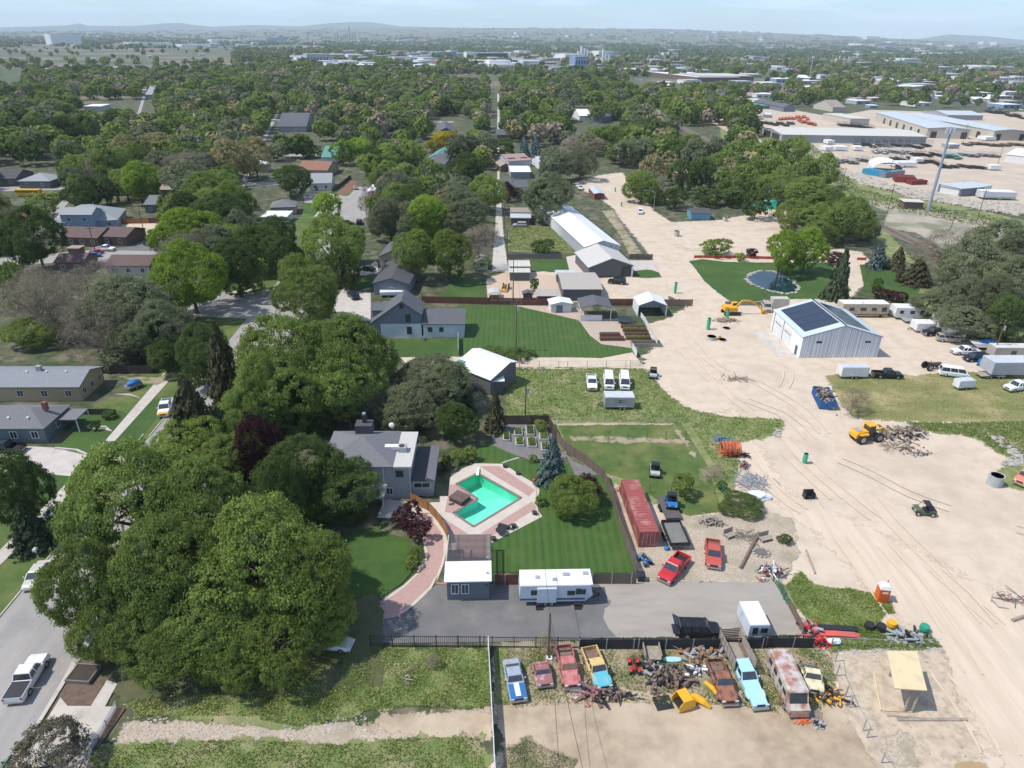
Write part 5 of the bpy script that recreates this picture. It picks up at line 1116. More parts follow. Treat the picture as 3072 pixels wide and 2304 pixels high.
def cabin(t, x0, x1, X0, X1_, wb, wt, zb, zr, body, glass=None, cols=(0.45,)):
 """glass frustum with painted pillars and roof"""
 q = lambda x, w, z: [(x, -w, z), (x, w, z)]
 A_ = [(x0, -wb, zb), (x1, -wb, zb), (x1, wb, zb), (x0, wb, zb)]; z2 = zr - .07; f = (z2 - zb) / (zr - zb); ins = .02
 top = [(x0 + (X0 - x0) * f, -(wb + (wt - wb) * f)), (x1 + (X1_ - x1) * f, -(wb + (wt - wb) * f)), (x1 + (X1_ - x1) * f, wb + (wt - wb) * f), (x0 + (X0 - x0) * f, wb + (wt - wb) * f)]
 B_ = [(x, y, z2) for x, y in top]; g = MB().add([(x * 1, y * .97, z) for x, y, z in A_ + B_], [(0, 1, 5, 4), (1, 2, 6, 5), (2, 3, 7, 6), (3, 0, 4, 7)]); g.build('window', glass or M_glass, t)
 r = MB().add([(x, y * 1.02, z2 - .02) for x, y in top] + [(X0 + .06, -wt * .93, zr), (X1_ - .06, -wt * .93, zr), (X1_ - .06, wt * .93, zr), (X0 + .06, wt * .93, zr)], [(0, 1, 5, 4), (1, 2, 6, 5), (2, 3, 7, 6), (3, 0, 4, 7), (4, 5, 6, 7)]); r.build('roof', body, t)
 p = MB()
 for i in range(4): p.bar(A_[i], B_[i], .09)
 for c in cols:
  for s in (-1, 1): p.bar((x0 + (x1 - x0) * c, s * wb, zb), (X0 + (X1_ - X0) * c, s * (wb + (wt - wb) * f), z2), .09)
 p.build('pillar', body, t)
def car(kind, s, color, name, label, cat, group=None, roof=None, hood=None, bed=None, L_=None, extra=None, wh=True, glass=None, flip=False):
 (L0, W0, H0, sec, cab, wr) = KIND[kind]; a, b_ = (G(u, v, .8) for u, v in px(s)); L_ = L_ or L0; c = (a + b_) / 2; d = b_ - a; body = PT[color]
 t = thing(name, label, cat, (c.x, c.y, 0), math.atan2(d.y, d.x), group); hw = W0 / 2; b = MB(); rings = []
 for x, zb, zs, w in sec:
  w *= hw; x *= L_; rings.append([(x, -w * .94, zb), (x, -w, zb + .22), (x, -w, zs - .14), (x, -w * .90, zs), (x, w * .90, zs), (x, w, zs - .14), (x, w, zb + .22), (x, w * .94, zb)])
 n = 8; vs = [p for r in rings for p in r]; fs = []; mi = []
 openbed = kind in ('pickup', 'old')
 xb0, xb1 = -.47 * L_, (cab[0] - .015) * L_
 for i in range(len(rings) - 1):
  for k in range(n):
   fs.append((i * n + k, (i + 1) * n + k, (i + 1) * n + (k + 1) % n, i * n + (k + 1) % n)); mi.append(1 if (hood and k == 3 and sec[i][0] > .05) else 0)
 fs += [tuple(range(n)), tuple(range((len(rings) - 1) * n, len(rings) * n))[::-1]]; mi += [0, 0]
 if openbed:      # cut the body at the cab and build a real bed
  xs_ = [r for r in sec]; zt = sec[2][2]; bb = MB(); fr = [q for q in sec if q[0] * L_ > xb1]; first = (xb1 / L_, sec[2][1], zt, 1)
  rings = []
  for x, zb, zs, w in [first] + fr:
   w *= hw; x *= L_; rings.append([(x, -w * .94, zb), (x, -w, zb + .22), (x, -w, zs - .14), (x, -w * .90, zs), (x, w * .90, zs), (x, w, zs - .14), (x, w, zb + .22), (x, w * .94, zb)])
  vs = [p for r in rings for p in r]; fs = []; mi = []
  for i in range(len(rings) - 1):
   for k in range(n): fs.append((i * n + k, (i + 1) * n + k, (i + 1) * n + (k + 1) % n, i * n + (k + 1) % n)); mi.append(1 if (hood and k == 3 and i > 0 and rings[i][0][0] > cab[1] * L_ - .3) else 0)
  fs += [tuple(range(n)), tuple(range((len(rings) - 1) * n, len(rings) * n))[::-1]]; mi += [0, 0]
  z0 = .62; th = .07; x0 = -.5 * L_; bw = hw * .97
  if bed != 'flat':
   bd = MB().box(x0, -bw, .42, xb1 - .04, bw, z0).box(x0, -bw, z0, xb1 - .04, -bw + th + .05, zt).box(x0, bw - th - .05, z0, xb1 - .04, bw, zt).box(x0, -bw + .12, z0, x0 + th, bw - .12, zt - .02).box(xb1 - .12, -bw + .12, z0, xb1 - .04, bw - .12, zt)
   bo = bd.build('bed', body, t); MB().box(x0 + th, -bw + .13, z0 + .005, xb1 - .12, bw - .13, z0 + .03).build('bed_floor', M_black if bed != 'rust' else M_rust, bo)
   if bed == 'cover': MB().box(x0 + .03, -bw + .08, zt - .01, xb1 - .05, bw - .08, zt + .05).build('bed_cover', M_black, t)
 bm_ = MB(); bm_.v = vs; bm_.f = fs; bm_.m = mi; bm_.build('body', [body, PT[hood]] if hood else body, t)
 z1 = [q for q in sec if q[0] <= .2][-1][2]
 if kind == 'old':
  for s_ in (-1, 1): MB().blob(.33 * L_, s_ * hw * .88, .78, .62, .20, .34, 3, .02, 2).build('fender', PT[hood] if hood else body, t, True)
 cabin(t, cab[0] * L_, cab[1] * L_, cab[2] * L_, cab[3] * L_, hw * .9, hw * .76, z1 - .03, H0, PT[roof] if roof else body, glass, (.36, .68) if kind in ('suv', 'van') else (.5,))
 if wh: wheels(t, [(-.29 * L_, -hw * .9), (-.29 * L_, hw * .9), (.31 * L_, -hw * .9), (.31 * L_, hw * .9)], wr)
 zh = sec[-2][2] - .14
 for s_ in (-1, 1):
  MB().box(.485 * L_, s_ * hw * .70 - .17, zh - .1, .5 * L_ + .02, s_ * hw * .70 + .17, zh + .06).build('headlight', M_lamp, t)
  MB().box(-.5 * L_ - .02, s_ * hw * .84 - .09, sec[0][2] - .35, -.49 * L_, s_ * hw * .84 + .09, sec[0][2] - .05).build('taillight', M_tail, t)
  MB().box(cab[1] * L_ - .35, s_ * (hw + .12) - .09, z1 + .02, cab[1] * L_ - .22, s_ * (hw + .12) + .09, z1 + .2).build('mirror', body if wh else M_black, t)
 MB().box(.47 * L_, -hw * .45, zh - .2, .5 * L_ + .015, hw * .45, zh + .05).build('grille', M_black, t)
 bp = M_chrome if kind in ('pickup', 'old', 'muscle') else body
 MB().box(.485 * L_, -hw * .92, .36, .5 * L_ + .1, hw * .92, .56).build('bumper', bp, t); MB().box(-.5 * L_ - .1, -hw * .92, .42, -.485 * L_, hw * .92, .60).build('bumper', bp, t)
 t['len'] = L_; return t
def boxtrailer(name, label, cat, s, h, m, roofm=None, z0=.55, stripes=None, tongue=1, wx=.5, nw=2, group=None, win=(), door=True, slope=0):
 """enclosed trailer from its roof corners: near left, near right, any far point"""
 nl, ax, pe, W_, D = eave(s, h); t = thing(name, label, cat, (nl.x, nl.y, 0), math.atan2(ax.y, ax.x), group)
 b = MB()
 if slope: b.xprism([(slope * .5, z0), (W_ - slope, z0), (W_, z0 + slope), (W_ - .3, h), (.1, h), (0, z0 + .8)], 0, D)
 else: b.box(0, 0, z0, W_, D, h)
 b.build('body', m, t); MB().box(.06, .06, h + .003, W_ - .06, D - .06, h + .07).build('roof', roofm or M_white, t)
 for k in range(nw):
  for y in (.02, D - .02):
   o = MB().wheel(0, 0, 0, .34, .22).build('wheel', M_tyre, t); o.location = (W_ * wx + (k - (nw - 1) / 2) * .8, y, .34); MB().wheel(0, 0, 0, .2, .24, 10).build('rim', M_rim, o)
 MB().box(W_ * wx - .45 * nw, -.10, .62, W_ * wx + .45 * nw, -.01, .78).build('fender', M_galv, t)
 if tongue: x = W_ if tongue > 0 else 0; MB().bar((x, D * .25, .5), (x + tongue * 1.1, D * .5, .5), .09).bar((x, D * .75, .5), (x + tongue * 1.1, D * .5, .5), .09).cyl(x + tongue * 1.0, D * .5, 0, .6, .05).build('tongue', M_black, t)
 for x, z, w_, hh in win: wins(t, W_ * x, -.01, z, w_, hh, 'f', 'dark')
 if stripes: MB().box(.05, -.012, z0 + .25, W_ - (slope or .05), -.002, z0 + .55).build('stripe', stripes, t)
 t['dim'] = [W_, D, h]; return t
def container(name, label, s, h, m, ribs=True, cat='container', group=None):
 nl, ax, pe, W_, D = eave(s, h); t = thing(name, label, cat, (nl.x, nl.y, 0), math.atan2(ax.y, ax.x), group)
 MB().box(.03, .03, .12, W_ - .03, D - .03, h - .02).build('body', m, t); r = MB()
 n = int(D / .55)
 for k in range(n):
  y = D * (k + .5) / n
  r.box(-.0, y - .12, .15, .035, y + .12, h - .1); r.box(W_ - .035, y - .12, .15, W_, y + .12, h - .1)
  r.box(.06, y - .12, h - .02, W_ - .06, y + .12, h + .01)
 r.build('ribs', m, t); e = MB()
 for x in (0, W_ - .1):
  for y in (0, D - .1): e.box(x, y, .0, x + .1, y + .1, h + .02)
 e.box(.1, 0, h - .1, W_ - .1, .1, h + .02).box(.1, D - .1, h - .1, W_ - .1, D, h + .02).box(0, .1, h - .1, .1, D - .1, h + .02).box(W_ - .1, .1, h - .1, W_, D - .1, h + .02); e.build('frame', m, t)
 d = MB()
 for k in range(4): d.bar((W_ * (.2 + .2 * k), -.03, .2), (W_ * (.2 + .2 * k), -.03, h - .1), .04)
 for k in (0, 1): MB().box(.12 + k * (W_ / 2 - .1), -.01, .15, W_ / 2 - .02 + k * (W_ / 2 - .1), .03, h - .12).build('door', m, t)
 d.build('door_bars', M_galv, t); return t
# street and left
car('pickup', 'f:95,1165 278,868', 'white', 'pickup_truck', 'white pickup with black bed cover driving up the street', 'pickup', bed='cover')
car('sedan', 'f:318,195 198,375', 'beige', 'parked_car', 'beige sedan parked at the left kerb', 'car')
car('pickup', 'b:215,880 -120,870', 'black', 'pickup_truck', 'dark pickup on the concrete driveway of the blue grey house', 'pickup')
car('pickup', 'b:1520,440 1470,590', 'white', 'pickup_truck', 'white truck with yellow hood parked under the dark conifer', 'pickup', hood='gold')
car('sedan', 'g:130,672 330,700', 'white', 'parked_car', 'white and blue car half under the olive tree at the fence', 'car', hood='silver')
car('pickup', '4:700,695 800,700', 'white', 'pickup_truck', 'white pickup parked in front of the brown apartments', 'pickup'); car('sedan', '4:720,715 620,735', 'red', 'parked_car', 'dark red car beside the white pickup at the apartments', 'car')
car('sedan', '4:700,740 610,745', 'blue', 'parked_car', 'blue car nearest the telephone pole at the apartments', 'car'); car('suv', '4:1115,660 1045,660', 'black', 'parked_car', 'black suv at the end of the apartment parking lot', 'car')
car('sedan', '4:1165,668 1110,670', 'maroon', 'parked_car', 'maroon car beside the black suv at the apartments', 'car'); car('van', '5:225,870 230,825', 'white', 'parked_van', 'white van parked under trees on the street', 'van')
car('suv', '5:655,530 660,490', 'black', 'parked_car', 'dark suv parked on the wide street', 'car'); car('sedan', '5:640,285 620,245', 'tan', 'parked_car', 'grey car on the drive beside the red bark bed', 'car')
car('sedan', '5:735,840 690,835', 'black', 'parked_car', 'black car on the drive beside the beige house', 'car'); car('suv', '5:640,1050 590,1010', 'navy', 'parked_car', 'dark vehicle in the shade left of the dark roofed house', 'car')
car('suv', '5:1850,530 1750,530', 'silver', 'parked_car', 'pale silver car under the white slatted carport', 'car'); car('sedan', '5:1790,300 1700,300', 'black', 'parked_car', 'dark car beside the small grey house right of the alley', 'car')
car('suv', '6:890,935 775,925', 'black', 'parked_car', 'black suv on the gravel below the cream roofed house', 'car'); car('suv', '6:995,425 1000,445', 'white', 'parked_car', 'white pickup on the dirt road near the street light', 'car')
car('pickup', '6:572,252 575,282', 'white', 'pickup_truck', 'white pickup beside the wooden shed', 'pickup'); car('suv', '6:1880,1085 1915,1140', 'tan', 'parked_car', 'tan suv with open hood beside the excavator', 'car')
# grass lot vans
car('pickup', 'd:480,-60 490,30', 'white', 'pickup_truck', 'white pickup with lumber rack in the upper grass lot', 'pickup'); car('van', 'd:622,-70 632,35', 'white', 'parked_van', 'white van with ladders on its roof, left one of the pair', 'van'); car('van', 'd:752,-70 762,35', 'white', 'parked_van', 'white van with a roof rack, right one of the pair', 'van')
t = boxtrailer('enclosed_trailer', 'grey enclosed trailer with dark lettering in the upper grass lot', 'trailer', 'd:597,120 845,122 836,66', 2.5, mat('trailer_grey', (.36, .38, .38), .5), mat('trailer_roof', (.55, .58, .60), .5), tongue=-1, wx=.6)
def text(body, size, m, parent, loc, rot, name='lettering', ext=.01):
 c = bpy.data.curves.new(name, 'FONT'); c.body = body; c.size = size; c.extrude = ext; c.align_x = 'CENTER'; c.resolution_u = 2; o = bpy.data.objects.new(name, c); COL.objects.link(o)
 dg = bpy.context.evaluated_depsgraph_get(); me = bpy.data.meshes.new_from_object(o.evaluated_get(dg)); bpy.data.objects.remove(o); me.materials.clear(); me.materials.append(m); o = bpy.data.objects.new(name, me); COL.objects.link(o); o.parent = parent; o.location = loc; o.rotation_euler = rot; return o
W_, D_, h = t['dim']; text('JR', .6, M_black, t, (W_ * .52, -.02, 1.55), (math.pi / 2, 0, 0))
MB().box(W_ * .30, -.012, 1.5, W_ * .74, -.003, 1.54).box(W_ * .30, -.012, 2.0, W_ * .74, -.003, 2.04).build('logo_band', M_black, t)
# drive and lots
car('pickup', 'h:1395,45 1252,215', 'red', 'pickup_truck', 'bright red pickup with chrome bumper beside the board fence', 'pickup')
car('pickup', 'd:1487,1300 1500,1515', 'fred', 'pickup_truck', 'faded red pickup with a loaded bed on the gravel', 'pickup', bed='rust', L_=5.0)
t = car('suv', 'h:1355,590 1670,600', 'black', 'parked_suv', 'black suv with its rear hatch open on the asphalt', 'car'); MB().bar((-2.35, 0, 1.75), (-3.0, 0, 2.15), 1.5, .08).build('open_hatch', PT['navy'], t); MB().box(-2.95, -.7, .55, -2.4, .7, .62).build('tailgate', PT['navy'], t)
t = boxtrailer('travel_trailer', 'long white and pale blue travel trailer parked along the board fence', 'trailer', 'h:150,277 712,268 690,143', 3.15, WL['pale'], SH['white'], .7, mat('decal_dark', (.10, .14, .2)), 1, .4, 2, None, ((.2, 1.9, .6, .55), (.28, 1.9, .5, .6), (.7, 1.8, .7, .5), (.8, 1.9, .4, .7), (.87, 1.9, .35, .6)), slope=.9); W_, D_, h = t['dim']
for k in (.27, .8): MB().box(W_ * k - .4, -.75, 0, W_ * k + .4, -.4, .25).box(W_ * k - .4, -.4, 0, W_ * k + .4, -.05, .55).build('steps', M_black, t)
MB().box(W_ * .24, -.25, .75, W_ * .5, 0, 2.9).build('slide_out', WL['pale'], t)
for x, y, w_ in ((.22, .4, .5), (.6, .55, .8), (.45, .25, .5), (.88, .6, .6)): MB().box(W_ * x, D_ * y, h + .07, W_ * x + w_, D_ * y + .45, h + .22).build('roof_vent', M_galv, t)
t = boxtrailer('camper_trailer', 'white flat roofed camper beside the black iron fence', 'trailer', 'h:1905,576 2058,572 1966,388', 2.4, WL['pale'], SH['white'], .6, None, 0, .5, 1, None, ((.3, 1.2, .4, .8), (.75, 1.4, .6, .5))); MB().bar((-.1, 2.2, 2.3), (-1.0, 1.8, 0), .05).build('prop', M_galv, t)
container('shipping_container', 'long brick red shipping container beside the lawn fence', 'd:885,1237 1045,1232 734,800', 2.55, rusty('container_red', (.30, .075, .065), (.42, .20, .17), .57, .6))
container('shipping_container', 'tan shipping container behind the metal workshop', '7:308,1262 432,1262 345,1240', 2.5, mat('container_tan', (.56, .54, .46), .6))
# right yard
car('pickup', 'e:955,468 1205,478', 'black', 'pickup_truck', 'black pickup in front of the small enclosed trailer on the grass edge', 'pickup')
boxtrailer('enclosed_trailer', 'white enclosed trailer behind the black pickup on the grass edge', 'trailer', 'e:712,425 938,425 925,387', 2.5, M_white, mat('trailer_roof', (.55, .58, .60)), tongue=1)
boxtrailer('enclosed_trailer', 'small white box trailer alone on the dry grass', 'trailer', 'e:1686,540 1820,530 1790,498', 2.0, M_white, mat('trailer_roof', (.55, .58, .6)), nw=1, tongue=0)
boxtrailer('cargo_trailer', 'long grey box trailer at the right edge', 'trailer', 'e:1975,385 2330,385 2330,320', 3.6, mat('trailer_steel', (.42, .44, .46), .5), mat('trailer_roof', (.5, .5, .5)), 1.0, None, 0, .25)
car('van', 'e:1520,450 1745,478', 'white', 'parked_van', 'white van with raised roof on the dry grass', 'van'); car('pickup', 'e:2240,560 2090,585', 'white', 'pickup_truck', 'old white pickup at the right edge of the dry grass', 'pickup')
car('pickup', 'e:1835,285 1625,280', 'white', 'pickup_truck', 'white pickup with a rack beside the covered boat', 'pickup'); car('suv', 'e:1940,330 1685,340', 'navy', 'parked_suv', 'black suv beside the utility pole in the yard', 'car')
car('suv', 'e:1495,170 1675,185', 'tan', 'parked_suv', 'tan suv in the row of parked campers', 'car'); car('pickup', 'e:1590,115 1355,130', 'black', 'pickup_truck', 'black pickup in front of the small white trailer in the yard', 'pickup')
boxtrailer('enclosed_trailer', 'white trailer behind the black pickup in the camper row', 'trailer', '7:1405,1450 1550,1455 1530,1418', 2.3, M_white, None, tongue=-1)
t = boxtrailer('motorhome', 'tan and brown motorhome behind the metal workshop', 'motorhome', '7:842,1300 1196,1302 1180,1268', 3.5, mat('coach_tan', (.48, .42, .33), .4), None, .45, mat('coach_brown', (.20, .12, .07)), 0, .3, 1, None, ((.2, 1.9, 1, .6), (.45, 1.9, 1.2, .6), (.68, 1.9, 1.0, .6), (.9, 1.7, 1.0, .9))); W_ = t['dim'][0]; wheels(t, [(W_ * .85, .1)], .42); MB().box(W_ * .4, .5, 3.58, W_ * .45, 1.2, 3.85).build('roof_unit', M_white, t)
boxtrailer('travel_trailer', 'white travel trailer with rounded nose right of the motorhome', 'trailer', '7:1245,1330 1478,1335 1460,1300', 3.0, M_white, None, .6, None, 1, .5, 2, None, ((.2, 1.7, .7, .6), (.55, 1.7, .9, .6), (.85, 1.5, .5, .9)), slope=.6)
boxtrailer('fifth_wheel_camper', 'white fifth wheel camper angled under the grey green trees', 'trailer', '7:1650,1480 1790,1490 1640,1362', 3.3, M_white, None, .7, mat('coach_brown', (.2, .12, .07)), 0, .5, 2, None, ((.5, 1.7, .7, .6),))
boxtrailer('travel_trailer', 'tan camper at the right edge behind the utility pole', 'trailer', 'e:1985,260 2300,262 2300,222', 3.1, mat('camper_tan', (.45, .41, .35), .5), mat('camper_roof', (.62, .6, .56)), .6, None, 0, .4, 2, None, ((.5, 1.7, .9, .6),))
car('old', 'e:2290,1260 2160,1390', 'orange', 'old_truck', 'old orange truck cut by the right edge beside the concrete ring', 'truck')
# the row of wrecks
car('muscle', 'h:85,850 140,1105', 'pgrey', 'wrecked_car', 'grey blue coupe with worn orange roof and white stripe on a blue hood', 'car', hood='stripe'); t = bpy.data.objects.get('wrecked_car'); MB().box(.7, -.27, .925, 2.3, .27, .945).build('hood_stripe', PT['white'], t)
car('muscle', 'h:312,880 338,985', 'maroon', 'wrecked_car', 'small maroon and white car shell without bonnet beside the utility pole', 'car', L_=2.9, wh=False, roof='maroon')
car('old', 'h:490,765 545,1000', 'pink', 'wrecked_truck', 'faded pink roofless car shell full of scrap', 'truck', bed='rust', glass=M_rust)
car('old', 'h:685,770 788,1020', 'yellow', 'old_truck', 'yellow pickup with turquoise hood and scrap in its bed', 'truck', hood='turq', bed='rust')
car('old', 'h:1640,870 1740,1125', 'rust', 'old_truck', 'rust brown old pickup with a bed full of scrap', 'truck', bed='rust')
t = car('old', 'h:1740,680 1985,1185', 'sky', 'flatbed_truck', 'pale blue old truck with long slatted stake bed', 'truck', L_=8.6, bed='flat')
# stake bed
st = MB().box(-4.3, -1.15, .95, .05, 1.15, 1.1); st.build('deck', M_rust, t); MB().box(-4.3, -.3, .55, 1, .3, .95).build('chassis', M_rust, t)
M_stk = mat('weathered_wood', (.36, .32, .26), .9, (.24, .2, .16), 3)
for s_ in (-1, 1):
 b = MB()
 for k in range(5): b.box(-4.3, s_ * 1.12 - .02, 1.15 + k * .26, .05, s_ * 1.12 + .02, 1.3 + k * .26)
 for k in range(7): b.box(-4.28 + k * .71, s_ * 1.16 - .03, 1.1, -4.2 + k * .71, s_ * 1.16 + .03, 2.4)
 b.build('side_rack', M_stk, t)
b = MB(); [b.box(-4.34, -1.1, 1.15 + k * .26, -4.3, 1.1, 1.3 + k * .26) for k in range(5)]; b.build('tail_rack', M_rust, t); MB().box(-3.6, -.7, 1.11, -1.2, .6, 1.16).build('plywood', M_stk, t)
def stepvan(s, label):
 a, b_ = (G(u, v, 1.2) for u, v in px(s)); c = (a + b_) / 2; d = b_ - a; t = thing('step_van', label, 'van', (c.x, c.y, 0), math.atan2(d.y, d.x))
 MB().xprism([(-3.2, .5), (2.5, .5), (3.2, .55), (3.25, 1.25), (2.6, 1.45), (2.15, 2.5), (2.0, 2.62), (-3.1, 2.62), (-3.2, 2.5)], -1.05, 1.05).build('body', PT['van'], t)
 MB().box(-3.0, -.95, 2.62, 1.9, .95, 2.70, taper=.15).build('roof', rusty('worn_roof', (.50, .46, .44), (.34, .14, .09), .52, .8), t)
 MB().add([(2.63, -.9, 1.5), (2.63, .9, 1.5), (2.2, .85, 2.45), (2.2, -.85, 2.45)], [(0, 1, 2, 3)]).build('windshield', M_glass, t); MB().box(3.1, -.85, .6, 3.29, .85, 1.1).build('grille', M_chrome, t); MB().box(3.1, -1.0, .4, 3.35, 1.0, .58).build('bumper', M_chrome, t)
 for s_ in (-1, 1):
  for x in (-2.2, -.9, .4, 1.5): MB().box(x - .4, s_ * 1.05 - .01, 1.55, x + .4, s_ * 1.05 + .01, 2.15).build('window', M_glass, t)
 wheels(t, [(-2.0, -.95), (-2.0, .95), (2.1, -.95), (2.1, .95)], .4); return t
stepvan('i:165,870 300,1165', 'rusty step van with streaked roof in the row of wrecks')
car('old', 'i:395,890 430,1040', 'cream', 'wrecked_truck', 'cream truck cab without bed beside the rusty step van', 'truck', L_=3.6, bed='flat', wh=False)
# small machines
def atv(s, col, label, z=.5):
 a, b_ = (G(u, v, z) for u, v in px(s)); c = (a + b_) / 2; d = b_ - a; t = thing('quad_bike', label, 'quad bike', (c.x, c.y, 0), math.atan2(d.y, d.x)); m = PT[col]
 MB().blob(.0, 0, .62, .75, .22, .22, 2, .05, 2).build('body', m, t, True); MB().box(-.55, -.17, .78, .1, .17, .9, taper=.03).build('seat', M_black, t)
 for x in (-.6, .62):
  for s_ in (-1, 1): MB().blob(x, s_ * .42, .66, .36, .2, .10, 4, .03, 2).build('fender', m, t, True)
 MB().bar((.35, -.4, 1.0), (.35, .4, 1.0), .04).bar((.35, 0, .7), (.35, 0, 1.0), .05).build('handlebar', M_black, t); b = MB()
 for k in range(4): b.bar((.5 + k * .12, -.3, .86), (.5 + k * .12, .3, .86), .025).bar((-.55 - k * .12, -.3, .88), (-.55 - k * .12, .3, .88), .025)
 b.build('rack', M_black, t); wheels(t, [(-.62, -.48), (-.62, .48), (.65, -.48), (.65, .48)], .31, .24); return t
atv('d:885,1420 965,1500', 'blue', 'blue quad bike beside the red container'); atv('h:1015,830 1030,930', 'red', 'bright red quad bike in the row of wrecks');
def utv(s, col, label, z=.6, z0=0, roof=True):
 a, b_ = (G(u, v, z + z0) for u, v in px(s)); c = (a + b_) / 2; d = b_ - a; t = thing('utility_buggy', label, 'buggy', (c.x, c.y, z0), math.atan2(d.y, d.x)); m = PT[col]
 MB().xprism([(-1.4, .4), (1.2, .4), (1.45, .6), (1.4, .95), (.7, 1.05), (.4, .55), (-.5, .55), (-.6, .95), (-1.4, .95)], -.7, .7).build('body', m, t); MB().box(-.45, -.6, .55, .05, .6, .85).box(-.5, -.6, .85, -.35, .6, 1.35).build('seat', M_black, t)
 b = MB()
 for s_ in (-1, 1): b.tube([(.65, s_ * .65, 1.0), (.25, s_ * .6, 1.85), (-.5, s_ * .6, 1.85), (-.6, s_ * .65, .95)], .035, 5)
 b.build('roll_cage', M_black, t)
 if roof: MB().box(-.6, -.65, 1.86, .35, .65, 1.93, taper=.04).build('roof', M_black, t)
 MB().box(-1.38, -.6, .96, -.65, .6, 1.0).build('cargo_bed', M_black, t)
 for s_ in (-1, 1): MB().box(1.38, s_ * .45 - .12, .75, 1.47, s_ * .45 + .12, .88).build('headlight', M_lamp, t)
 wheels(t, [(-.95, -.72), (-.95, .72), (1.0, -.72), (1.0, .72)], .36, .26); return t
utv('d:1140,930 1155,1030', 'blue', 'bright blue off-road buggy on a low trailer', .6, .45); utv('d:1008,690 1010,760', 'silver', 'grey buggy with cargo tongue on the vineyard grass'); utv('6:1087,1560 1090,1625', 'silver', 'grey buggy at the corner of the upper grass lot'); utv('e:1440,1610 1330,1600', 'grn', 'dark green buggy driving across the sand')
def flat(name, label, s, z0=.5, m=None, sides=0, cat='trailer', nw=2, wm=True, group=None, rack=0):
 nl, ax, pe, W_, D = eave(s, z0 + .1); t = thing(name, label, cat, (nl.x, nl.y, 0), math.atan2(ax.y, ax.x), group); m = m or M_black; MB().box(0, 0, z0, W_, D, z0 + .12).build('deck', m, t)
 if sides:
  for q in ((0, 0, .08, D), (W_ - .08, 0, W_, D), (.08, 0, W_ - .08, .08), (.08, D - .08, W_ - .08, D)): MB().box(q[0], q[1], z0 + .12, q[2], q[3], z0 + sides).build('side', m if m is M_black else M_black, t)
 if rack:
  b = MB()
  for k in range(int(max(W_, D) / 1.1) + 1):
   p = k * 1.1
   if D > W_: b.box(0, min(p, D - .06), z0, .06, min(p, D - .06) + .06, z0 + rack).box(W_ - .06, min(p, D - .06), z0, W_, min(p, D - .06) + .06, z0 + rack)
   else: b.box(min(p, W_ - .06), 0, z0, min(p, W_ - .06) + .06, .06, z0 + rack).box(min(p, W_ - .06), D - .06, z0, min(p, W_ - .06) + .06, D, z0 + rack)
  b.box(0, 0, z0 + rack, .05, D, z0 + rack + .05).box(W_ - .05, 0, z0 + rack, W_, D, z0 + rack + .05).box(.05, 0, z0 + rack, W_ - .05, .05, z0 + rack + .05).box(.05, D - .05, z0 + rack, W_ - .05, D, z0 + rack + .05); b.build('rack', m, t)
 if wm:
  if D > W_: wheels(t, [(-.05, D * .5 + (k - .5) * .8) for k in range(nw)] + [(W_ + .05, D * .5 + (k - .5) * .8) for k in range(nw)], .33) if 0 else [MB().tube([(x, D * .45 + k * .8, .33), (x + .2, D * .45 + k * .8, .33)], .33, 12).build('wheel', M_tyre, t) for k in range(nw) for x in (-.25, W_ + .05)]
  else: wheels(t, [(W_ * .5 + (k - .5) * .8, y) for k in range(nw) for y in (-.1, D + .1)], .33)
 t['dim'] = [W_, D, z0]; return t
flat('dump_trailer', 'black dump trailer with grey floor in front of the buggy trailer', 'd:1135,1350 1300,1345 1262,1150', .75, mat('trailer_floor', (.20, .20, .18), .8), .6)
flat('flat_trailer', 'low dark trailer under the bright blue buggy', 'd:1100,1120 1235,1115 1190,935', .42, M_slat)
flat('flat_trailer', 'flat wooden deck trailer beside the blue tarpaulin', 'e:1860,495 1985,492 1960,455', .5, M_stk)
flat('boat_trailer', 'empty grey boat trailer beside the camper row', '7:1310,1430 1400,1432 1395,1402', .5, M_galv)
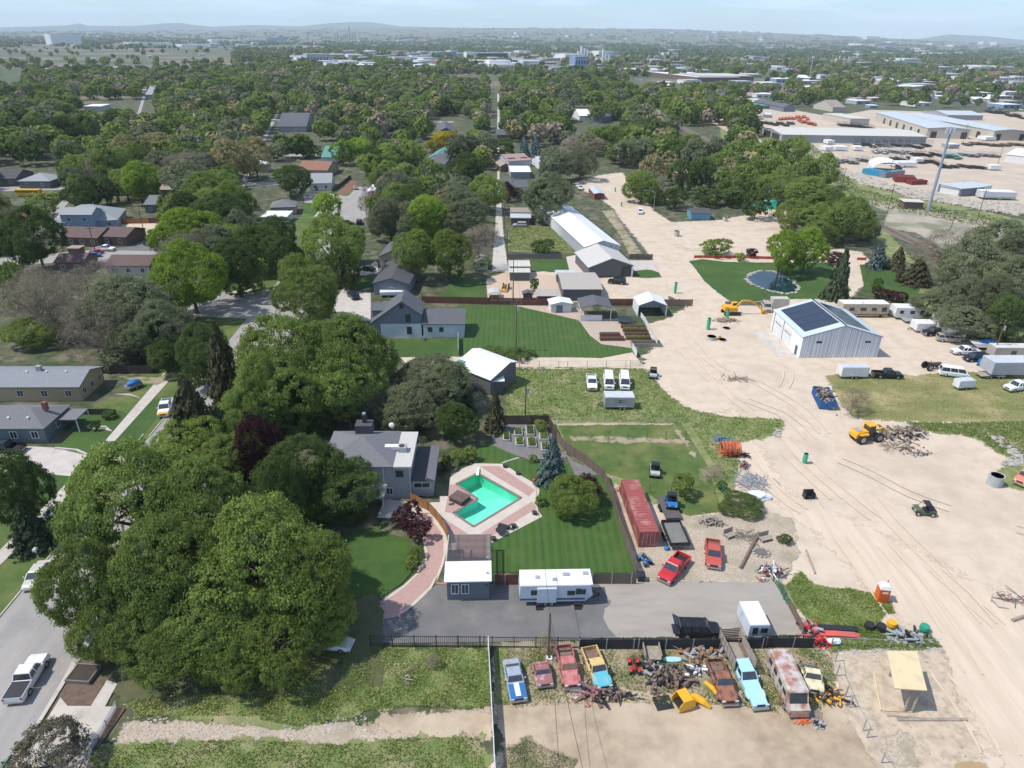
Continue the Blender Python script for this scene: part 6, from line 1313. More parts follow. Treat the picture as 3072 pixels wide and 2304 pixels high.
# ---------------------------------------------------------------- fences
M_wood = mat('cedar_boards', (.40, .20, .08), .85, (.26, .125, .05), 3.0, stretch=(6, 6, .4)); M_woodg = mat('grey_boards', (.20, .155, .12), .9, (.13, .10, .08), 3.0, stretch=(6, 6, .4)); M_woodr = mat('red_brown_boards', (.19, .075, .05), .9, (.12, .05, .035), 3.0, stretch=(6, 6, .4)); M_woodd = mat('dark_boards', (.085, .06, .05), .9)
M_iron = mat('black_iron', (.03, .032, .035), .6); M_vinyl = mat('white_vinyl', (.76, .76, .76), .5)
def path(s, h=0): return [G(u, v, h) for u, v in px(s)] if isinstance(s, str) else s
def fence(name, label, s, h, m, kind='board', post=2.4, pm=None, h0=0):
 P = path(s, h0); P = [Vector((p.x, p.y, 0)) for p in P]; t = thing(name, label, 'fence', P[0]); O = P[0]; b = MB(); pb = MB(); n = 0
 for i in range(len(P) - 1):
  a, c = P[i] - O, P[i + 1] - O; d = c - a; ln = d.length; d.normalize(); nn = Vector((-d.y, d.x, 0))
  k = max(1, int(ln / .16)) if kind == 'board' else 0
  if kind == 'board':
   rn_ = random.Random(i)
   for j in range(k):
    q0, q1 = a + d * (ln * j / k), a + d * (ln * (j + .93) / k); z = h + rn_.uniform(-.03, .03); e = nn * (.012 + .004 * (j % 2))
    b.add([tuple(q0 - e), tuple(q1 - e), tuple(q1 + e), tuple(q0 + e)] + [tuple(q + Vector((0, 0, z))) for q in (q0 - e, q1 - e, q1 + e, q0 + e)], [(0, 1, 5, 4), (1, 2, 6, 5), (2, 3, 7, 6), (3, 0, 4, 7), (4, 5, 6, 7)])
   for z in (.4, h - .35): b.bar(tuple(a + nn * .05 + Vector((0, 0, z))), tuple(c + nn * .05 + Vector((0, 0, z))), .05, .09)
  elif kind == 'panel':
   b.bar(tuple(a + Vector((0, 0, h / 2 + .04))), tuple(c + Vector((0, 0, h / 2 + .04))), .05, h - .08)
  elif kind == 'iron':
   for z in (.25, h - .15): b.bar(tuple(a + Vector((0, 0, z))), tuple(c + Vector((0, 0, z))), .05, .06)
   for j in range(int(ln / .22)): q = a + d * (j * .22); b.box(q.x - .014, q.y - .014, .05, q.x + .014, q.y + .014, h)
  elif kind == 'link':
   for z in (h - .03, h * .55, .15): b.bar(tuple(a + Vector((0, 0, z))), tuple(c + Vector((0, 0, z))), .035 if z > h * .8 else .012)
  elif kind == 'rail':
   for z in np.linspace(.3, h, 5): b.bar(tuple(a + Vector((0, 0, z))), tuple(c + Vector((0, 0, z))), .045)
  for j in range(int(ln / post) + 1):
   q = a + d * min(j * post, ln)
   if n < 95: MB().box(q.x - .05, q.y - .05, 0, q.x + .05, q.y + .05, h + .04).build('post', pm or m, t); n += 1
 b.build({'board': 'boards', 'panel': 'panel', 'iron': 'railing', 'link': 'wire_mesh', 'rail': 'rails'}[kind], m, t); return t
fence('iron_fence', 'black iron fence along the front of the asphalt drive', 'g:540,735 1400,742 h:-60,745 600,750 1400,755 2029,750 i:60,735 330,735 430,742', 1.75, M_iron, 'iron', 2.4)
fence('screen_fence', 'black screened chain link fence behind the row of wrecks', 'h:600,757 1050,757 1800,757 1990,752 i:60,742 420,750', 1.55, mat('screen_cloth', (.035, .037, .04), .8), 'panel', 3.0, M_galv)
fence('vinyl_fence', 'straight white vinyl fence running towards the camera', 'g:1432,750 1455,1180 1480,1659 1500,2000', 1.8, M_vinyl, 'panel', 2.4, h0=0)
fence('board_fence', 'curved cedar board fence beside the brick drive', 'c:915,995 960,1010 1070,1065 1130,1130 1180,1200 1215,1270 1225,1330', 1.75, M_wood)
fence('board_fence', 'grey brown board fence curving along the lawn beside the container', 'd:130,345 190,470 260,560 420,665 585,800 640,950 700,1150 760,1330 848,1580', 1.8, M_woodg)
fence('board_fence', 'dark board fence behind the raised garden beds', 'c:1690,345 2060,345', 1.9, M_woodd); fence('board_fence', 'short dark board fence on the right side of the raised beds', 'c:2060,345 2085,420 2120,470', 1.9, M_woodd)
fence('board_fence', 'dark board gate and fence behind the travel trailer', 'g:1480,265 1560,268 1665,268', 1.7, M_woodr, pm=M_galv); fence('board_fence', 'brown panel fence with steel posts right of the travel trailer', 'h:700,262 1035,262', 1.8, M_woodg, pm=M_galv)
fence('board_fence', 'long red brown board fence behind the big lawn', '5:1105,1088 1750,1100 2016,1103', 1.8, M_woodr); fence('board_fence', 'red brown board fence between the pavilion and the white tent', '6:700,1106 960,1106', 1.8, M_woodr)
fence('board_fence', 'tan board fence right of the white tent carport', '6:1165,1110 1368,1110', 1.8, mat('tan_boards', (.30, .20, .14), .9, (.2, .13, .09), 3))
fence('board_fence', 'weathered grey fence below the weedy back yard', '6:55,772 440,775', 1.6, mat('weathered_boards', (.22, .20, .18), .9)); fence('board_fence', 'dark fence right of the cream roofed house', '6:920,772 1085,775', 1.5, M_woodg)
fence('garden_wall', 'low white wall slanting down beside the red planters', '6:1000,1190 1030,1230 1115,1400', 1.3, M_vinyl, 'panel', 3); fence('garden_wall', 'short white fence at the corner of the big lawn', '6:940,1420 970,1475', 1.5, M_vinyl, 'panel', 2)
fence('vinyl_fence', 'white vinyl fence at the end of the small side lawn', '5:1362,1345 1364,1462', 1.6, M_vinyl, 'panel', 2.4)
fence('block_wall', 'grey retaining wall behind the excavator', '6:1600,1105 1860,1108', 1.1, mat('block_grey', (.25, .25, .26), .9), 'panel', 30)
fence('board_fence', 'dark board fence right of the yellow walled house', 'b:920,215 1380,215 1440,190', 1.8, M_woodd); fence('board_fence', 'low dark fence beside the blue grey house', 'b:690,585 1060,590', 1.2, M_woodd)
fence('board_fence', 'orange brown board fence behind the brown apartments', '4:830,525 1055,522', 1.9, M_wood); fence('board_fence', 'red brown fence left of the tall grey green tree', '4:1060,520 1185,520', 1.9, M_woodr); fence('board_fence', 'dark fence beside the small white house', '5:465,310 600,200', 1.6, M_woodd)
fence('wire_fence', 'chain link fence along the pale lane', '6:0,1540 480,1545 920,1540', 1.4, M_galv, 'link', 4); fence('farm_gate', 'grey farm gate at the end of the pale lane', '6:925,1535 1010,1538', 1.3, M_galv, 'rail', 2)
fence('wire_fence', 'chain link fence along the weedy strip by the dirt road', '6:810,470 905,600 1020,745', 1.6, M_galv, 'link', 2.5); fence('wire_fence', 'chain link fence between the dirt lot and the excavation', 'i:590,850 600,960 700,1200 830,1430 985,1700', 1.7, M_galv, 'link', 2.6)
fence('wire_fence', 'fallen chain link along the top of the excavation', 'i:560,730 1000,745 1385,740', 1.3, M_galv, 'link', 3.5); fence('wire_fence', 'chain link compound fence around the cell tower', '7:1410,628 1590,632 1690,625 1720,640', 1.8, M_galv, 'link', 2.5)
fence('wire_fence', 'wire fence behind the vineyard posts', 'd:135,330 210,335 700,328 1230,345', 1.2, M_galv, 'link', 4); fence('farm_gate', 'green farm gate beside the clipped hedge', 'd:1545,850 1560,910 1620,980', 1.2, mat('gate_green', (.05, .17, .10), .5), 'rail', 2)
fence('farm_gate', 'green pipe gate at the end of the asphalt', 'i:140,250 200,380 240,440', 1.2, mat('gate_green', (.05, .17, .1)), 'rail', 2); fence('board_fence', 'low grey board fence at the right end of the asphalt', 'i:240,440 300,560 340,650', 1.2, M_woodg)
fence('hand_rail', 'metal hand rail beside the corner sidewalk', 'f:830,1240 680,1500 600,1650', 1.0, M_galv, 'rail', 2); fence('wire_fence', 'wire fence along the top of the railway bank', '7:-50,250 300,420 600,640', 1.2, M_galv, 'link', 6)
for i, (a, b_) in enumerate(zip([625, 783, 940, 1098, 1262], [465, 465, 468, 470, 470])): p = G(*px('d:%d,%d' % (a, b_))[0]); tag(MB().cyl(0, 0, 0, 1.75, .06, 6).build('vine_post', M_rust), '%s dark vineyard post of the back row, counting from the left' % ('first', 'second', 'third', 'fourth', 'fifth')[i], 'post', 'vineyard posts').location = p
for i, (a, b_) in enumerate(((962, 908), (1143, 895), (1320, 870), (1500, 915), (715, 690), (850, 630), (978, 555), (1178, 640))): p = G(*px('d:%d,%d' % (a, b_))[0]); tag(MB().cyl(0, 0, 0, 1.6 if i < 4 else 1.1, .06 if i < 4 else .035, 6).build('vine_post', M_rust), ('tall dark post left of the round bush', 'tall dark post just beside the round bush', 'tall dark post right of the round bush', 'tall dark post by the green gate', 'thin post nearest the red container', 'thin post left of the grey buggy', 'thin post above the grey buggy', 'thin post right of the grey buggy')[i], 'post', 'vineyard posts').location = p
# ---------------------------------------------------------------- poles and wires
M_pole = mat('pole_wood', (.17, .12, .085), .95, (.11, .08, .06), 3); M_wire = mat('wire_black', (.03, .03, .03), .6)
def poleh(b, top):
 u, v = px(b)[0]; p = G(u, v); vt = px(top)[0][1]; lo, hi = 0, 55
 for _ in range(40):
  m = (lo + hi) / 2; lo, hi = (m, hi) if proj((p.x, p.y, m))[1] > vt else (lo, m)
 return p, lo
TOPS = []
def upole(b, top, label, arm=True, name='utility_pole', tr=False, r=.14):
 p, h = poleh(b, top); t = thing(name, label, 'pole', p, RZ0); MB().cyl(0, 0, 0, h, r, 8, r * .7).build('shaft', M_pole, t)
 if arm: MB().box(-1.1, -.06, h - .6, 1.1, .06, h - .48).build('crossarm', M_pole, t)
 if arm:
  for x in (-1, 0, 1): MB().cyl(x, 0, h - .48 if x else h, h - .25 if x else h + .2, .05, 6).build('insulator', M_galv, t)
 if tr: MB().cyl(.32, 0, h - 2.1, h - 1.1, .24, 10).build('transformer', M_galv, t)
 TOPS.append(Vector((p.x, p.y, h))); return t
upole('h:365,812', 'h:376,478', 'wooden utility pole rising from the weeds in front of the travel trailer', False)
upole('c:1868,268', 'c:1866,-10', 'utility pole with grey transformer at the edge of the upper grass lot', False, tr=True); upole('5:1772,1432', '5:1768,1078', 'utility pole with transformer on the big lawn', True, tr=True)
upole('5:1752,1075', '5:1722,760', 'leaning utility pole beside the open shed'); upole('5:1712,790', '5:1696,560', 'utility pole with transformer halfway up the alley', True, tr=True); upole('5:1690,560', '5:1680,380', 'utility pole beside the clipped dark tree in the alley')
upole('7:1002,1130', '7:1050,860', 'utility pole on the lawn between the spruces'); upole('e:1948,345', 'e:2035,35', 'utility pole with lamp among the parked campers', True, tr=True); upole('7:1170,610', '7:1217,385', 'bare utility pole left of the cell tower'); upole('7:1845,686', '7:1903,430', 'bare utility pole right of the cell tower')
upole('7:1650,742', '7:1700,592', 'utility pole above the tall bare tree'); upole('7:822,425', '7:850,262', 'utility pole above the rubble bank'); upole('7:1180,345', '7:1212,182', 'utility pole behind the red containers'); upole('7:2012,235', '7:2035,95', 'utility pole in the far industrial yard')
upole('6:1880,458', '6:1898,265', 'utility pole beside the stack of green pipes', True, tr=True); upole('4:695,780', '4:640,545', 'utility pole at the brown apartments'); upole('4:1030,610', '4:985,388', 'utility pole at the gravel lot behind the apartments'); upole('5:716,530', '5:678,320', 'utility pole beside the wide street'); upole('4:1835,960', '4:1815,760', 'pole standing in the shaded lawn by the cross street', False)
upole('3:255,820', '3:268,735', 'pole beside the railway bank, far left of the yard'); upole('3:372,865', '3:385,785', 'pole beside the railway bank, second from the left'); upole('3:1828,900', '3:1845,770', 'pole in front of the large industrial halls')
def wire(a, b_, sag=.6, label='thin black wire between the utility poles', r=.022, off=0):
 a = a + Vector((off, 0, -.3)); b_ = b_ + Vector((off, 0, -.3)); n = 10; P = [a.lerp(b_, i / n) - Vector((0, 0, 4 * sag * (i / n) * (1 - i / n))) for i in range(n + 1)]
 tag(MB().tube(P, r, 4, cap=False).build('power_line', M_wire), label, 'wire', 'overhead wires')
T = TOPS;
for o, q in ((-.8, 'left'), (.8, 'right')):
 wire(T[1], T[2], .6, 'wire from the grass lot pole to the big lawn pole, %s one' % q, off=o); wire(T[2], T[3], .5, 'wire from the big lawn pole to the leaning pole, %s one' % q, off=o); wire(T[3], T[4], .5, 'wire along the lower alley, %s one' % q, off=o); wire(T[4], T[5], .5, 'wire along the upper alley, %s one' % q, off=o)
 wire(T[14], T[6], 2.5, 'wire from the pipe stack pole to the spruce lawn pole, %s one' % q, .03, o); wire(T[6], T[7], 2.5, 'wire from the spruce lawn pole to the camper pole, %s one' % q, .03, o); wire(T[7], T[7] + (T[7] - T[6]) * .8, 1.5, 'wire running off the right edge from the camper pole, %s one' % q, .03, o)
wire(T[0], T[1], 1.0, 'wire crossing the pool lawn from the front pole'); wire(T[0], G(*px('h:720,2000')[0], 6.0), .8, 'wire from the front pole running down the dirt lot, right one'); wire(T[0], G(*px('h:480,2000')[0], 6.0), .8, 'wire from the front pole running down the dirt lot, left one'); wire(T[8], T[9], 2.5, 'wire crossing behind the cell tower')
def lamp(b, top, arm, label):
 p, h = poleh(b, top); t = thing('street_lamp', label, 'street light', p); MB().cyl(0, 0, 0, h, .1, 8, .06).build('shaft', M_galv, t); MB().tube([(0, 0, h), (arm * .5, 0, h + .6), (arm, 0, h + .7)], .045, 6).build('arm', M_galv, t); MB().box(arm - .3, -.14, h + .62, arm + .3, .14, h + .76).build('lamp_head', M_galv, t)
lamp('6:1090,440', '6:1102,300', -4.2, 'grey street lamp with long arm beside the dirt road');
p, h = poleh('7:1480,590', '3:1716,800'); t = thing('cell_tower', 'tall blue grey cell tower above the rubble bank', 'tower', p); M_tw = mat('tower_paint', (.34, .38, .46), .5); MB().cyl(0, 0, 0, h, .62, 14, .42).build('mast', M_tw, t)
for k in range(9): a = k * .698; MB().box(1.5 * math.cos(a) - .18, 1.5 * math.sin(a) - .18, h - 1.6, 1.5 * math.cos(a) + .18, 1.5 * math.sin(a) + .18, h + .7).build('antenna', mat('antenna', (.6, .63, .66), .5), t)
b = MB();
for z in (h - 1.2, h + .2):
 for k in range(9): a, c = k * .698, (k + 1) * .698; b.bar((1.4 * math.cos(a), 1.4 * math.sin(a), z), (1.4 * math.cos(c), 1.4 * math.sin(c), z), .08)
 for k in range(3): a = k * 2.094; b.bar((0, 0, z), (1.4 * math.cos(a), 1.4 * math.sin(a), z), .08)
b.build('platform', M_tw, t)
# ---------------------------------------------------------------- pool
t = thing('swimming_pool', 'L-shaped swimming pool with bright green water', 'pool', POOL[0]); O = POOL[0]; PP = [p - O for p in POOL]
M_pool = mat('pool_plaster', (.15, .72, .52), .8, (.13, .66, .47), .6); b = MB(); n = len(PP)
dep = [2.1, 1.3, 1.2, 1.2, 1.6, 2.1]
tri = geometry.tessellate_polygon([[Vector((p.x, p.y, 0)) for p in PP]]); b.add([(p.x, p.y, -d) for p, d in zip(PP, dep)], [f if (PP[f[1]] - PP[f[0]]).cross(PP[f[2]] - PP[f[1]]).z > 0 else f[::-1] for f in tri])
b.add([(p.x, p.y, .1) for p in PP] + [(p.x, p.y, -d) for p, d in zip(PP, dep)], [(i, (i + 1) % n, (i + 1) % n + n, i + n) for i in range(n)]); b.build('basin', M_pool, t)
mwt = bpy.data.materials.new('pool_water'); mwt.use_nodes = True; q = mwt.node_tree; q.nodes.clear(); o_ = q.nodes.new('ShaderNodeOutputMaterial'); tr = q.nodes.new('ShaderNodeBsdfTransparent'); tr.inputs[0].default_value = (.72, .97, .90, 1); gl = q.nodes.new('ShaderNodeBsdfGlossy'); gl.inputs['Roughness'].default_value = .06; mxs = q.nodes.new('ShaderNodeMixShader'); fz = q.nodes.new('ShaderNodeFresnel'); fz.inputs[0].default_value = 1.33
nz = q.nodes.new('ShaderNodeTexNoise'); nz.inputs['Scale'].default_value = 2.2; bpn = q.nodes.new('ShaderNodeBump'); bpn.inputs['Distance'].default_value = .04; q.links.new(nz.outputs[0], bpn.inputs['Height']); q.links.new(bpn.outputs[0], gl.inputs['Normal']); q.links.new(bpn.outputs[0], fz.inputs['Normal'])
q.links.new(fz.outputs[0], mxs.inputs[0]); q.links.new(tr.outputs[0], mxs.inputs[1]); q.links.new(gl.outputs[0], mxs.inputs[2]); q.links.new(mxs.outputs[0], o_.inputs[0])
MB().add([(p.x, p.y, -.05) for p in PP], [f if (PP[f[1]] - PP[f[0]]).cross(PP[f[2]] - PP[f[1]]).z > 0 else f[::-1] for f in tri]).build('water', mwt, t)
b = MB()
for i in range(n): b.bar(tuple(PP[i] + Vector((0, 0, .13))), tuple(PP[(i + 1) % n] + Vector((0, 0, .13))), .34, .07)
b.build('coping', mat('coping_stone', (.24, .17, .15), .8), t); MB().box(-.22, -1, .35, .22, 1.1, .43).build('diving_board', M_white, t); bd = t.children[-1]; c = G(*px('c:1375,770')[0]) - O; bd.location = c; bd.rotation_euler = (0, 0, R(62))
c = G(*px('c:1310,1110')[0]) - O; b = MB()
for s_ in (-.3, .3): b.tube([(c.x + s_, c.y - .4, .1), (c.x + s_, c.y - .3, .9), (c.x + s_ + .2, c.y + .2, .8), (c.x + s_ + .3, c.y + .4, -.3)], .03, 5)
b.build('ladder', M_chrome, t)
t = thing('hot_tub', 'brown covered hot tub on the pink paving beside the pool', 'hot tub', G(*px('c:1325,975')[0]), R(-35)); MB().box(-1.15, -1.0, 0, 1.15, 1.0, .75).build('shell', mat('tub_brown', (.10, .07, .06), .7), t)
for s_ in (-1, 1): MB().box(-1.2, .03 if s_ > 0 else -1.05, .76, 1.2, 1.05 if s_ > 0 else -.03, .86).build('cover', mat('tub_cover', (.14, .09, .08), .7), t)
pn = thing('equipment_lid', 'square dark hatch with white frame beside the hot tub', 'hatch', G(*px('c:1258,1008')[0]), R(20)); MB().box(-.6, -.4, .02, .6, .4, .1).build('frame', M_white, pn); MB().box(-.42, -.25, .1, .42, .25, .13).build('lid', M_dark, pn)
# pond with rock rim, planters, garden beds
tag(sheet('pond_water', [tuple(p[:2]) for p in POND], mat('pond_water', (.012, .035, .04), .06, (.015, .04, .04), .3, spec=.6), z=.16), None)
M_rock = mat('pale_rock', (.42, .39, .35), .9, (.27, .25, .22), 1.2); b = MB(); rr = random.Random(3)
for i in range(len(POND)):
 a, c = POND[i], POND[(i + 1) % len(POND)]
 for k in range(int((c - a).length / .9) + 1): p = a.lerp(c, k * .9 / max((c - a).length, .9)) + Vector((rr.uniform(-.3, .3), rr.uniform(-.3, .3), .1)); s_ = rr.uniform(.3, .65); b.blob(p.x, p.y, .1, s_ * 1.2, s_, s_ * .5, i * 50 + k, .3, 1)
tag(b.build('pond_rocks', M_rock), 'ring of pale boulders round the pond', 'rocks', None, 'stuff')
b = MB()
for i, (u, v) in enumerate((('7', 190), ('7', 182))): pass
def rocks(name, label, s, n, sc, m=M_rock, seed=1, cat='rubble', hgt=.5, kind='stuff'):
 P = gp(s); rn_ = random.Random(seed); b = MB(); x0, x1 = min(p.x for p in P), max(p.x for p in P); y0, y1 = min(p.y for p in P), max(p.y for p in P); k = 0; g = 0
 while k < n and g < n * 30:
  g += 1; x, y = rn_.uniform(x0, x1), rn_.uniform(y0, y1); c = False; j = len(P) - 1
  for i in range(len(P)):
   if (P[i].y > y) != (P[j].y > y) and x < (P[j].x - P[i].x) * (y - P[i].y) / (P[j].y - P[i].y) + P[i].x: c = not c
   j = i
  if not c: continue
  s_ = sc * rn_.uniform(.4, 1.5); b.blob(x, y, s_ * .25, s_ * rn_.uniform(.7, 1.4), s_, s_ * hgt, k, .35, 1); k += 1
 return tag(b.build(name, m), label, cat, None, kind)
rocks('concrete_rubble', 'long bank of pale broken concrete below the industrial yard', '7:820,300 950,310 1100,370 1300,420 1600,480 1900,530 2300,560 2300,640 1900,590 1500,510 1200,440 1000,400 850,330', 1300, 1.2, mat('rubble_pale', (.46, .42, .35), .9, (.30, .27, .22), .8), 4)
rocks('stones', 'scattered pale stones at the corner of the upper grass lot', 'd:1990,370 2060,380 2040,450 1990,440', 40, .22, seed=6); rocks('stones', 'pale rocks at the excavation rim', 'i:600,760 1100,740 1420,740 1430,780 700,790', 120, .16, seed=7); rocks('stones', 'pale stones along the weed strip edge at the right', 'e:1930,1000 2040,990 2050,1060 2212,1150 2212,1250 2010,1230 2100,1150', 120, .3, seed=8)
rocks('soil_clods', 'small clods and stones over the excavated ground', 'i:600,800 1400,790 1700,1600 1000,1659', 500, .09, mat('clods', (.36, .29, .21), .95), 9); rocks('gravel_stones', 'loose stones on the gravel road', 'f:900,1300 2600,1290 2600,1400 1400,1480 760,1500', 500, .09, mat('road_stone', (.45, .41, .36), .95), 10)
M_bed = mat('planter_white', (.55, .54, .50), .8); M_soil = mat('potting_soil', (.06, .05, .035), .95)
def planter(s, w, d, label, m=M_bed, rz=0, h=.5, green=True, name='planter_box'):
 t = thing(name, label, 'planter', G(*px(s)[0]), RZ0 + rz); b = MB(); b.box(-w / 2, -d / 2, 0, w / 2, -d / 2 + .12, h).box(-w / 2, d / 2 - .12, 0, w / 2, d / 2, h).box(-w / 2, -d / 2 + .12, 0, -w / 2 + .12, d / 2 - .12, h).box(w / 2 - .12, -d / 2 + .12, 0, w / 2, d / 2 - .12, h); b.build('frame', m, t)
 MB().box(-w / 2 + .12, -d / 2 + .12, 0, w / 2 - .12, d / 2 - .12, h - .08).build('soil', M_soil, t)
 if green:
  n = int(w * d * 90); P = np.stack([RNG.uniform(-w / 2 + .15, w / 2 - .15, n), RNG.uniform(-d / 2 + .15, d / 2 - .15, n), h + RNG.uniform(-.05, .35, n)], 1); me = qmesh('foliage', P, unit(n, .8), RNG.uniform(.05, .12, n), [LM['M']]); o = bpy.data.objects.new('foliage', me); COL.objects.link(o); o.parent = t
 return t
for i, (x, y, w, d, lb) in enumerate(((1712, 455, 1.2, 2.6, 'leftmost raised bed, nearest the dark cedar'), (1810, 420, 1.4, 2.0, 'raised bed behind the second row, left'), (1822, 500, 1.4, 2.4, 'raised bed at the front of the second row'), (1908, 405, 1.4, 3.0, 'raised bed behind the third row, under the yellow post'), (1922, 505, 1.5, 2.8, 'raised bed at the front of the third row with yellow green leaves'), (2022, 455, 1.5, 2.2, 'raised bed below the round green bush'), (2035, 540, 1.4, 2.4, 'raised bed beside the blue green spruce'))): planter('c:%d,%d' % (x, y), w, d, 'white edged ' + lb)
for i, (x, y) in enumerate(((945, 1262), (958, 1288), (970, 1314), (982, 1345))): planter('6:%d,%d' % (x, y), 5.6, 1.1, 'dark red planter, %s of the right hand stack' % ('topmost', 'second', 'third', 'fourth')[i], M_woodr, 0, .6, i % 2 == 1)
planter('6:780,1318', 4.6, 1.1, 'dark red planter, upper one of the left pair', M_woodr, 0, .6, False); planter('6:795,1350', 5.4, 1.3, 'dark red planter, lower one of the left pair', M_woodr, 0, .7, False); planter('6:1035,1388', 6.5, 2.2, 'grey wire covered planter at the end of the white wall', M_stk, 0, .8, False)
planter('f:598,1010', 2.6, 2.2, 'square grey concrete planter under the street maples', mat('planter_conc', (.22, .20, .18), .9), R(-6), .6, False)
t = thing('trampoline', 'round dark trampoline beside the pavilion', 'trampoline', G(*px('6:888,1225')[0])); MB().cyl(0, 0, .85, .9, 1.9, 24).build('mat', M_black, t); MB().tube([(2.0 * math.cos(a), 2.0 * math.sin(a), .9) for a in np.linspace(0, 6.283, 25)], .09, 5).build('frame', mat('pad_green', (.04, .12, .12)), t)
for k in range(4): a = k * 1.571 + .4; MB().cyl(2 * math.cos(a), 2 * math.sin(a), 0, .85, .04, 6).build('leg', M_galv, t)
def bush(s, w, h, sp, label, name='bush', k=None, cat='bush'):
 u, v = px(s)[0]; p = G(u, v); z = proj(p)[2]; return tree(0, 0, 0, h, sp, label, None, None, name, cat, pos=(p.x, p.y), r=w / 2, k=k)
for a in (('c:935,1535', 1.9, 1.8, 'O', 'clipped round bush beside the brick drive'), ('c:890,1170', 4.2, 3.2, 'P', 'dark red round bush left of the brick drive'), ('c:1000,1300', 3.0, 2.8, 'P', 'smaller dark red bush at the brick drive edge'), ('c:960,1450', 2.2, 1.6, 'O', 'loose olive bush above the clipped round bush'), ('c:1995,1010', 1.7, 1.5, 'M', 'small round green bush beside the pool deck'), ('c:1320,660', 2.6, 2.4, 'O', 'flowering bush at the pool deck corner'), ('c:1410,640', 2.2, 2.6, 'M', 'green bush right of the flowering bush'), ('c:1215,720', 2.0, 2.6, 'D', 'dark bush beside the pool house wing'),
  ('c:2000,400', 2.6, 2.3, 'O', 'round green bush behind the raised beds'), ('c:1935,650', 1.6, 1.2, 'M', 'small bush at the garden edge above the pool'), ('d:1225,940', 3.6, 3.6, 'M', 'round green bush in front of the dark posts'), ('d:1700,1040', 6.5, 1.6, 'D', 'clipped hedge beside the white tarpaulin'), ('d:1500,780', 3.6, 2.0, 'B', 'grey leafless bush by the green gate'), ('d:1555,880', 1.6, 1.4, 'D', 'small dark bush behind the green gate'), ('d:2080,1320', 2.0, 1.2, 'D', 'small green bush by the fire pit'),
  ('b:1000,620', 2.2, 1.5, 'D', 'dark round bush on the stepped lawn'), ('b:870,720', 1.8, 1.5, 'D', 'dark bush beside the front steps'), ('6:1705,785', 3.5, 2.2, 'O', 'yellow green bush beside the purple shrubs'), ('7:780,1240', 5, 3.5, 'O', 'olive bush in front of the dark spruce'), ('7:1130,1260', 5, 2.6, 'P', 'dark purple bush behind the motorhome'), ('7:1240,1290', 4.5, 3, 'P', 'dark purple bush above the white travel trailer'), ('7:1080,1200', 3, 3.6, 'D', 'small dark conifer behind the motorhome'), ('7:1250,1130', 2.5, 4.5, 'C', 'slim conifer in a stone ring'),
  ('5:1600,1465', 7, 1.4, 'D', 'dark hedge at the bottom of the big lawn, left part'), ('5:1800,1465', 7, 1.2, 'D', 'dark hedge at the bottom of the big lawn around the pole'), ('g:1010,880', 1.6, 1.9, 'B', 'dead brown stump in the front weeds'), ('6:245,1000', 2.6, 3.2, 'D', 'small dark tree on the pale gravel'), ('7:760,320', 8, 5, 'B', 'grey bush at the end of the rubble bank'), ('7:2100,1290', 8, 5, 'G', 'grey green bush above the covered boat'), ('h:340,750', 2.5, 1.6, 'B', 'dry grey bush at the foot of the front utility pole'), ('f:400,1700', 8.5, 4.6, 'R', 'large brown twiggy tree cut by the bottom left edge')): bush(*a)
# ---------------------------------------------------------------- machines
MY = PT['gold']
def place(s, z=0): return G(*px(s)[0], z)
def boom(t, pts, w=.35, m=MY, nm='boom'):
 b = MB()
 for i in range(len(pts) - 1): b.bar(pts[i], pts[i + 1], w, w * 1.3)
 return b.build(nm, m, t)
t = thing('excavator', 'yellow tracked excavator with boom stretched to the right', 'excavator', place('6:1640,1165'), R(4))
for s_ in (-1, 1): MB().xprism([(-2.0, .1), (-1.7, 0), (1.7, 0), (2.0, .1), (2.1, .45), (1.8, .8), (-1.8, .8), (-2.1, .45)], s_ * 1.15 - .3, s_ * 1.15 + .3).build('track', M_black, t)
MB().box(-1.9, -1.3, .95, 1.1, 1.3, 2.0).box(-2.1, -1.2, 1.2, -1.0, 1.2, 2.2).build('house', MY, t); MB().cyl(0, 0, .6, .95, .8, 14).build('turntable', M_black, t); cb = MB().box(.2, .3, 2.0, 1.5, 1.3, 2.75, taper=.04).build('cab', MY, t); MB().box(.25, .28, 2.1, 1.52, .3, 2.6).build('window', M_glass, cb)
boom(t, [(.9, -.3, 1.8), (2.4, -.3, 3.5), (4.2, -.3, 3.4), (5.3, -.3, 2.9)]); boom(t, [(5.3, -.3, 3.1), (7.8, -.3, .9)], .28, MY, 'stick'); boom(t, [(7.8, -.3, 1.0), (8.4, -.3, .4), (7.7, -.3, .1)], .7, MY, 'bucket'); boom(t, [(1.0, .1, 2.0), (3.0, .1, 3.2)], .14, M_chrome, 'cylinder')
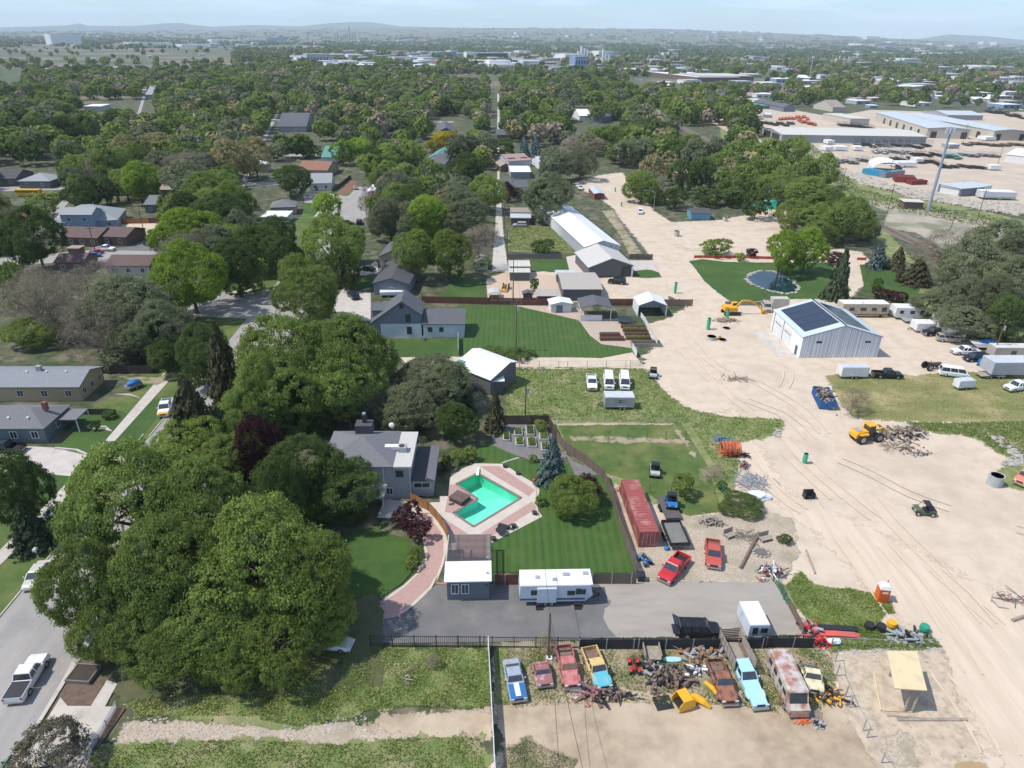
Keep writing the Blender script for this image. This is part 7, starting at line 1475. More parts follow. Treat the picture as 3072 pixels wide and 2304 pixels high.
def loader(s, rz, label, name='wheel_loader', sc=1.0, cat='loader', roofm=MY):
 t = thing(name, label, cat, place(s), rz, None, sc); MB().xprism([(-2.9, 1.0), (-2.9, 1.7), (-2.6, 2.1), (-.7, 2.2), (-.6, 1.0)], -.85, .85).build('engine_hood', MY, t); MB().box(-2.6, -.6, 2.16, -1.6, .6, 2.24).build('hood_grille', M_galv, t)
 MB().box(-.6, -.9, 1.0, 1.5, .9, 1.5).build('chassis', M_black, t); MB().box(-.55, -.75, 1.5, .8, .75, 3.0, taper=.08).build('cab_glass', M_glass, t); MB().box(-.65, -.85, 3.0, .85, .85, 3.15, taper=.05).build('cab_roof', roofm, t)
 wheels(t, [(-1.7, -1.05), (-1.7, 1.05), (1.5, -1.05), (1.5, 1.05)], .85, .55, True)
 for s_ in (-1, 1): boom(t, [(.6, s_ * .55, 1.8), (2.2, s_ * .5, 2.4), (3.4, s_ * .5, 1.3)], .2, MY, 'lift_arm'); MB().xprism([(-2.4, 1.65), (-1.0, 1.65), (-.8, 1.9), (-2.6, 1.9)], s_ * 1.05 - .3, s_ * 1.05 + .3).build('fender', MY, t)
 MB().xprism([(3.3, .5), (4.3, .4), (4.4, .5), (3.6, .8), (3.5, 1.7), (3.3, 1.7)], -1.35, 1.35).build('bucket', mat('bucket_steel', (.30, .27, .22), .7), t); return t
loader('e:900,1020', R(14), 'yellow wheel loader tipping timber onto the debris pile'); loader('7:330,635', R(195), 'orange roller parked beside the stack of green pipes', 'road_roller', .8, 'roller')
t = thing('rusty_tractor', 'rusty old tractor beside the raised roof van', 'tractor', place('e:1440,435'), R(10)); wheels(t, [(-1.0, -.8), (-1.0, .8)], .75, .35); wheels(t, [(1.6, -.5), (1.6, .5)], .4, .2); MB().box(-.6, -.35, .8, 1.9, .35, 1.5, taper=.06).build('engine', M_rust, t); MB().box(-1.2, -.3, 1.4, -.7, .3, 1.55).build('seat', M_black, t); MB().bar((-.4, 0, 1.5), (-.7, 0, 2.1), .08).build('steering_column', M_rust, t)
t = thing('yard_tractor', 'old tractor with loader frame on the pale gravel beside the alley', 'tractor', place('5:1697,990'), R(260)); wheels(t, [(-1.0, -.8), (-1.0, .8)], .7, .35); wheels(t, [(1.4, -.6), (1.4, .6)], .4, .2); MB().box(-.6, -.35, .7, 1.6, .35, 1.3).build('engine', M_rust, t); boom(t, [(-.3, -.7, 1.4), (1.6, -.7, .8), (2.3, -.7, .3)], .12, MY, 'arm'); boom(t, [(-.3, .7, 1.4), (1.6, .7, .8), (2.3, .7, .3)], .12, MY, 'arm'); MB().box(2.2, -.9, .1, 2.7, .9, .6).build('bucket', MY, t)
# ---------------------------------------------------------------- site objects
M_dmp = rusty('dumpster_blue', (.015, .11, .30), (.10, .14, .22), .62); nl, ax, pe, W_, D = eave('e:525,700 665,712 440,572', 1.7); t = thing('dumpster', 'blue roll-off dumpster heaped with broken boards', 'dumpster', (nl.x, nl.y, 0), math.atan2(ax.y, ax.x))
MB().box(0, 0, .2, W_, .08, 1.7).box(0, D - .08, .2, W_, D, 1.7).box(0, .08, .2, .08, D - .08, 1.7).box(W_ - .08, .08, .2, W_, D - .08, 1.7).box(.08, .08, .2, W_ - .08, D - .08, .3).build('body', M_dmp, t); b = MB()
for q in ((-.08, -.001), (W_ + .001, W_ + .08)):
 b = MB(); [b.box(q[0], D * (k + .5) / 9 - .06, .25, q[1], D * (k + .5) / 9 + .06, 1.65) for k in range(9)]; b.build('ribs', M_dmp, t)

MIX = [mat('scrap_pale', (.46, .42, .36), .9), mat('scrap_brown', (.20, .14, .10), .9), mat('scrap_dark', (.06, .055, .05), .9), mat('scrap_grey', (.32, .33, .34), .7), M_rust]
def debris(name, label, s, w, d, h, n, cat='debris pile', seed=0, rz=0, mats=None, ln=1.2, z=0, pos=None, flatness=.35):
 rn_ = random.Random(seed + n); mats = mats or MIX; b = MB()
 for k in range(n):
  x, y = rn_.gauss(0, w / 4), rn_.gauss(0, d / 4); zz = max(0.05, h * (1 - (x / (w * .6)) ** 2 - (y / (d * .6)) ** 2) * rn_.uniform(.2, 1)); a = rn_.uniform(0, 6.28); L_ = rn_.uniform(.3, 1) * ln; e = rn_.uniform(-.3, .3)
  if k % 3 == 0 and n < 220 and flatness > .12: q = rn_.uniform(.12, .32) * min(1, ln); b.box(x - q, y - q * .7, max(0, zz - .2), x + q, y + q * .7, zz + rn_.uniform(.05, .25), rn_.randrange(len(mats)), a, None, q * .2); continue
  b.bar((x, y, zz + .05), (x + math.cos(a) * L_, y + math.sin(a) * L_, max(.03, zz + e * L_)), rn_.uniform(.05, flatness), rn_.uniform(.03, .16), rn_.randrange(len(mats)))
 o = b.build(name, mats); o.location = pos if pos is not None else place(s, z); o.rotation_euler = (0, 0, rz); return tag(o, label, cat)
debris('board_debris', 'heap of broken boards and rubble filling the blue dumpster', '', 2.4, 6.5, 1.0, 170, 'debris', 1, pos=(nl.x + ax.x * W_ / 2 + pe.x * D / 2, nl.y + ax.y * W_ / 2 + pe.y * D / 2, 1.3), rz=math.atan2(ax.y, ax.x))
debris('timber_pile', 'large pile of broken timber in front of the loader bucket', 'e:1190,985', 5, 3.4, 1.4, 170, seed=2, ln=1.7, flatness=.5, mats=[MIX[1], MIX[0], mat('board_tan', (.34, .27, .20), .9), MIX[1]]); debris('timber_pile', 'white and brown boards lying below the yellow loader', 'e:1180,1085', 7, 2, .4, 46, seed=3, ln=2.8, flatness=.3, mats=[MIX[1], MIX[0], MATS['board_tan']]); debris('timber_pile', 'thin broken boards at the right of the loader heap', 'e:1290,960', 3.5, 3, .8, 90, seed=4, ln=1.6)
debris('soil_heap', 'brown trash scattered right below the loader heap', 'e:1330,1140', 4, 2, .3, 50, seed=5, ln=.6)
t = thing('trench_box', 'yellow steel trench box standing in the excavation', 'trench box', G(*px('i:1045,1052')[0], 3.4) - Vector((0, 0, 3.4)), 0)
c4 = [G(*q, 3.4) for q in px('i:1045,1052 1293,1068 1212,768 985,768')]; o0 = c4[0]; q4 = [Vector(((p - o0).x, (p - o0).y, 0)) for p in c4]; M_ty = rusty('trench_yellow', (.66, .54, .32), (.58, .45, .31), .56, .6)
MB().prism([(p.x, p.y) for p in q4], 3.28, 3.4).build('top_plate', M_ty, t); MB().prism([(p.x - (.5 if i in (0, 3) else 0), p.y) for i, p in enumerate(q4)], 0.02, .16).build('bottom_plate', MATS['excavated_soil'], t); MB().bar((q4[0].x - .55, q4[0].y, .12), (q4[3].x - .55, q4[3].y, .12), .12, .3).build('edge_beam', M_ty, t)
for i, k in ((0, .38), (1, .7)): p = q4[0].lerp(q4[1], .62 + .24 * i); MB().tube([(p.x, p.y + .3, 3.28), (p.x - .1, p.y + .1, .16)], .13, 10).build('spreader_pipe', M_stk, t)
for f_ in (.3, .7): p = q4[3].lerp(q4[2], f_); MB().tube([(p.x, p.y - .4, 3.28), (p.x, p.y - .4, .16)], .13, 10).build('spreader_pipe', M_stk, t)
tag(MB().bar((-3.5, 0, .1), (3.5, .1, .1), .3, .2).build('timber_beam', M_stk), 'long pale timber beam lying in front of the trench box', 'beam').location = place('i:1330,1300'); o = tag(MB().bar((-1.8, 0, .08), (1.8, -.3, .08), .15).build('timber_beam', M_stk), 'thin pole lying left of the trench box pipes', 'pole'); o.location = place('i:1120,1265')
t = thing('portable_toilet', 'orange portable toilet with white roof on the sand', 'portable toilet', place('i:935,378'), R(-8)); M_or = mat('toilet_orange', (.75, .14, .02), .5); MB().box(-.58, -.58, 0, .58, .58, 2.05).build('cabin', M_or, t); MB().box(-.45, -.62, .1, .45, -.58, 1.9).build('door', mat('toilet_door', (.65, .11, .015), .5), t); MB().box(-.62, -.62, 2.05, .62, .62, 2.45, taper=.16).build('roof', M_white, t); MB().box(-.32, -.64, 1.5, .32, -.62, 1.75).build('sign_plate', M_white, t); MB().cyl(.4, .4, 2.3, 2.75, .05, 6).build('vent_pipe', M_black, t)
M_gp = mat('pipe_green', (.05, .42, .24), .5)
for s, h, r, lb in (('e:388,1215', 1.8, .36, 'short green pipe standing on the sand'), ('6:1243,1018', 3.0, .36, 'tall green pipe beside the tan board fence'), ('6:1478,1275', 2.8, .42, 'thick green pipe left of the round pit'), ('6:1612,1205', 2.4, .36, 'green pipe standing in the round pit'), ('6:818,298', 1.8, .3, 'green pipe on the dirt road right of the wooden shed'), ('6:863,400', 1.6, .3, 'small green pipe on the dirt road above the white pickup')):
 t = thing('drain_pipe', lb, 'pipe', place(s)); MB().tube([(0, 0, 0), (0, 0, h), (0, 0, h), (0, 0, h - .6)], [r, r, r * .85, r * .85], 16, cap=False).build('shell', M_gp, t); MB().tube([(0, 0, h * .5), (0, 0, h * .5 + .12)], r * 1.12, 16).build('collar', M_gp, t)
def ring(s, r, h, lb, m=M_conc, name='concrete_ring'):
 t = thing(name, lb, 'concrete ring', place(s)); MB().tube([(0, 0, 0), (0, 0, h), (0, 0, h), (0, 0, .02)], [r, r, r * .84, r * .84], 26, cap=False).build('shell', m, t); MB().tube([(0, 0, h - .001), (0, 0, h + .03)], [r * 1.0, r * 1.0], 26, cap=False).build('rim', m, t); return t
ring('e:1962,1392', 1.05, 1.7, 'large grey concrete ring near the orange truck', mat('ring_grey', (.42, .43, .43), .8)); ring('6:1503,1342', 1.2, .6, 'low concrete ring lying left of the round pit'); ring('6:1578,1350', 1.1, .15, 'flat concrete ring with a yellow bucket'); ring('6:1610,1268', 1.0, .12, 'manhole pit ring with a green pipe inside'); ring('6:1253,612', 1.0, 1.8, 'pale concrete ring below the round dark tree'); ring('6:1598,505', .9, 1.5, 'white tank beside the blue shed')
tag(MB().cyl(0, 0, .15, .75, .28, 12, .33).build('bucket', MY), 'yellow bucket on the flat concrete ring', 'bucket').location = place('6:1560,1342')
t = thing('digger_bucket', 'dark toothed digger bucket lying on the sand', 'digger bucket', place('e:425,1505'), R(3)); MB().box(-.75, .5, 0, .75, .6, 1.2).box(-.75, -.4, 0, -.68, .5, 1.0).box(.68, -.4, 0, .75, .5, 1.0).box(-.68, -.4, 0, .68, .5, .06).build('shell', M_black, t)
for k in range(5): MB().box(-.7 + k * .33, -.62, .0, -.58 + k * .33, -.4, .08).build('tooth', mat('tooth', (.5, .48, .42)), t)
M_hose = mat('hose_orange', (.68, .16, .07), .6, (.5, .11, .05), 2); M_orr = M_hose
for k, (s, lb) in enumerate((('d:1585,590', 'left coil of orange conduit beside the sand'), ('d:1665,590', 'right coil of orange conduit beside the sand'))):
 t = thing('conduit_coil', lb, 'hose coil', place(s), R(8)); b = MB()
 for j in range(13): r = 1.05 + .1 * math.sin(j * 2.1); x = (j - 6) * .11; b.tube([(x + .1 * math.sin(a * 2 + j), r * math.cos(a), 1.15 + r * math.sin(a)) for a in np.linspace(0, 6.283, 22)], .055, 5, cap=False)
 b.build('coil', M_hose, t); MB().tube([(-.7, 0, 0.3), (.7, 0, .3)], .08, 6).build('core', M_black, t)
debris('blue_hoses', 'blue hoses lying behind the orange coils', 'd:1555,468', 1.6, .8, .5, 30, seed=8, mats=[mat('hose_blue', (.12, .22, .5))], flatness=.1); debris('black_hose', 'black hose and straps right of the orange coils', 'd:1725,600', 1.8, 1.2, .4, 30, seed=9, mats=[M_black], flatness=.1)
debris('pump_parts', 'dark machine parts beside the orange coils', 'd:1745,690', 1.6, 1.8, .9, 40, seed=10, mats=[M_black, M_red, MIX[3]], ln=.7); debris('scaffold_pile', 'pile of silver scaffolding frames on the sand', 'd:1805,825', 4.5, 3.0, .7, 90, seed=11, mats=[M_galv], ln=2.6, flatness=.07)
M_tw_ = mat('tarp_white', (.74, .75, .77), .6); t = tag(MB().blob(0, 0, .3, 1.6, 1.2, .55, 5, .28, 2).build('tarpaulin', M_tw_), 'crumpled white tarpaulin beside the hedge', 'tarpaulin'); t.location = place('d:1870,950')
debris('log_pile', 'stack of grey firewood logs', 'd:1480,1160', 3.2, 1.6, .9, 90, 'firewood', 12, mats=[M_stk, mat('log_end', (.30, .27, .23))], ln=.6); t = thing('wooden_pole', 'thick brown pole lying across the gravel', 'pole', place('d:1795,1390')); a, c = (G(*q, .2) for q in px('d:1720,1530 1872,1240')); o = place('d:1795,1390'); MB().tube([tuple(a - o), tuple(c - o)], [.2, .24], 10).build('log', mat('pole_brown', (.20, .13, .11), .9), t)
a, c = (G(*q, .1) for q in px('i:370,0 440,180')); tag(MB().tube([tuple(a), tuple(c)], [.13, .13], 8).build('wooden_pole', M_stk), 'thin pole lying on the sand left of the toilet', 'pole'); a, c = (G(*q, .15) for q in px('i:1940,535 2040,500')); tag(MB().tube([tuple(a), tuple(c)], [.2, .2], 8).build('wooden_pole', M_stk), 'log at the right edge of the sand', 'log')
for s, lb, sd_ in (('d:1630,1270', 'grey weathered lounge chair on the gravel', 1.4), ('d:1920,1300', 'small grey bench beside the fire pit', 1.0)): t = thing('garden_chair', lb, 'chair', place(s), R(20 * sd_)); MB().box(-.8, -.5, .35, .8, .5, .45).build('seat', M_stk, t); MB().box(-.8, .45, .45, .8, .55, 1.1).build('backrest', M_stk, t); [MB().box(x - .04, y - .04, 0, x + .04, y + .04, .35).build('leg', M_stk, t) for x in (-.75, .75) for y in (-.45, .45)]
t = thing('fire_pit', 'ring of stones with grey ash', 'fire pit', place('d:1890,1410')); b = MB(); [b.blob(1.0 * math.cos(a), .9 * math.sin(a), .12, .25, .22, .2, int(a * 9), .25, 1) for a in np.linspace(0, 6, 12)]; b.build('stones', M_rock, t); MB().cyl(0, 0, 0.02, .08, .8, 14).build('ash', mat('ash', (.15, .14, .13)), t)
debris('branch_pile', 'thin dry branches left of the brown pole', 'd:1770,1280', 3, 2, .5, 40, seed=14, mats=[M_stk], ln=2.0, flatness=.06); debris('engine_hoist', 'black engine hoist with red and white parts by the gate', 'i:110,190', 3.4, 2.4, 1.3, 70, seed=15, mats=[M_black, MIX[3], M_red, M_white], ln=1.3, flatness=.2)
debris('gravel_scrap', 'orange rags beside the back of the red container', 'd:705,885', 1.2, 1.0, .5, 26, seed=16, mats=[PT['orange'], M_wood], ln=.6); tag(MB().blob(0, 0, .25, .4, .35, .3, 3, .1).build('blue_toy', PT['blue']), 'small blue can beside the red container door', 'can').location = place('d:1105,1380'); t = thing('wheeled_bin', 'dark lidded bin behind the corner of the board fence', 'bin', place('h:1070,230')); MB().box(-.4, -.4, .1, .4, .4, 1.0, taper=-.06).build('body', mat('bin_green', (.03, .06, .06)), t); MB().box(-.48, -.5, 1.0, .48, .48, 1.08).build('lid', M_black, t)
for i, (s, c, lb) in enumerate((('i:600,605', M_black, 'dark grey canoe lying behind the red one'), ('i:600,650', rusty('canoe_red', (.60, .10, .07), (.45, .12, .1)), 'long red canoe upside down in the weeds'))):
 t = tag(MB().xprism([(-2.7, .12), (-2.2, 0), (2.2, 0), (2.7, .12), (2.0, .3), (0, .36), (-2.0, .3)], -.38, .38).build('canoe', c), lb, 'canoe'); t.location = place(s); t.rotation_euler = (0, 0, R(-3))
for s, m, lb in (('i:845,600', M_black, 'left round black bale wrapped in plastic'), ('i:935,610', M_black, 'right round black bale wrapped in plastic'), ('i:1015,585', MY, 'yellow barrel lying in the weeds'), ('i:1265,615', mat('tub_green', (.03, .30, .20)), 'open green tub near the excavation')): t = tag(MB().tube([(0, 0, 0), (0, 0, .35), (0, 0, .8)], [.45, .55, .5], 14).build('barrel', m), lb, 'barrel'); t.location = place(s)
debris('red_scrap', 'red seats and hoses at the end of the iron fence', 'i:400,620', 2.0, 2.6, .9, 60, seed=17, mats=[PT['red'], M_black, M_galv, PT['pink']], ln=1.0); debris('red_scrap', 'red and black parts below the canoes', 'i:480,710', 2.2, 1.0, .6, 40, seed=18, mats=[PT['red'], M_black, M_galv], ln=.9); tag(MB().blob(0, 0, .3, .8, .5, .35, 8, .2).build('sack', M_tw_), 'white round sack below the canoes', 'sack').location = place('i:580,710')
debris('dark_tarp_heap', 'dark tarpaulins and tubes at the excavation rim', 'i:1150,670', 4.5, 2, .7, 60, seed=19, mats=[M_black, MIX[3], M_galv], ln=1.4); debris('tripod_frames', 'thin orange and grey survey frames at the right edge', 'i:1950,390', 5, 3, .8, 34, seed=20, mats=[MIX[3], M_rust, PT['red']], ln=1.6, flatness=.07)
# scrap between the wrecks
debris('scrap_metal', 'rusty machinery parts below the yellow pickup', 'h:735,1110', 3.2, 2.0, 1.1, 80, 'scrap', 21, mats=[M_rust, PT['maroon'], M_black]); debris('scrap_metal', 'rusty plough arms reaching right below the yellow pickup', 'h:890,1115', 3.0, .8, .5, 36, 'scrap', 22, mats=[M_rust, M_black], ln=1.6, flatness=.15)
tag(MB().box(-.9, -.6, .1, .9, .6, .35).box(-.5, -.3, .35, .4, .3, .6, 1).build('engine_tray', [mat('tray_grey', (.3, .36, .38), .5), M_black]), 'grey tray of parts below the pink wreck', 'tray').location = place('h:590,1050'); debris('rusty_axles', 'column of rusty axles and wheels right of the red quad bike', 'h:1165,930', 2.0, 5.0, .8, 80, 'scrap', 23, mats=[M_rust, M_black, MIX[3], MIX[1]], ln=1.0)
t = thing('cargo_cart', 'small grey wooden cart at the iron fence', 'cart', place('h:1150,800')); MB().box(-.9, -1.1, .5, .9, 1.1, .6).build('deck', M_stk, t); [MB().box(x, -1.1, .6, x + .08, 1.1, 1.2).build('side', M_stk, t) for x in (-.9, .82)]; wheels(t, [(0, -1.0)], .3); MB().box(-.8, 1.0, .6, .8, 1.1, 1.2).build('end_board', M_stk, t)
tag(MB().blob(0, 0, .15, 1.2, .4, .2, 4, .08).build('boat_hull', PT['sky']), 'pale blue car panel lying in the weeds', 'panel').location = place('h:1315,840'); debris('scrap_heap', 'brown heap of wire and tanks left of the rust brown pickup', 'h:1340,990', 4.0, 3.2, 1.0, 90, 'scrap', 24, mats=[mat('wire_brown', (.16, .12, .10)), M_rust, MIX[1], M_black], ln=1.1); debris('scrap_heap', 'scrap with white sink above the yellow cab', 'h:1490,930', 2.2, 1.4, .7, 40, 'scrap', 25, mats=[M_white, M_black, MIX[3]], ln=.9)
debris('rusty_axles', 'long rusty axles against the fence left of the stake bed', 'h:1530,800', 5.0, 1.6, .8, 50, 'scrap', 26, mats=[M_rust, M_wood, MIX[3]], ln=1.8); debris('scrap_metal', 'rusty parts between the step van and the excavation', 'i:520,1110', 3.6, 2.6, .8, 70, 'scrap', 27, mats=[M_rust, MY, MIX[1], M_black], ln=1.3, flatness=.2)
t = thing('truck_cab_shell', 'yellow truck cab shell lying on the dirt', 'cab shell', place('h:1390,1180'), R(20)); MB().xprism([(-.9, .1), (.9, .05), (1.0, .8), (.6, 1.4), (-.5, 1.45), (-.9, .9)], -.75, -.68).xprism([(-.9, .1), (.9, .05), (1.0, .8), (.6, 1.4), (-.5, 1.45), (-.9, .9)], .68, .75).box(-.5, -.75, 1.38, .6, .75, 1.46).add([(.9, -.7, .1), (.9, .7, .1), (1.0, .7, .8), (1.0, -.7, .8)], [(0, 1, 2, 3)]).add([(1.0, -.7, .8), (1.0, .7, .8), (.6, .7, 1.4), (.6, -.7, 1.4)], [(0, 1, 2, 3)]).build('shell', PT['gold'], t); MB().box(-.7, -.6, .1, .7, .6, .4).build('floor', M_black, t)
t = thing('truck_fender', 'long yellow fender beside the yellow cab shell', 'fender', place('h:1520,1165'), R(-35)); MB().tube([(-1.2, 0, .2), (-.5, 0, .5), (.4, 0, .45), (1.1, 0, .15)], [.2, .42, .35, .15], 8).build('panel', PT['gold'], t); t = thing('truck_fender', 'yellow fender leaning by the rust brown pickup', 'fender', place('h:1615,1080'), R(-60)); MB().tube([(-1.1, 0, .3), (0, 0, .5), (1.0, 0, .2)], [.18, .28, .12], 8).build('panel', PT['gold'], t)
tag(MB().box(-.9, -.8, .03, .9, .8, .07, rz=.2).build('rubber_mat', M_black), 'black rubber mat left of the yellow cab shell', 'mat').location = place('h:1240,1165'); t = thing('wooden_pallet', 'weathered pallet below the rusty step van', 'pallet', place('i:425,1255'), R(-30)); [MB().box(-.75, -.6 + k * .2, .1, .75, -.48 + k * .2, .13).build('slat', M_stk, t) for k in range(7)]; [MB().box(x, -.6, 0, x + .1, .72, .1).build('runner', M_stk, t) for x in (-.75, -.05, .65)]
tag(MB().box(-.7, -.6, .03, .7, .6, .08, rz=.5).build('plywood_sheet', M_stk), 'pale plywood sheet beside the weathered pallet', 'board').location = place('i:315,1270'); debris('orange_straps', 'bright orange straps beside the plywood sheet', 'i:345,1310', .9, .7, .2, 22, seed=29, mats=[mat('strap', (.8, .15, .03))], ln=.5, flatness=.1); debris('scrap_metal', 'silver scrap at the end of the pallet', 'i:470,1330', .9, .9, .3, 30, 'scrap', 30, mats=[M_galv, M_black], ln=.5)
tag(MB().box(-1.6, -1.3, .02, 1.6, 1.3, .06, rz=-.5).build('floor_mat', mat('grey_mat', (.50, .53, .56), .8)), 'pale grey mat on the asphalt behind the travel trailer', 'mat').location = place('h:760,450'); t = thing('valve_box', 'small white square box at the foot of the front pole', 'box', place('h:375,828')); MB().box(-.35, -.3, 0, .35, .3, .25).build('casing', M_white, t); MB().box(-.15, -.12, .25, .15, .12, .27).build('lid', M_black, t)
debris('green_boards', 'pale boards lying on green cloth in the front weeds', 'g:830,985', 1.8, 1.8, .3, 12, seed=31, mats=[M_stk, M_rust, mat('cloth_green', (.1, .2, .1))], ln=1.2, flatness=.2); debris('dry_branches', 'dry branches lying on the sand below the workshop', '6:1680,1632', 5, 1.5, .3, 50, seed=32, mats=[M_stk], ln=2.2, flatness=.07)
debris('soil_heap', 'heap of dark soil behind the manhole pit', '6:1610,1215', 6, 2.5, .8, 160, seed=33, mats=[mat('soil_tan', (.40, .32, .24), .95)], ln=.7)
# patio things
for s, lb in (('c:1668,1250', 'black round grill table beside the pergola'),): t = thing('patio_table', lb, 'table', place(s)); MB().cyl(0, 0, .68, .74, .75, 16).build('top', M_black, t); MB().cyl(0, 0, 0, .68, .08).build('leg', M_black, t)
t = thing('patio_lounger', 'dark lounger beside the grill table', 'lounger', place('c:1690,1200'), R(-25)); MB().box(-.8, -.35, .3, .8, .35, .42).build('seat', M_black, t); MB().bar((.6, 0, .42), (1.1, 0, .95), .6, .08).build('backrest', M_black, t); [MB().box(x, y, 0, x + .06, y + .06, .3).build('leg', M_black, t) for x in (-.75, .7) for y in (-.3, .25)]
for s, lb in (('c:1775,1200', 'small dark pot on the pool deck edge'), ('c:1945,1090', 'dark lantern at the pool deck corner'), ('c:1808,760', 'dark lantern behind the pool'), ('c:1605,1305', 'black pot at the corner of the pergola'), ('c:1700,700', 'small dark pot by the stepping stones')): t = thing('garden_pot', lb, 'pot', place(s)); MB().tube([(0, 0, 0), (0, 0, .55)], [.25, .38], 10).build('pot', M_black, t); MB().cyl(0, 0, .5, .56, .33, 10).build('soil', M_soil, t)
t = thing('garden_ornament', 'red ball ornament beside the blue green spruce', 'ornament', place('c:1945,825')); MB().blob(0, 0, .5, .32, .32, .32, 1, .0, 2).build('ball', PT['red'], t); MB().cyl(0, 0, 0, .2, .25).build('base', M_black, t)
for i, (x, y) in enumerate(((1690, 660), (1715, 650), (1745, 641), (1775, 632), (1802, 624))): tag(MB().box(-.3, -.18, .06, .3, .18, .12, rz=.4).build('stepping_stone', M_rock), '%s stepping stone from the left between the pool and the raised beds' % ('first', 'second', 'third', 'fourth', 'fifth')[i], 'stone', 'stepping stones').location = place('c:%d,%d' % (x, y))
t = thing('trash_bin', 'blue lidded bin beside the concrete driveway', 'bin', place('b:150,1100')); MB().box(-.7, -.45, .1, .7, .45, 1.1, taper=-.05).build('body', mat('bin_blue', (.03, .06, .18)), t); MB().box(-.8, -.55, 1.1, .8, .55, 1.2).build('lid', mat('bin_lid', (.05, .06, .10)), t)
t = thing('covered_trailer', 'small trailer heaped with blue and white tarpaulins', 'trailer', place('b:1215,345'), R(60)); MB().box(-1.4, -.8, .4, 1.4, .8, .9).build('body', M_stk, t); MB().blob(0, 0, 1.15, 1.4, .85, .5, 6, .2).build('tarp', PT['blue'], t); wheels(t, [(0, -.85), (0, .85)], .3)
tag(MB().blob(0, 0, .6, 2.0, 1.3, .8, 9, .25).build('blue_tarpaulin', PT['blue']), 'bright blue tarpaulin heap beside the long grey trailer', 'tarpaulin').location = place('e:1895,405')
def boat(s, rz, col, label, cover):
 t = thing('motor_boat', label, 'boat', place(s), rz); hull = [(-2.8, .7), (2.0, .6), (3.2, 1.5), (-2.8, 1.5)]; MB().xprism(hull, -1.05, 1.05).build('hull', PT[col], t)
 if cover: MB().blob(-.3, 0, 1.7, 1.6, .9, .5, 2, .04, 2).build('cover', cover, t)
 MB().bar((-2.5, 0, .45), (3.6, 0, .45), .2).build('trailer_frame', M_galv, t); wheels(t, [(-.6, -1.0), (-.6, 1.0)], .33); return t
boat('e:1880,265', R(172), 'white', 'white motor boat with bright blue cover', mat('cover_blue', (.03, .25, .6))); boat('5:885,1040', R(8), 'white', 'white boat parked between the two gabled houses', None)
t = thing('street_sign', 'green street name sign on a pole in the bottom left corner', 'sign', place('f:130,1760')); MB().cyl(0, 0, 0, 3.0, .04, 6).build('post', M_galv, t); MB().box(-.65, -.02, 2.7, .65, .02, 2.9).build('sign_plate', mat('sign_green', (.02, .2, .14)), t); MB().box(-.02, -.6, 2.92, .02, .6, 3.1).build('sign_plate', mat('sign_green', (.02, .2, .14)), t)
t = thing('mail_box', 'white mail box on a post beside the parked sedan', 'mail box', place('f:268,165')); MB().box(-.08, -.08, 0, .08, .08, 1.0).build('post', M_white, t); MB().box(-.2, -.3, 1.0, .2, .3, 1.35).build('box', M_white, t)
t = thing('school_bus', 'yellow school bus behind the small green trees', 'bus', place('4:225,330'), R(2)); MB().box(-5.5, -1.2, .6, 4.2, 1.2, 2.9, taper=.05).build('body', mat('bus_yellow', (.72, .40, .02), .4), t); MB().box(4.2, -1.0, .6, 5.4, 1.0, 1.6).build('hood', mat('bus_yellow', (.72, .4, .02)), t); [MB().box(-5.2 + k * 1.0, -1.22, 1.8, -4.4 + k * 1.0, -1.2, 2.4).build('window', M_glass, t) for k in range(9)]; wheels(t, [(-3.2, -1.1), (3.6, -1.1)], .5)
# stacked green pipes
t = thing('pipe_stack', 'stack of turquoise green drain pipes by the hedgerow', 'pipe stack', place('7:235,570'), R(-6)); b = MB(); rr = random.Random(2)
for lay in range(7):
 for k in range(12 - lay):
  for sx in (0, 1): b.tube([(-3.6 + sx * 3.8 + lay * .2, -1.8 + k * .46 + lay * .23, .25 + lay * .42), (-.1 + sx * 3.8 + lay * .2 + rr.uniform(-.3, .3), -1.8 + k * .46 + lay * .23, .25 + lay * .42)], .21, 7)
b.build('pipes', mat('pipe_teal', (.06, .45, .33), .5), t); debris('green_tarps', 'green plastic sheets left of the pipe stack', '7:140,560', 5, 3, .8, 60, seed=34, mats=[mat('pipe_teal', (.06, .45, .33))], ln=1.6)
tag(MB().box(-1.6, -1, 1.3, 1.6, 1, 1.45).box(-1.5, -.9, 0, -1.3, -.7, 1.3).box(1.3, -.9, 0, 1.5, -.7, 1.3).box(1.3, .7, 0, 1.5, .9, 1.3).box(-1.5, .7, 0, -1.3, .9, 1.3).build('work_table', MY), 'small yellow table at the hedgerow edge', 'table').location = place('7:568,715')
fence('safety_netting', 'red orange safety netting along the north edge of the pond lawn', '7:-300,950 100,952 240,958 470,960', .9, mat('net_red', (.55, .08, .05), .8), 'panel', 3, M_galv); fence('safety_netting', 'red netting end beside the purple leaved tree', '7:940,965 1010,968', .9, mat('net_red', (.55, .08, .05)), 'panel', 3)
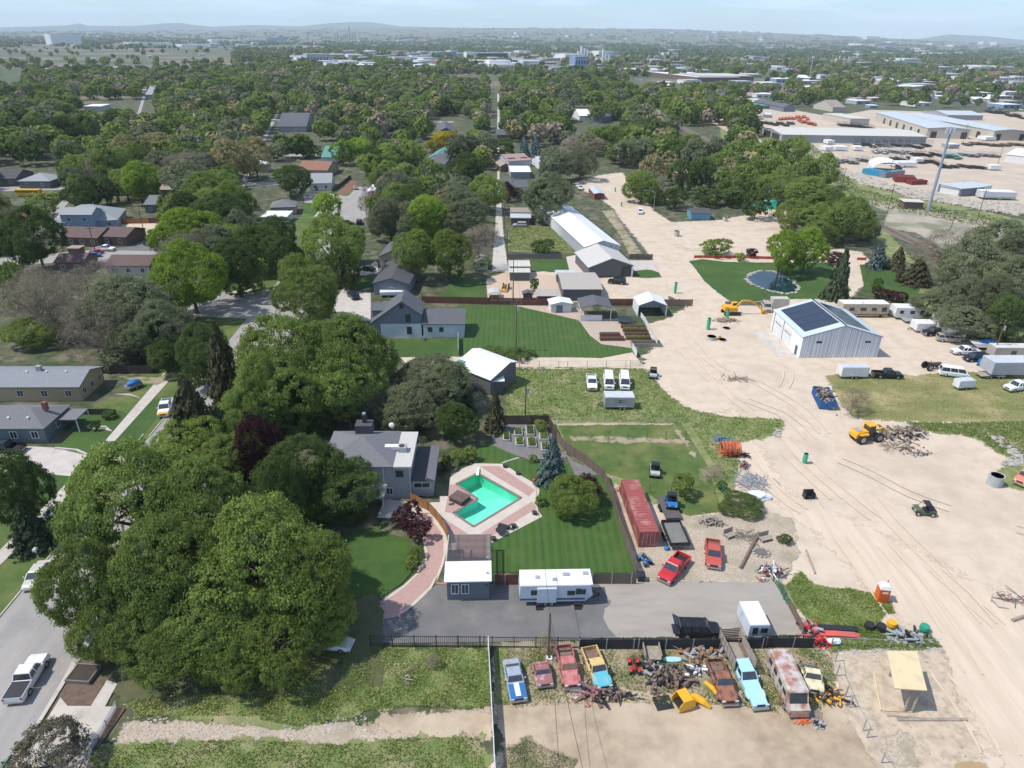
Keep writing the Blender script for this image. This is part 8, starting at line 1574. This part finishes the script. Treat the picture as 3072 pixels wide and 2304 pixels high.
# ---------------------------------------------------------------- industrial yard
container('shipping_container', 'bright blue container on the rubble bank', '7:985,268 1165,298 1180,285', 2.6, mat('container_blue', (.03, .27, .46), .6)); container('shipping_container', 'grey blue container right of the bright blue one', '7:1165,300 1310,282 1300,268', 2.6, mat('container_slate', (.2, .25, .3), .6))
t = bld('arched_shelter', 'white arched fabric roof between the two containers', 'shelter', '7:1065,262 1290,275 1290,235', 2.8, 'arch', .22, 'white', 'white', .1, walls=False)
container('shipping_container', 'dark red container behind the rubble bank, larger one', '7:1240,330 1395,340 1445,322', 2.6, mat('container_maroon', (.22, .035, .03), .7)); container('shipping_container', 'dark red container, smaller one in front', '7:1365,362 1482,358 1484,345', 2.0, mat('container_maroon', (.22, .035, .03)))
boxtrailer('office_trailer', 'long pale trailer with teal stripe on the rubble bank', 'trailer', '7:1912,445 2165,452 2160,432', 3.4, mat('office_white', (.6, .64, .64), .5), None, .9, mat('teal', (.1, .4, .36)), 0, .5, 2, None)
for s, lb in (('7:705,105 765,105 764,92', 'first white stock trailer left in the yard'), ('7:782,102 872,104 870,92', 'wide white stock trailer second in the yard'), ('7:928,102 992,104 990,92', 'white stock trailer third in the yard'), ('7:724,55 775,55 774,45', 'white box trailer behind the first stock trailer'), ('7:1228,222 1305,224 1303,208', 'white box trailer behind the arched shelter'), ('7:1308,222 1398,224 1395,208', 'white box trailer right of the arched shelter'), ('7:1395,195 1455,196 1450,182', 'small tan trailer behind the right hand white one'), ('7:1965,245 2045,247 2040,236', 'white trailer beside the far yard pole'), ('7:1650,85 1725,85 1720,72', 'tan crate trailer beside the cell tower top'), ('7:1925,30 2005,30 2000,18', 'white tank trailer by the large halls'), ('3:450,798 520,800 518,792', 'white stock trailer by the railway bank, left'), ('3:522,800 575,802 572,794', 'grey stock trailer by the railway bank, right'), ('3:600,708 650,710 648,700', 'grey box trailer above the black trailers')): boxtrailer('box_trailer', lb, 'trailer', s, 2.6, M_white if 'white' in lb else MIX[3], None, nw=1, tongue=0)
OT = mat('frame_orange', (.75, .13, .03), .6); BT = mat('frame_black', (.03, .03, .032), .7); WT = mat('frame_white', (.7, .72, .72), .6)
rr = random.Random(12); K = 0
def row(n, u0, v0, u1, v1, m, col, grp, w=30, rack=.8, where=''):
 global K
 first = None
 for i in range(n):
  f = i / max(1, n - 1); u = u0 + (u1 - u0) * f; v = v0 + (v1 - v0) * f + rr.uniform(-1, 1) * (3 if n < 8 and m is OT else 9)
  o = flat('frame_trailer', '%s %s frame trailer %s' % (['first', 'second', 'third', 'fourth', 'fifth', 'sixth', 'seventh', 'eighth', 'ninth', 'tenth', 'eleventh', 'twelfth', 'thirteenth', 'fourteenth'][i], col, where), '3:%f,%f %f,%f %f,%f' % (u, v, u + w, v + 1, u + w, v - 9), .6, m, .5, 'trailer', 1, False, grp, rack * 1.5)
row(7, 355, 722, 480, 700, OT, 'orange', 'orange trailers', 26, .9, 'from the left in the upper orange row'); row(9, 690, 735, 860, 732, OT, 'orange', 'orange trailers', 20, 1.0, 'from the left in the middle orange row'); row(6, 812, 752, 905, 775, OT, 'orange', 'orange trailers', 24, 1.0, 'from the top in the slanting orange row')
row(6, 395, 738, 560, 742, WT, 'white', 'white trailers', 40, 1.6, 'from the left in the white row'); row(10, 460, 765, 760, 775, BT, 'black', 'black trailers', 36, 1.0, 'from the left in the upper black row'); row(6, 300, 760, 420, 800, MIX[1], 'brown', 'brown trailers', 30, .8, 'from the left beside the railway bank')
row(10, 1010, 725, 1120, 735, BT, 'dark', 'dark trailers', 24, .9, 'from the left at the yard fence'); row(5, 1080, 785, 1250, 790, BT, 'black', 'black trailers', 40, 1.4, 'from the left beside the large hall'); row(10, 1180, 905, 1600, 912, BT, 'black', 'black trailers', 44, 2.4, 'from the left behind the industrial shed wall'); row(9, 1290, 945, 1500, 950, WT, 'silver', 'silver frame rows', 34, 1.8, 'from the left in the silver frame row'); row(6, 1530, 965, 1680, 955, BT, 'black', 'black trailers', 32, 1.4, 'from the left beside the cell tower')
row(9, 1010, 1010, 1250, 1000, MIX[3], 'grey', 'grey trailers', 34, 1.6, 'from the left on the near yard edge'); row(6, 1560, 1010, 1700, 1015, MIX[2], 'dark', 'dark trailers', 30, 1.0, 'from the left right of the box trailers'); row(4, 1720, 965, 1790, 985, mat('teal', (.1, .4, .36)), 'teal', 'teal trailers', 44, 1.4, 'from the left right of the cell tower'); row(7, 1700, 1030, 1950, 1040, BT, 'black', 'black trailers', 34, .5, 'from the left in the front yard row')
row(8, 1290, 1000, 1540, 985, BT, 'black', 'black trailers', 30, 1.2, 'from the left behind the box trailers'); row(6, 1830, 960, 2040, 975, MIX[3], 'grey', 'grey trailers', 32, 1.4, 'from the left before the right metal shed'); row(7, 1260, 870, 1560, 880, WT, 'silver', 'silver frame rows', 30, 1.5, 'from the left against the industrial shed wall'); row(8, 1860, 890, 2200, 900, MIX[1], 'brown', 'brown trailers', 40, .7, 'from the left under the large halls'); row(9, 2000, 690, 2200, 730, BT, 'dark', 'dark trailers', 26, 1.2, 'from the left in the far right yard')
for i in range(46):   # cars parked far away on lots
 u, v = (rr.uniform(1870, 2230), rr.uniform(610, 700)) if i < 24 else (rr.uniform(1565, 1950), rr.uniform(455, 530)); k = '3' if i < 24 else '2'; p = place('%s:%f,%f' % (k, u, v)); m = rr.choice([PT['white'], PT['silver'], PT['black'], PT['red'], PT['navy']])
 o = MB().box(-2.2, -.9, .3, 2.2, .9, .9, 0, 0, None, .05).box(-1.5, -.8, .9, .9, .8, 1.4, 1, 0, None, .2).build('distant_car', [m, M_glass]); o.location = p; o.rotation_euler = (0, 0, rr.choice((.1, 1.6)))
 FBX.append((o, *px('%s:%f,%f' % (k, u, v))[0], {PT['white']: 'white', PT['silver']: 'silver', PT['black']: 'black', PT['red']: 'red', PT['navy']: 'dark blue'}[m], 'parked', 'in the dealer yard at the right' if i < 24 else 'in the school car park')); o['category'] = 'car'
# rails
for nm, s in (('rail', '7:1130,700 1420,850 1580,920'), ('rail', '7:1118,705 1410,858 1565,925'), ('rail', '3:-50,715 60,770 310,898'), ('rail', '3:-50,722 58,778 300,902')):
 P = gp(s); b = MB(); [b.bar(tuple(P[i] + Vector((0, 0, .2))), tuple(P[i + 1] + Vector((0, 0, .2))), .12, .16) for i in range(len(P) - 1)]; tag(b.build('railway_track', M_rust), None, None, None, 'structure')
# grain towers and white factory
def silos(u, v, n, sp, hpx, wpx, m, label, name='silo'):
 p0 = GT(u, v); z = proj(p0)[2]; k = z / FPX; t = thing(name, label, 'factory', p0)
 for i in range(n): MB().cyl(i * sp * k, 0, 0, hpx[i % len(hpx)] * k * 1.05, wpx * k / 2, 12).build('tank', m, t)
 return t
silos(1005, 130, 4, 9, (14, 28, 18, 24), 5, mg, 'grain towers with thin spires on the far plain, left group'); silos(1042, 128, 4, 8, (20, 40, 26, 30), 5, mt, 'tall grain towers on the far plain, right group'); silos(1735, 172, 5, 9, (16, 28, 24, 20), 8, mw, 'white silos of the far factory, left group'); silos(1808, 184, 3, 9, (32, 22, 16), 7, mw, 'white silos of the far factory beside the peaked hall')
for u, v, hh, lb in ((2428, 235, 60, 'lattice mast with square sign in the right hand streets'), (2810, 240, 55, 'tall pylon with small blue sign in the right hand streets'), (2955, 215, 50, 'tall pylon with yellow sign at the far right'), (2780, 190, 40, 'thin mast on the right ridge')):
 p = GT(u, v); k = proj(p)[2] / FPX; t = thing('sign_mast', lb, 'mast', p); MB().cyl(0, 0, 0, hh * k, .8, 6, .5).build('mast', M_galv, t)
 if 'sign' in lb: MB().box(-2.5, -.4, hh * k - 4, 2.5, .4, hh * k).build('sign_plate', {'s': M_white, 'b': mbl, 'y': MY}['y' if 'yellow' in lb else 'b' if 'blue' in lb else 's'], t)
# ---------------------------------------------------------------- weeds and grass tufts
def tufts(label, s, n, h, keys='MO', name='tall_grass', w=.1, clump=0):
 P = gp(s); x0, x1 = min(p.x for p in P), max(p.x for p in P); y0, y1 = min(p.y for p in P), max(p.y for p in P); m = n * 3; X = RNG.uniform(x0, x1, m); Y = RNG.uniform(y0, y1, m)
 if clump:
  c = RNG.integers(0, clump, m); cx, cy = RNG.uniform(x0, x1, clump), RNG.uniform(y0, y1, clump); X = cx[c] + RNG.normal(0, .8, m); Y = cy[c] + RNG.normal(0, .8, m)
 ins = np.zeros(m, bool); j = len(P) - 1
 for i in range(len(P)):
  yi, yj, xi, xj = P[i].y, P[j].y, P[i].x, P[j].x
  if yi != yj: ins ^= ((yi > Y) != (yj > Y)) & (X < (xj - xi) * (Y - yi) / (yj - yi) + xi)
  j = i
 X, Y = X[ins][:n], Y[ins][:n]; k = len(X); f = .5 + .5 * np.sin(X * 1.1) * np.sin(Y * .9 + 1); hh = h * (.35 + .9 * f) * RNG.uniform(.5, 1.3, k); Z = RNG.uniform(.1, 1, k) * hh
 me = qmesh(name, np.stack([X, Y, Z * .7], 1), unit(k, .3), RNG.uniform(.5, 1.4, k) * w, [LM[q] for q in keys], .45); me.polygons.foreach_set('material_index', (RNG.random(k) * len(keys) * .999).astype(np.int32)); o = bpy.data.objects.new(name, me); COL.objects.link(o); return tag(o, label, 'weeds', None, 'stuff')
tufts('tall green weeds in the front lot left of the white fence', 'g:400,760 1430,755 1455,1180 1300,1210 900,1190 500,1230 0,1350 -300,1300 -300,900', 30000, .34, 'WOW', w=.11); tufts('weeds along the gravel road below the big trees', 'f:880,1190 1400,1120 1900,1050 2400,1060 2600,1200 2000,1300 1400,1290 960,1300', 12000, .35, 'WOT', w=.11)
tufts('weeds at the bottom edge left of the white fence', 'f:700,1520 1100,1490 1700,1460 2400,1500 2900,1450 3400,1440 3450,1800 600,1800', 20000, .34, 'WOW', w=.1); tufts('clumps of weeds among the wrecked vehicles', 'h:-30,750 600,750 1400,755 2029,760 i:560,760 600,1100 400,1300 h:1800,1180 1300,1180 900,1160 420,1180 100,1200 -40,1160', 17000, .35, 'WOM', w=.10, clump=130)
tufts('tall weeds in the upper grass lot', 'A:1097,800 1392,795 1412,820 1440,850 1480,880 1560,900 1685,905 1690,930 1600,955 1595,1010 1580,1050 1540,1000 1490,915 1200,908 1097,896', 17000, .3, 'WOW', w=.16); tufts('green weeds behind the iron fence corner', 'i:210,280 330,170 420,250 560,290 720,300 900,330 1000,400 1050,480 960,500 900,640 640,660 460,590 300,440', 9000, .35, 'WOM', w=.12)
tufts('weeds around the canoes and barrels', 'i:560,600 760,560 1000,600 1300,640 1400,740 1230,770 700,760 560,790', 6000, .35, 'WOM', w=.12); tufts('tall green weeds in the strip below the dry field', 'A:1960,912 2050,914 2290,908 2290,1005 2212,1000 2150,975 2110,945 2040,936 1985,928', 9000, .3, 'WWO', w=.15)
tufts('weeds in the fenced back yard beside the long metal building', '6:55,550 230,545 595,565 585,725 65,715', 9000, .35, 'WTM', w=.22); tufts('bushy bank between the railway and the yard', '7:0,-60 600,80 780,260 950,420 1300,520 1800,610 2300,690 2300,780 1700,680 1100,560 960,540 700,320 300,100', 12000, 1.4, 'MGD', w=.4)
tufts('sparse weeds in the dirt lot at the bottom', 'h:40,1520 200,1450 560,1600 560,1750 40,1750', 4000, .4, 'OBG', w=.09, clump=30); tufts('dry grass blades on the field beside the dumpster', 'A:1800,815 2290,822 2290,905 1960,908 1860,900 1820,868', 9000, .2, 'TWT', w=.12)
# ---------------------------------------------------------------- labels for the many background things
ORD = ['nearest', 'second nearest', 'third nearest', 'fourth nearest', 'fifth nearest', 'sixth nearest', 'seventh nearest', 'eighth nearest', 'ninth nearest', 'tenth nearest', 'eleventh nearest', 'twelfth nearest', 'thirteenth nearest', 'fourteenth nearest', 'fifteenth nearest']
LANDM = [(265, 660, 'the sky blue house'), (330, 315, 'the pale hipped house'), (330, 740, 'the brown apartments'), (880, 610, 'the grey hipped house'), (960, 540, 'the small white house'), (930, 500, 'the terracotta roof'), (1310, 480, 'the grey gabled cottage'), (1320, 380, 'the bright yellow tree'), (1560, 480, 'the pink roofed house'), (1780, 350, 'the blue gable house'), (2070, 520, 'the brown railway house'), (1180, 760, 'the beige house'), (1760, 640, 'the long metal building'), (2520, 420, 'the industrial shed'), (2700, 370, 'the large industrial hall'),
  (260, 320, 'the flat white building'), (440, 285, 'the small woods house'), (880, 375, 'the grey roofed woods house'), (2120, 230, 'the school'), (1720, 160, 'the white factory'), (1450, 190, 'the red brick building'), (980, 190, 'the grey office block'), (205, 130, 'the huge hangar'), (1040, 110, 'the grain towers'), (2450, 230, 'the white retail block'), (2750, 240, 'the long retail building'), (2350, 320, 'the blue sided yard house'), (600, 300, 'the left woods clearing'), (60, 560, 'the left edge shade'), (100, 950, 'the dry lawn at the left edge'), (1480, 560, 'the alley'), (2800, 650, 'the cell tower'), (2950, 160, 'the right ridge'), (2100, 110, 'the middle farmland'), (400, 105, 'the far left plain')]
def autolabel(items):
 by = {}
 for o, u, v, d in items:
  l = min(LANDM, key=lambda q: (q[0] - u) ** 2 + ((q[1] - v) * 1.6) ** 2); dx, dy = u - l[0], (v - l[1]) * 1.6
  w = ('left of' if dx < 0 else 'right of') if abs(dx) > abs(dy) else ('beyond' if dy < 0 else 'in front of'); by.setdefault((d, w, l[2]), []).append((math.hypot(dx, dy), o))
 for (d, w, l), q in by.items():
  q.sort(key=lambda e: e[0])
  for i, (_, o) in enumerate(q): o['label'] = '%s %s %s' % (d, w, l) if len(q) == 1 else '%s %s %s %s' % (ORD[min(i, 14)], d, w, l)
its = []
for o in list(S.objects):
 if o.get('label') and (' tree in the ' in o['label']) and o.get('group'): u, v, z = proj(o.location); its.append((o, u, v, o['label'].split(' in the ')[0]))
autolabel(its); autolabel(AH)
for o, *_ in AH: o['group'] = 'houses among the trees'
autolabel([(o, u, v, '%s %s %s' % (c, s_, 'car' if o.name.startswith('distant_car') else 'building')) for o, u, v, c, s_, lab in FBX])
for o, *r_ in FBX: o['group'] = ('cars parked ' if o.name.startswith('distant_car') else 'buildings ') + r_[-1]
# ---------------------------------------------------------------- air
hz = MB().box(-26000, -700, -3.5, 26000, 25500, 560).build('haze', mat('haze_air', (.8, .88, 1)))
hz.data.materials[0] = bpy.data.materials.new('haze_volume'); hm = hz.data.materials[0]; hm.use_nodes = True; hm.node_tree.nodes.clear()
ho = hm.node_tree.nodes.new('ShaderNodeOutputMaterial'); hv = hm.node_tree.nodes.new('ShaderNodeVolumePrincipled'); hv.inputs['Density'].default_value = 6e-5; hv.inputs['Color'].default_value = (.76, .90, 1, 1); hv.inputs['Anisotropy'].default_value = .0
hm.node_tree.links.new(hv.outputs[0], ho.inputs['Volume']); tag(hz, 'thin pale blue haze over the plain', 'haze', None, 'stuff')
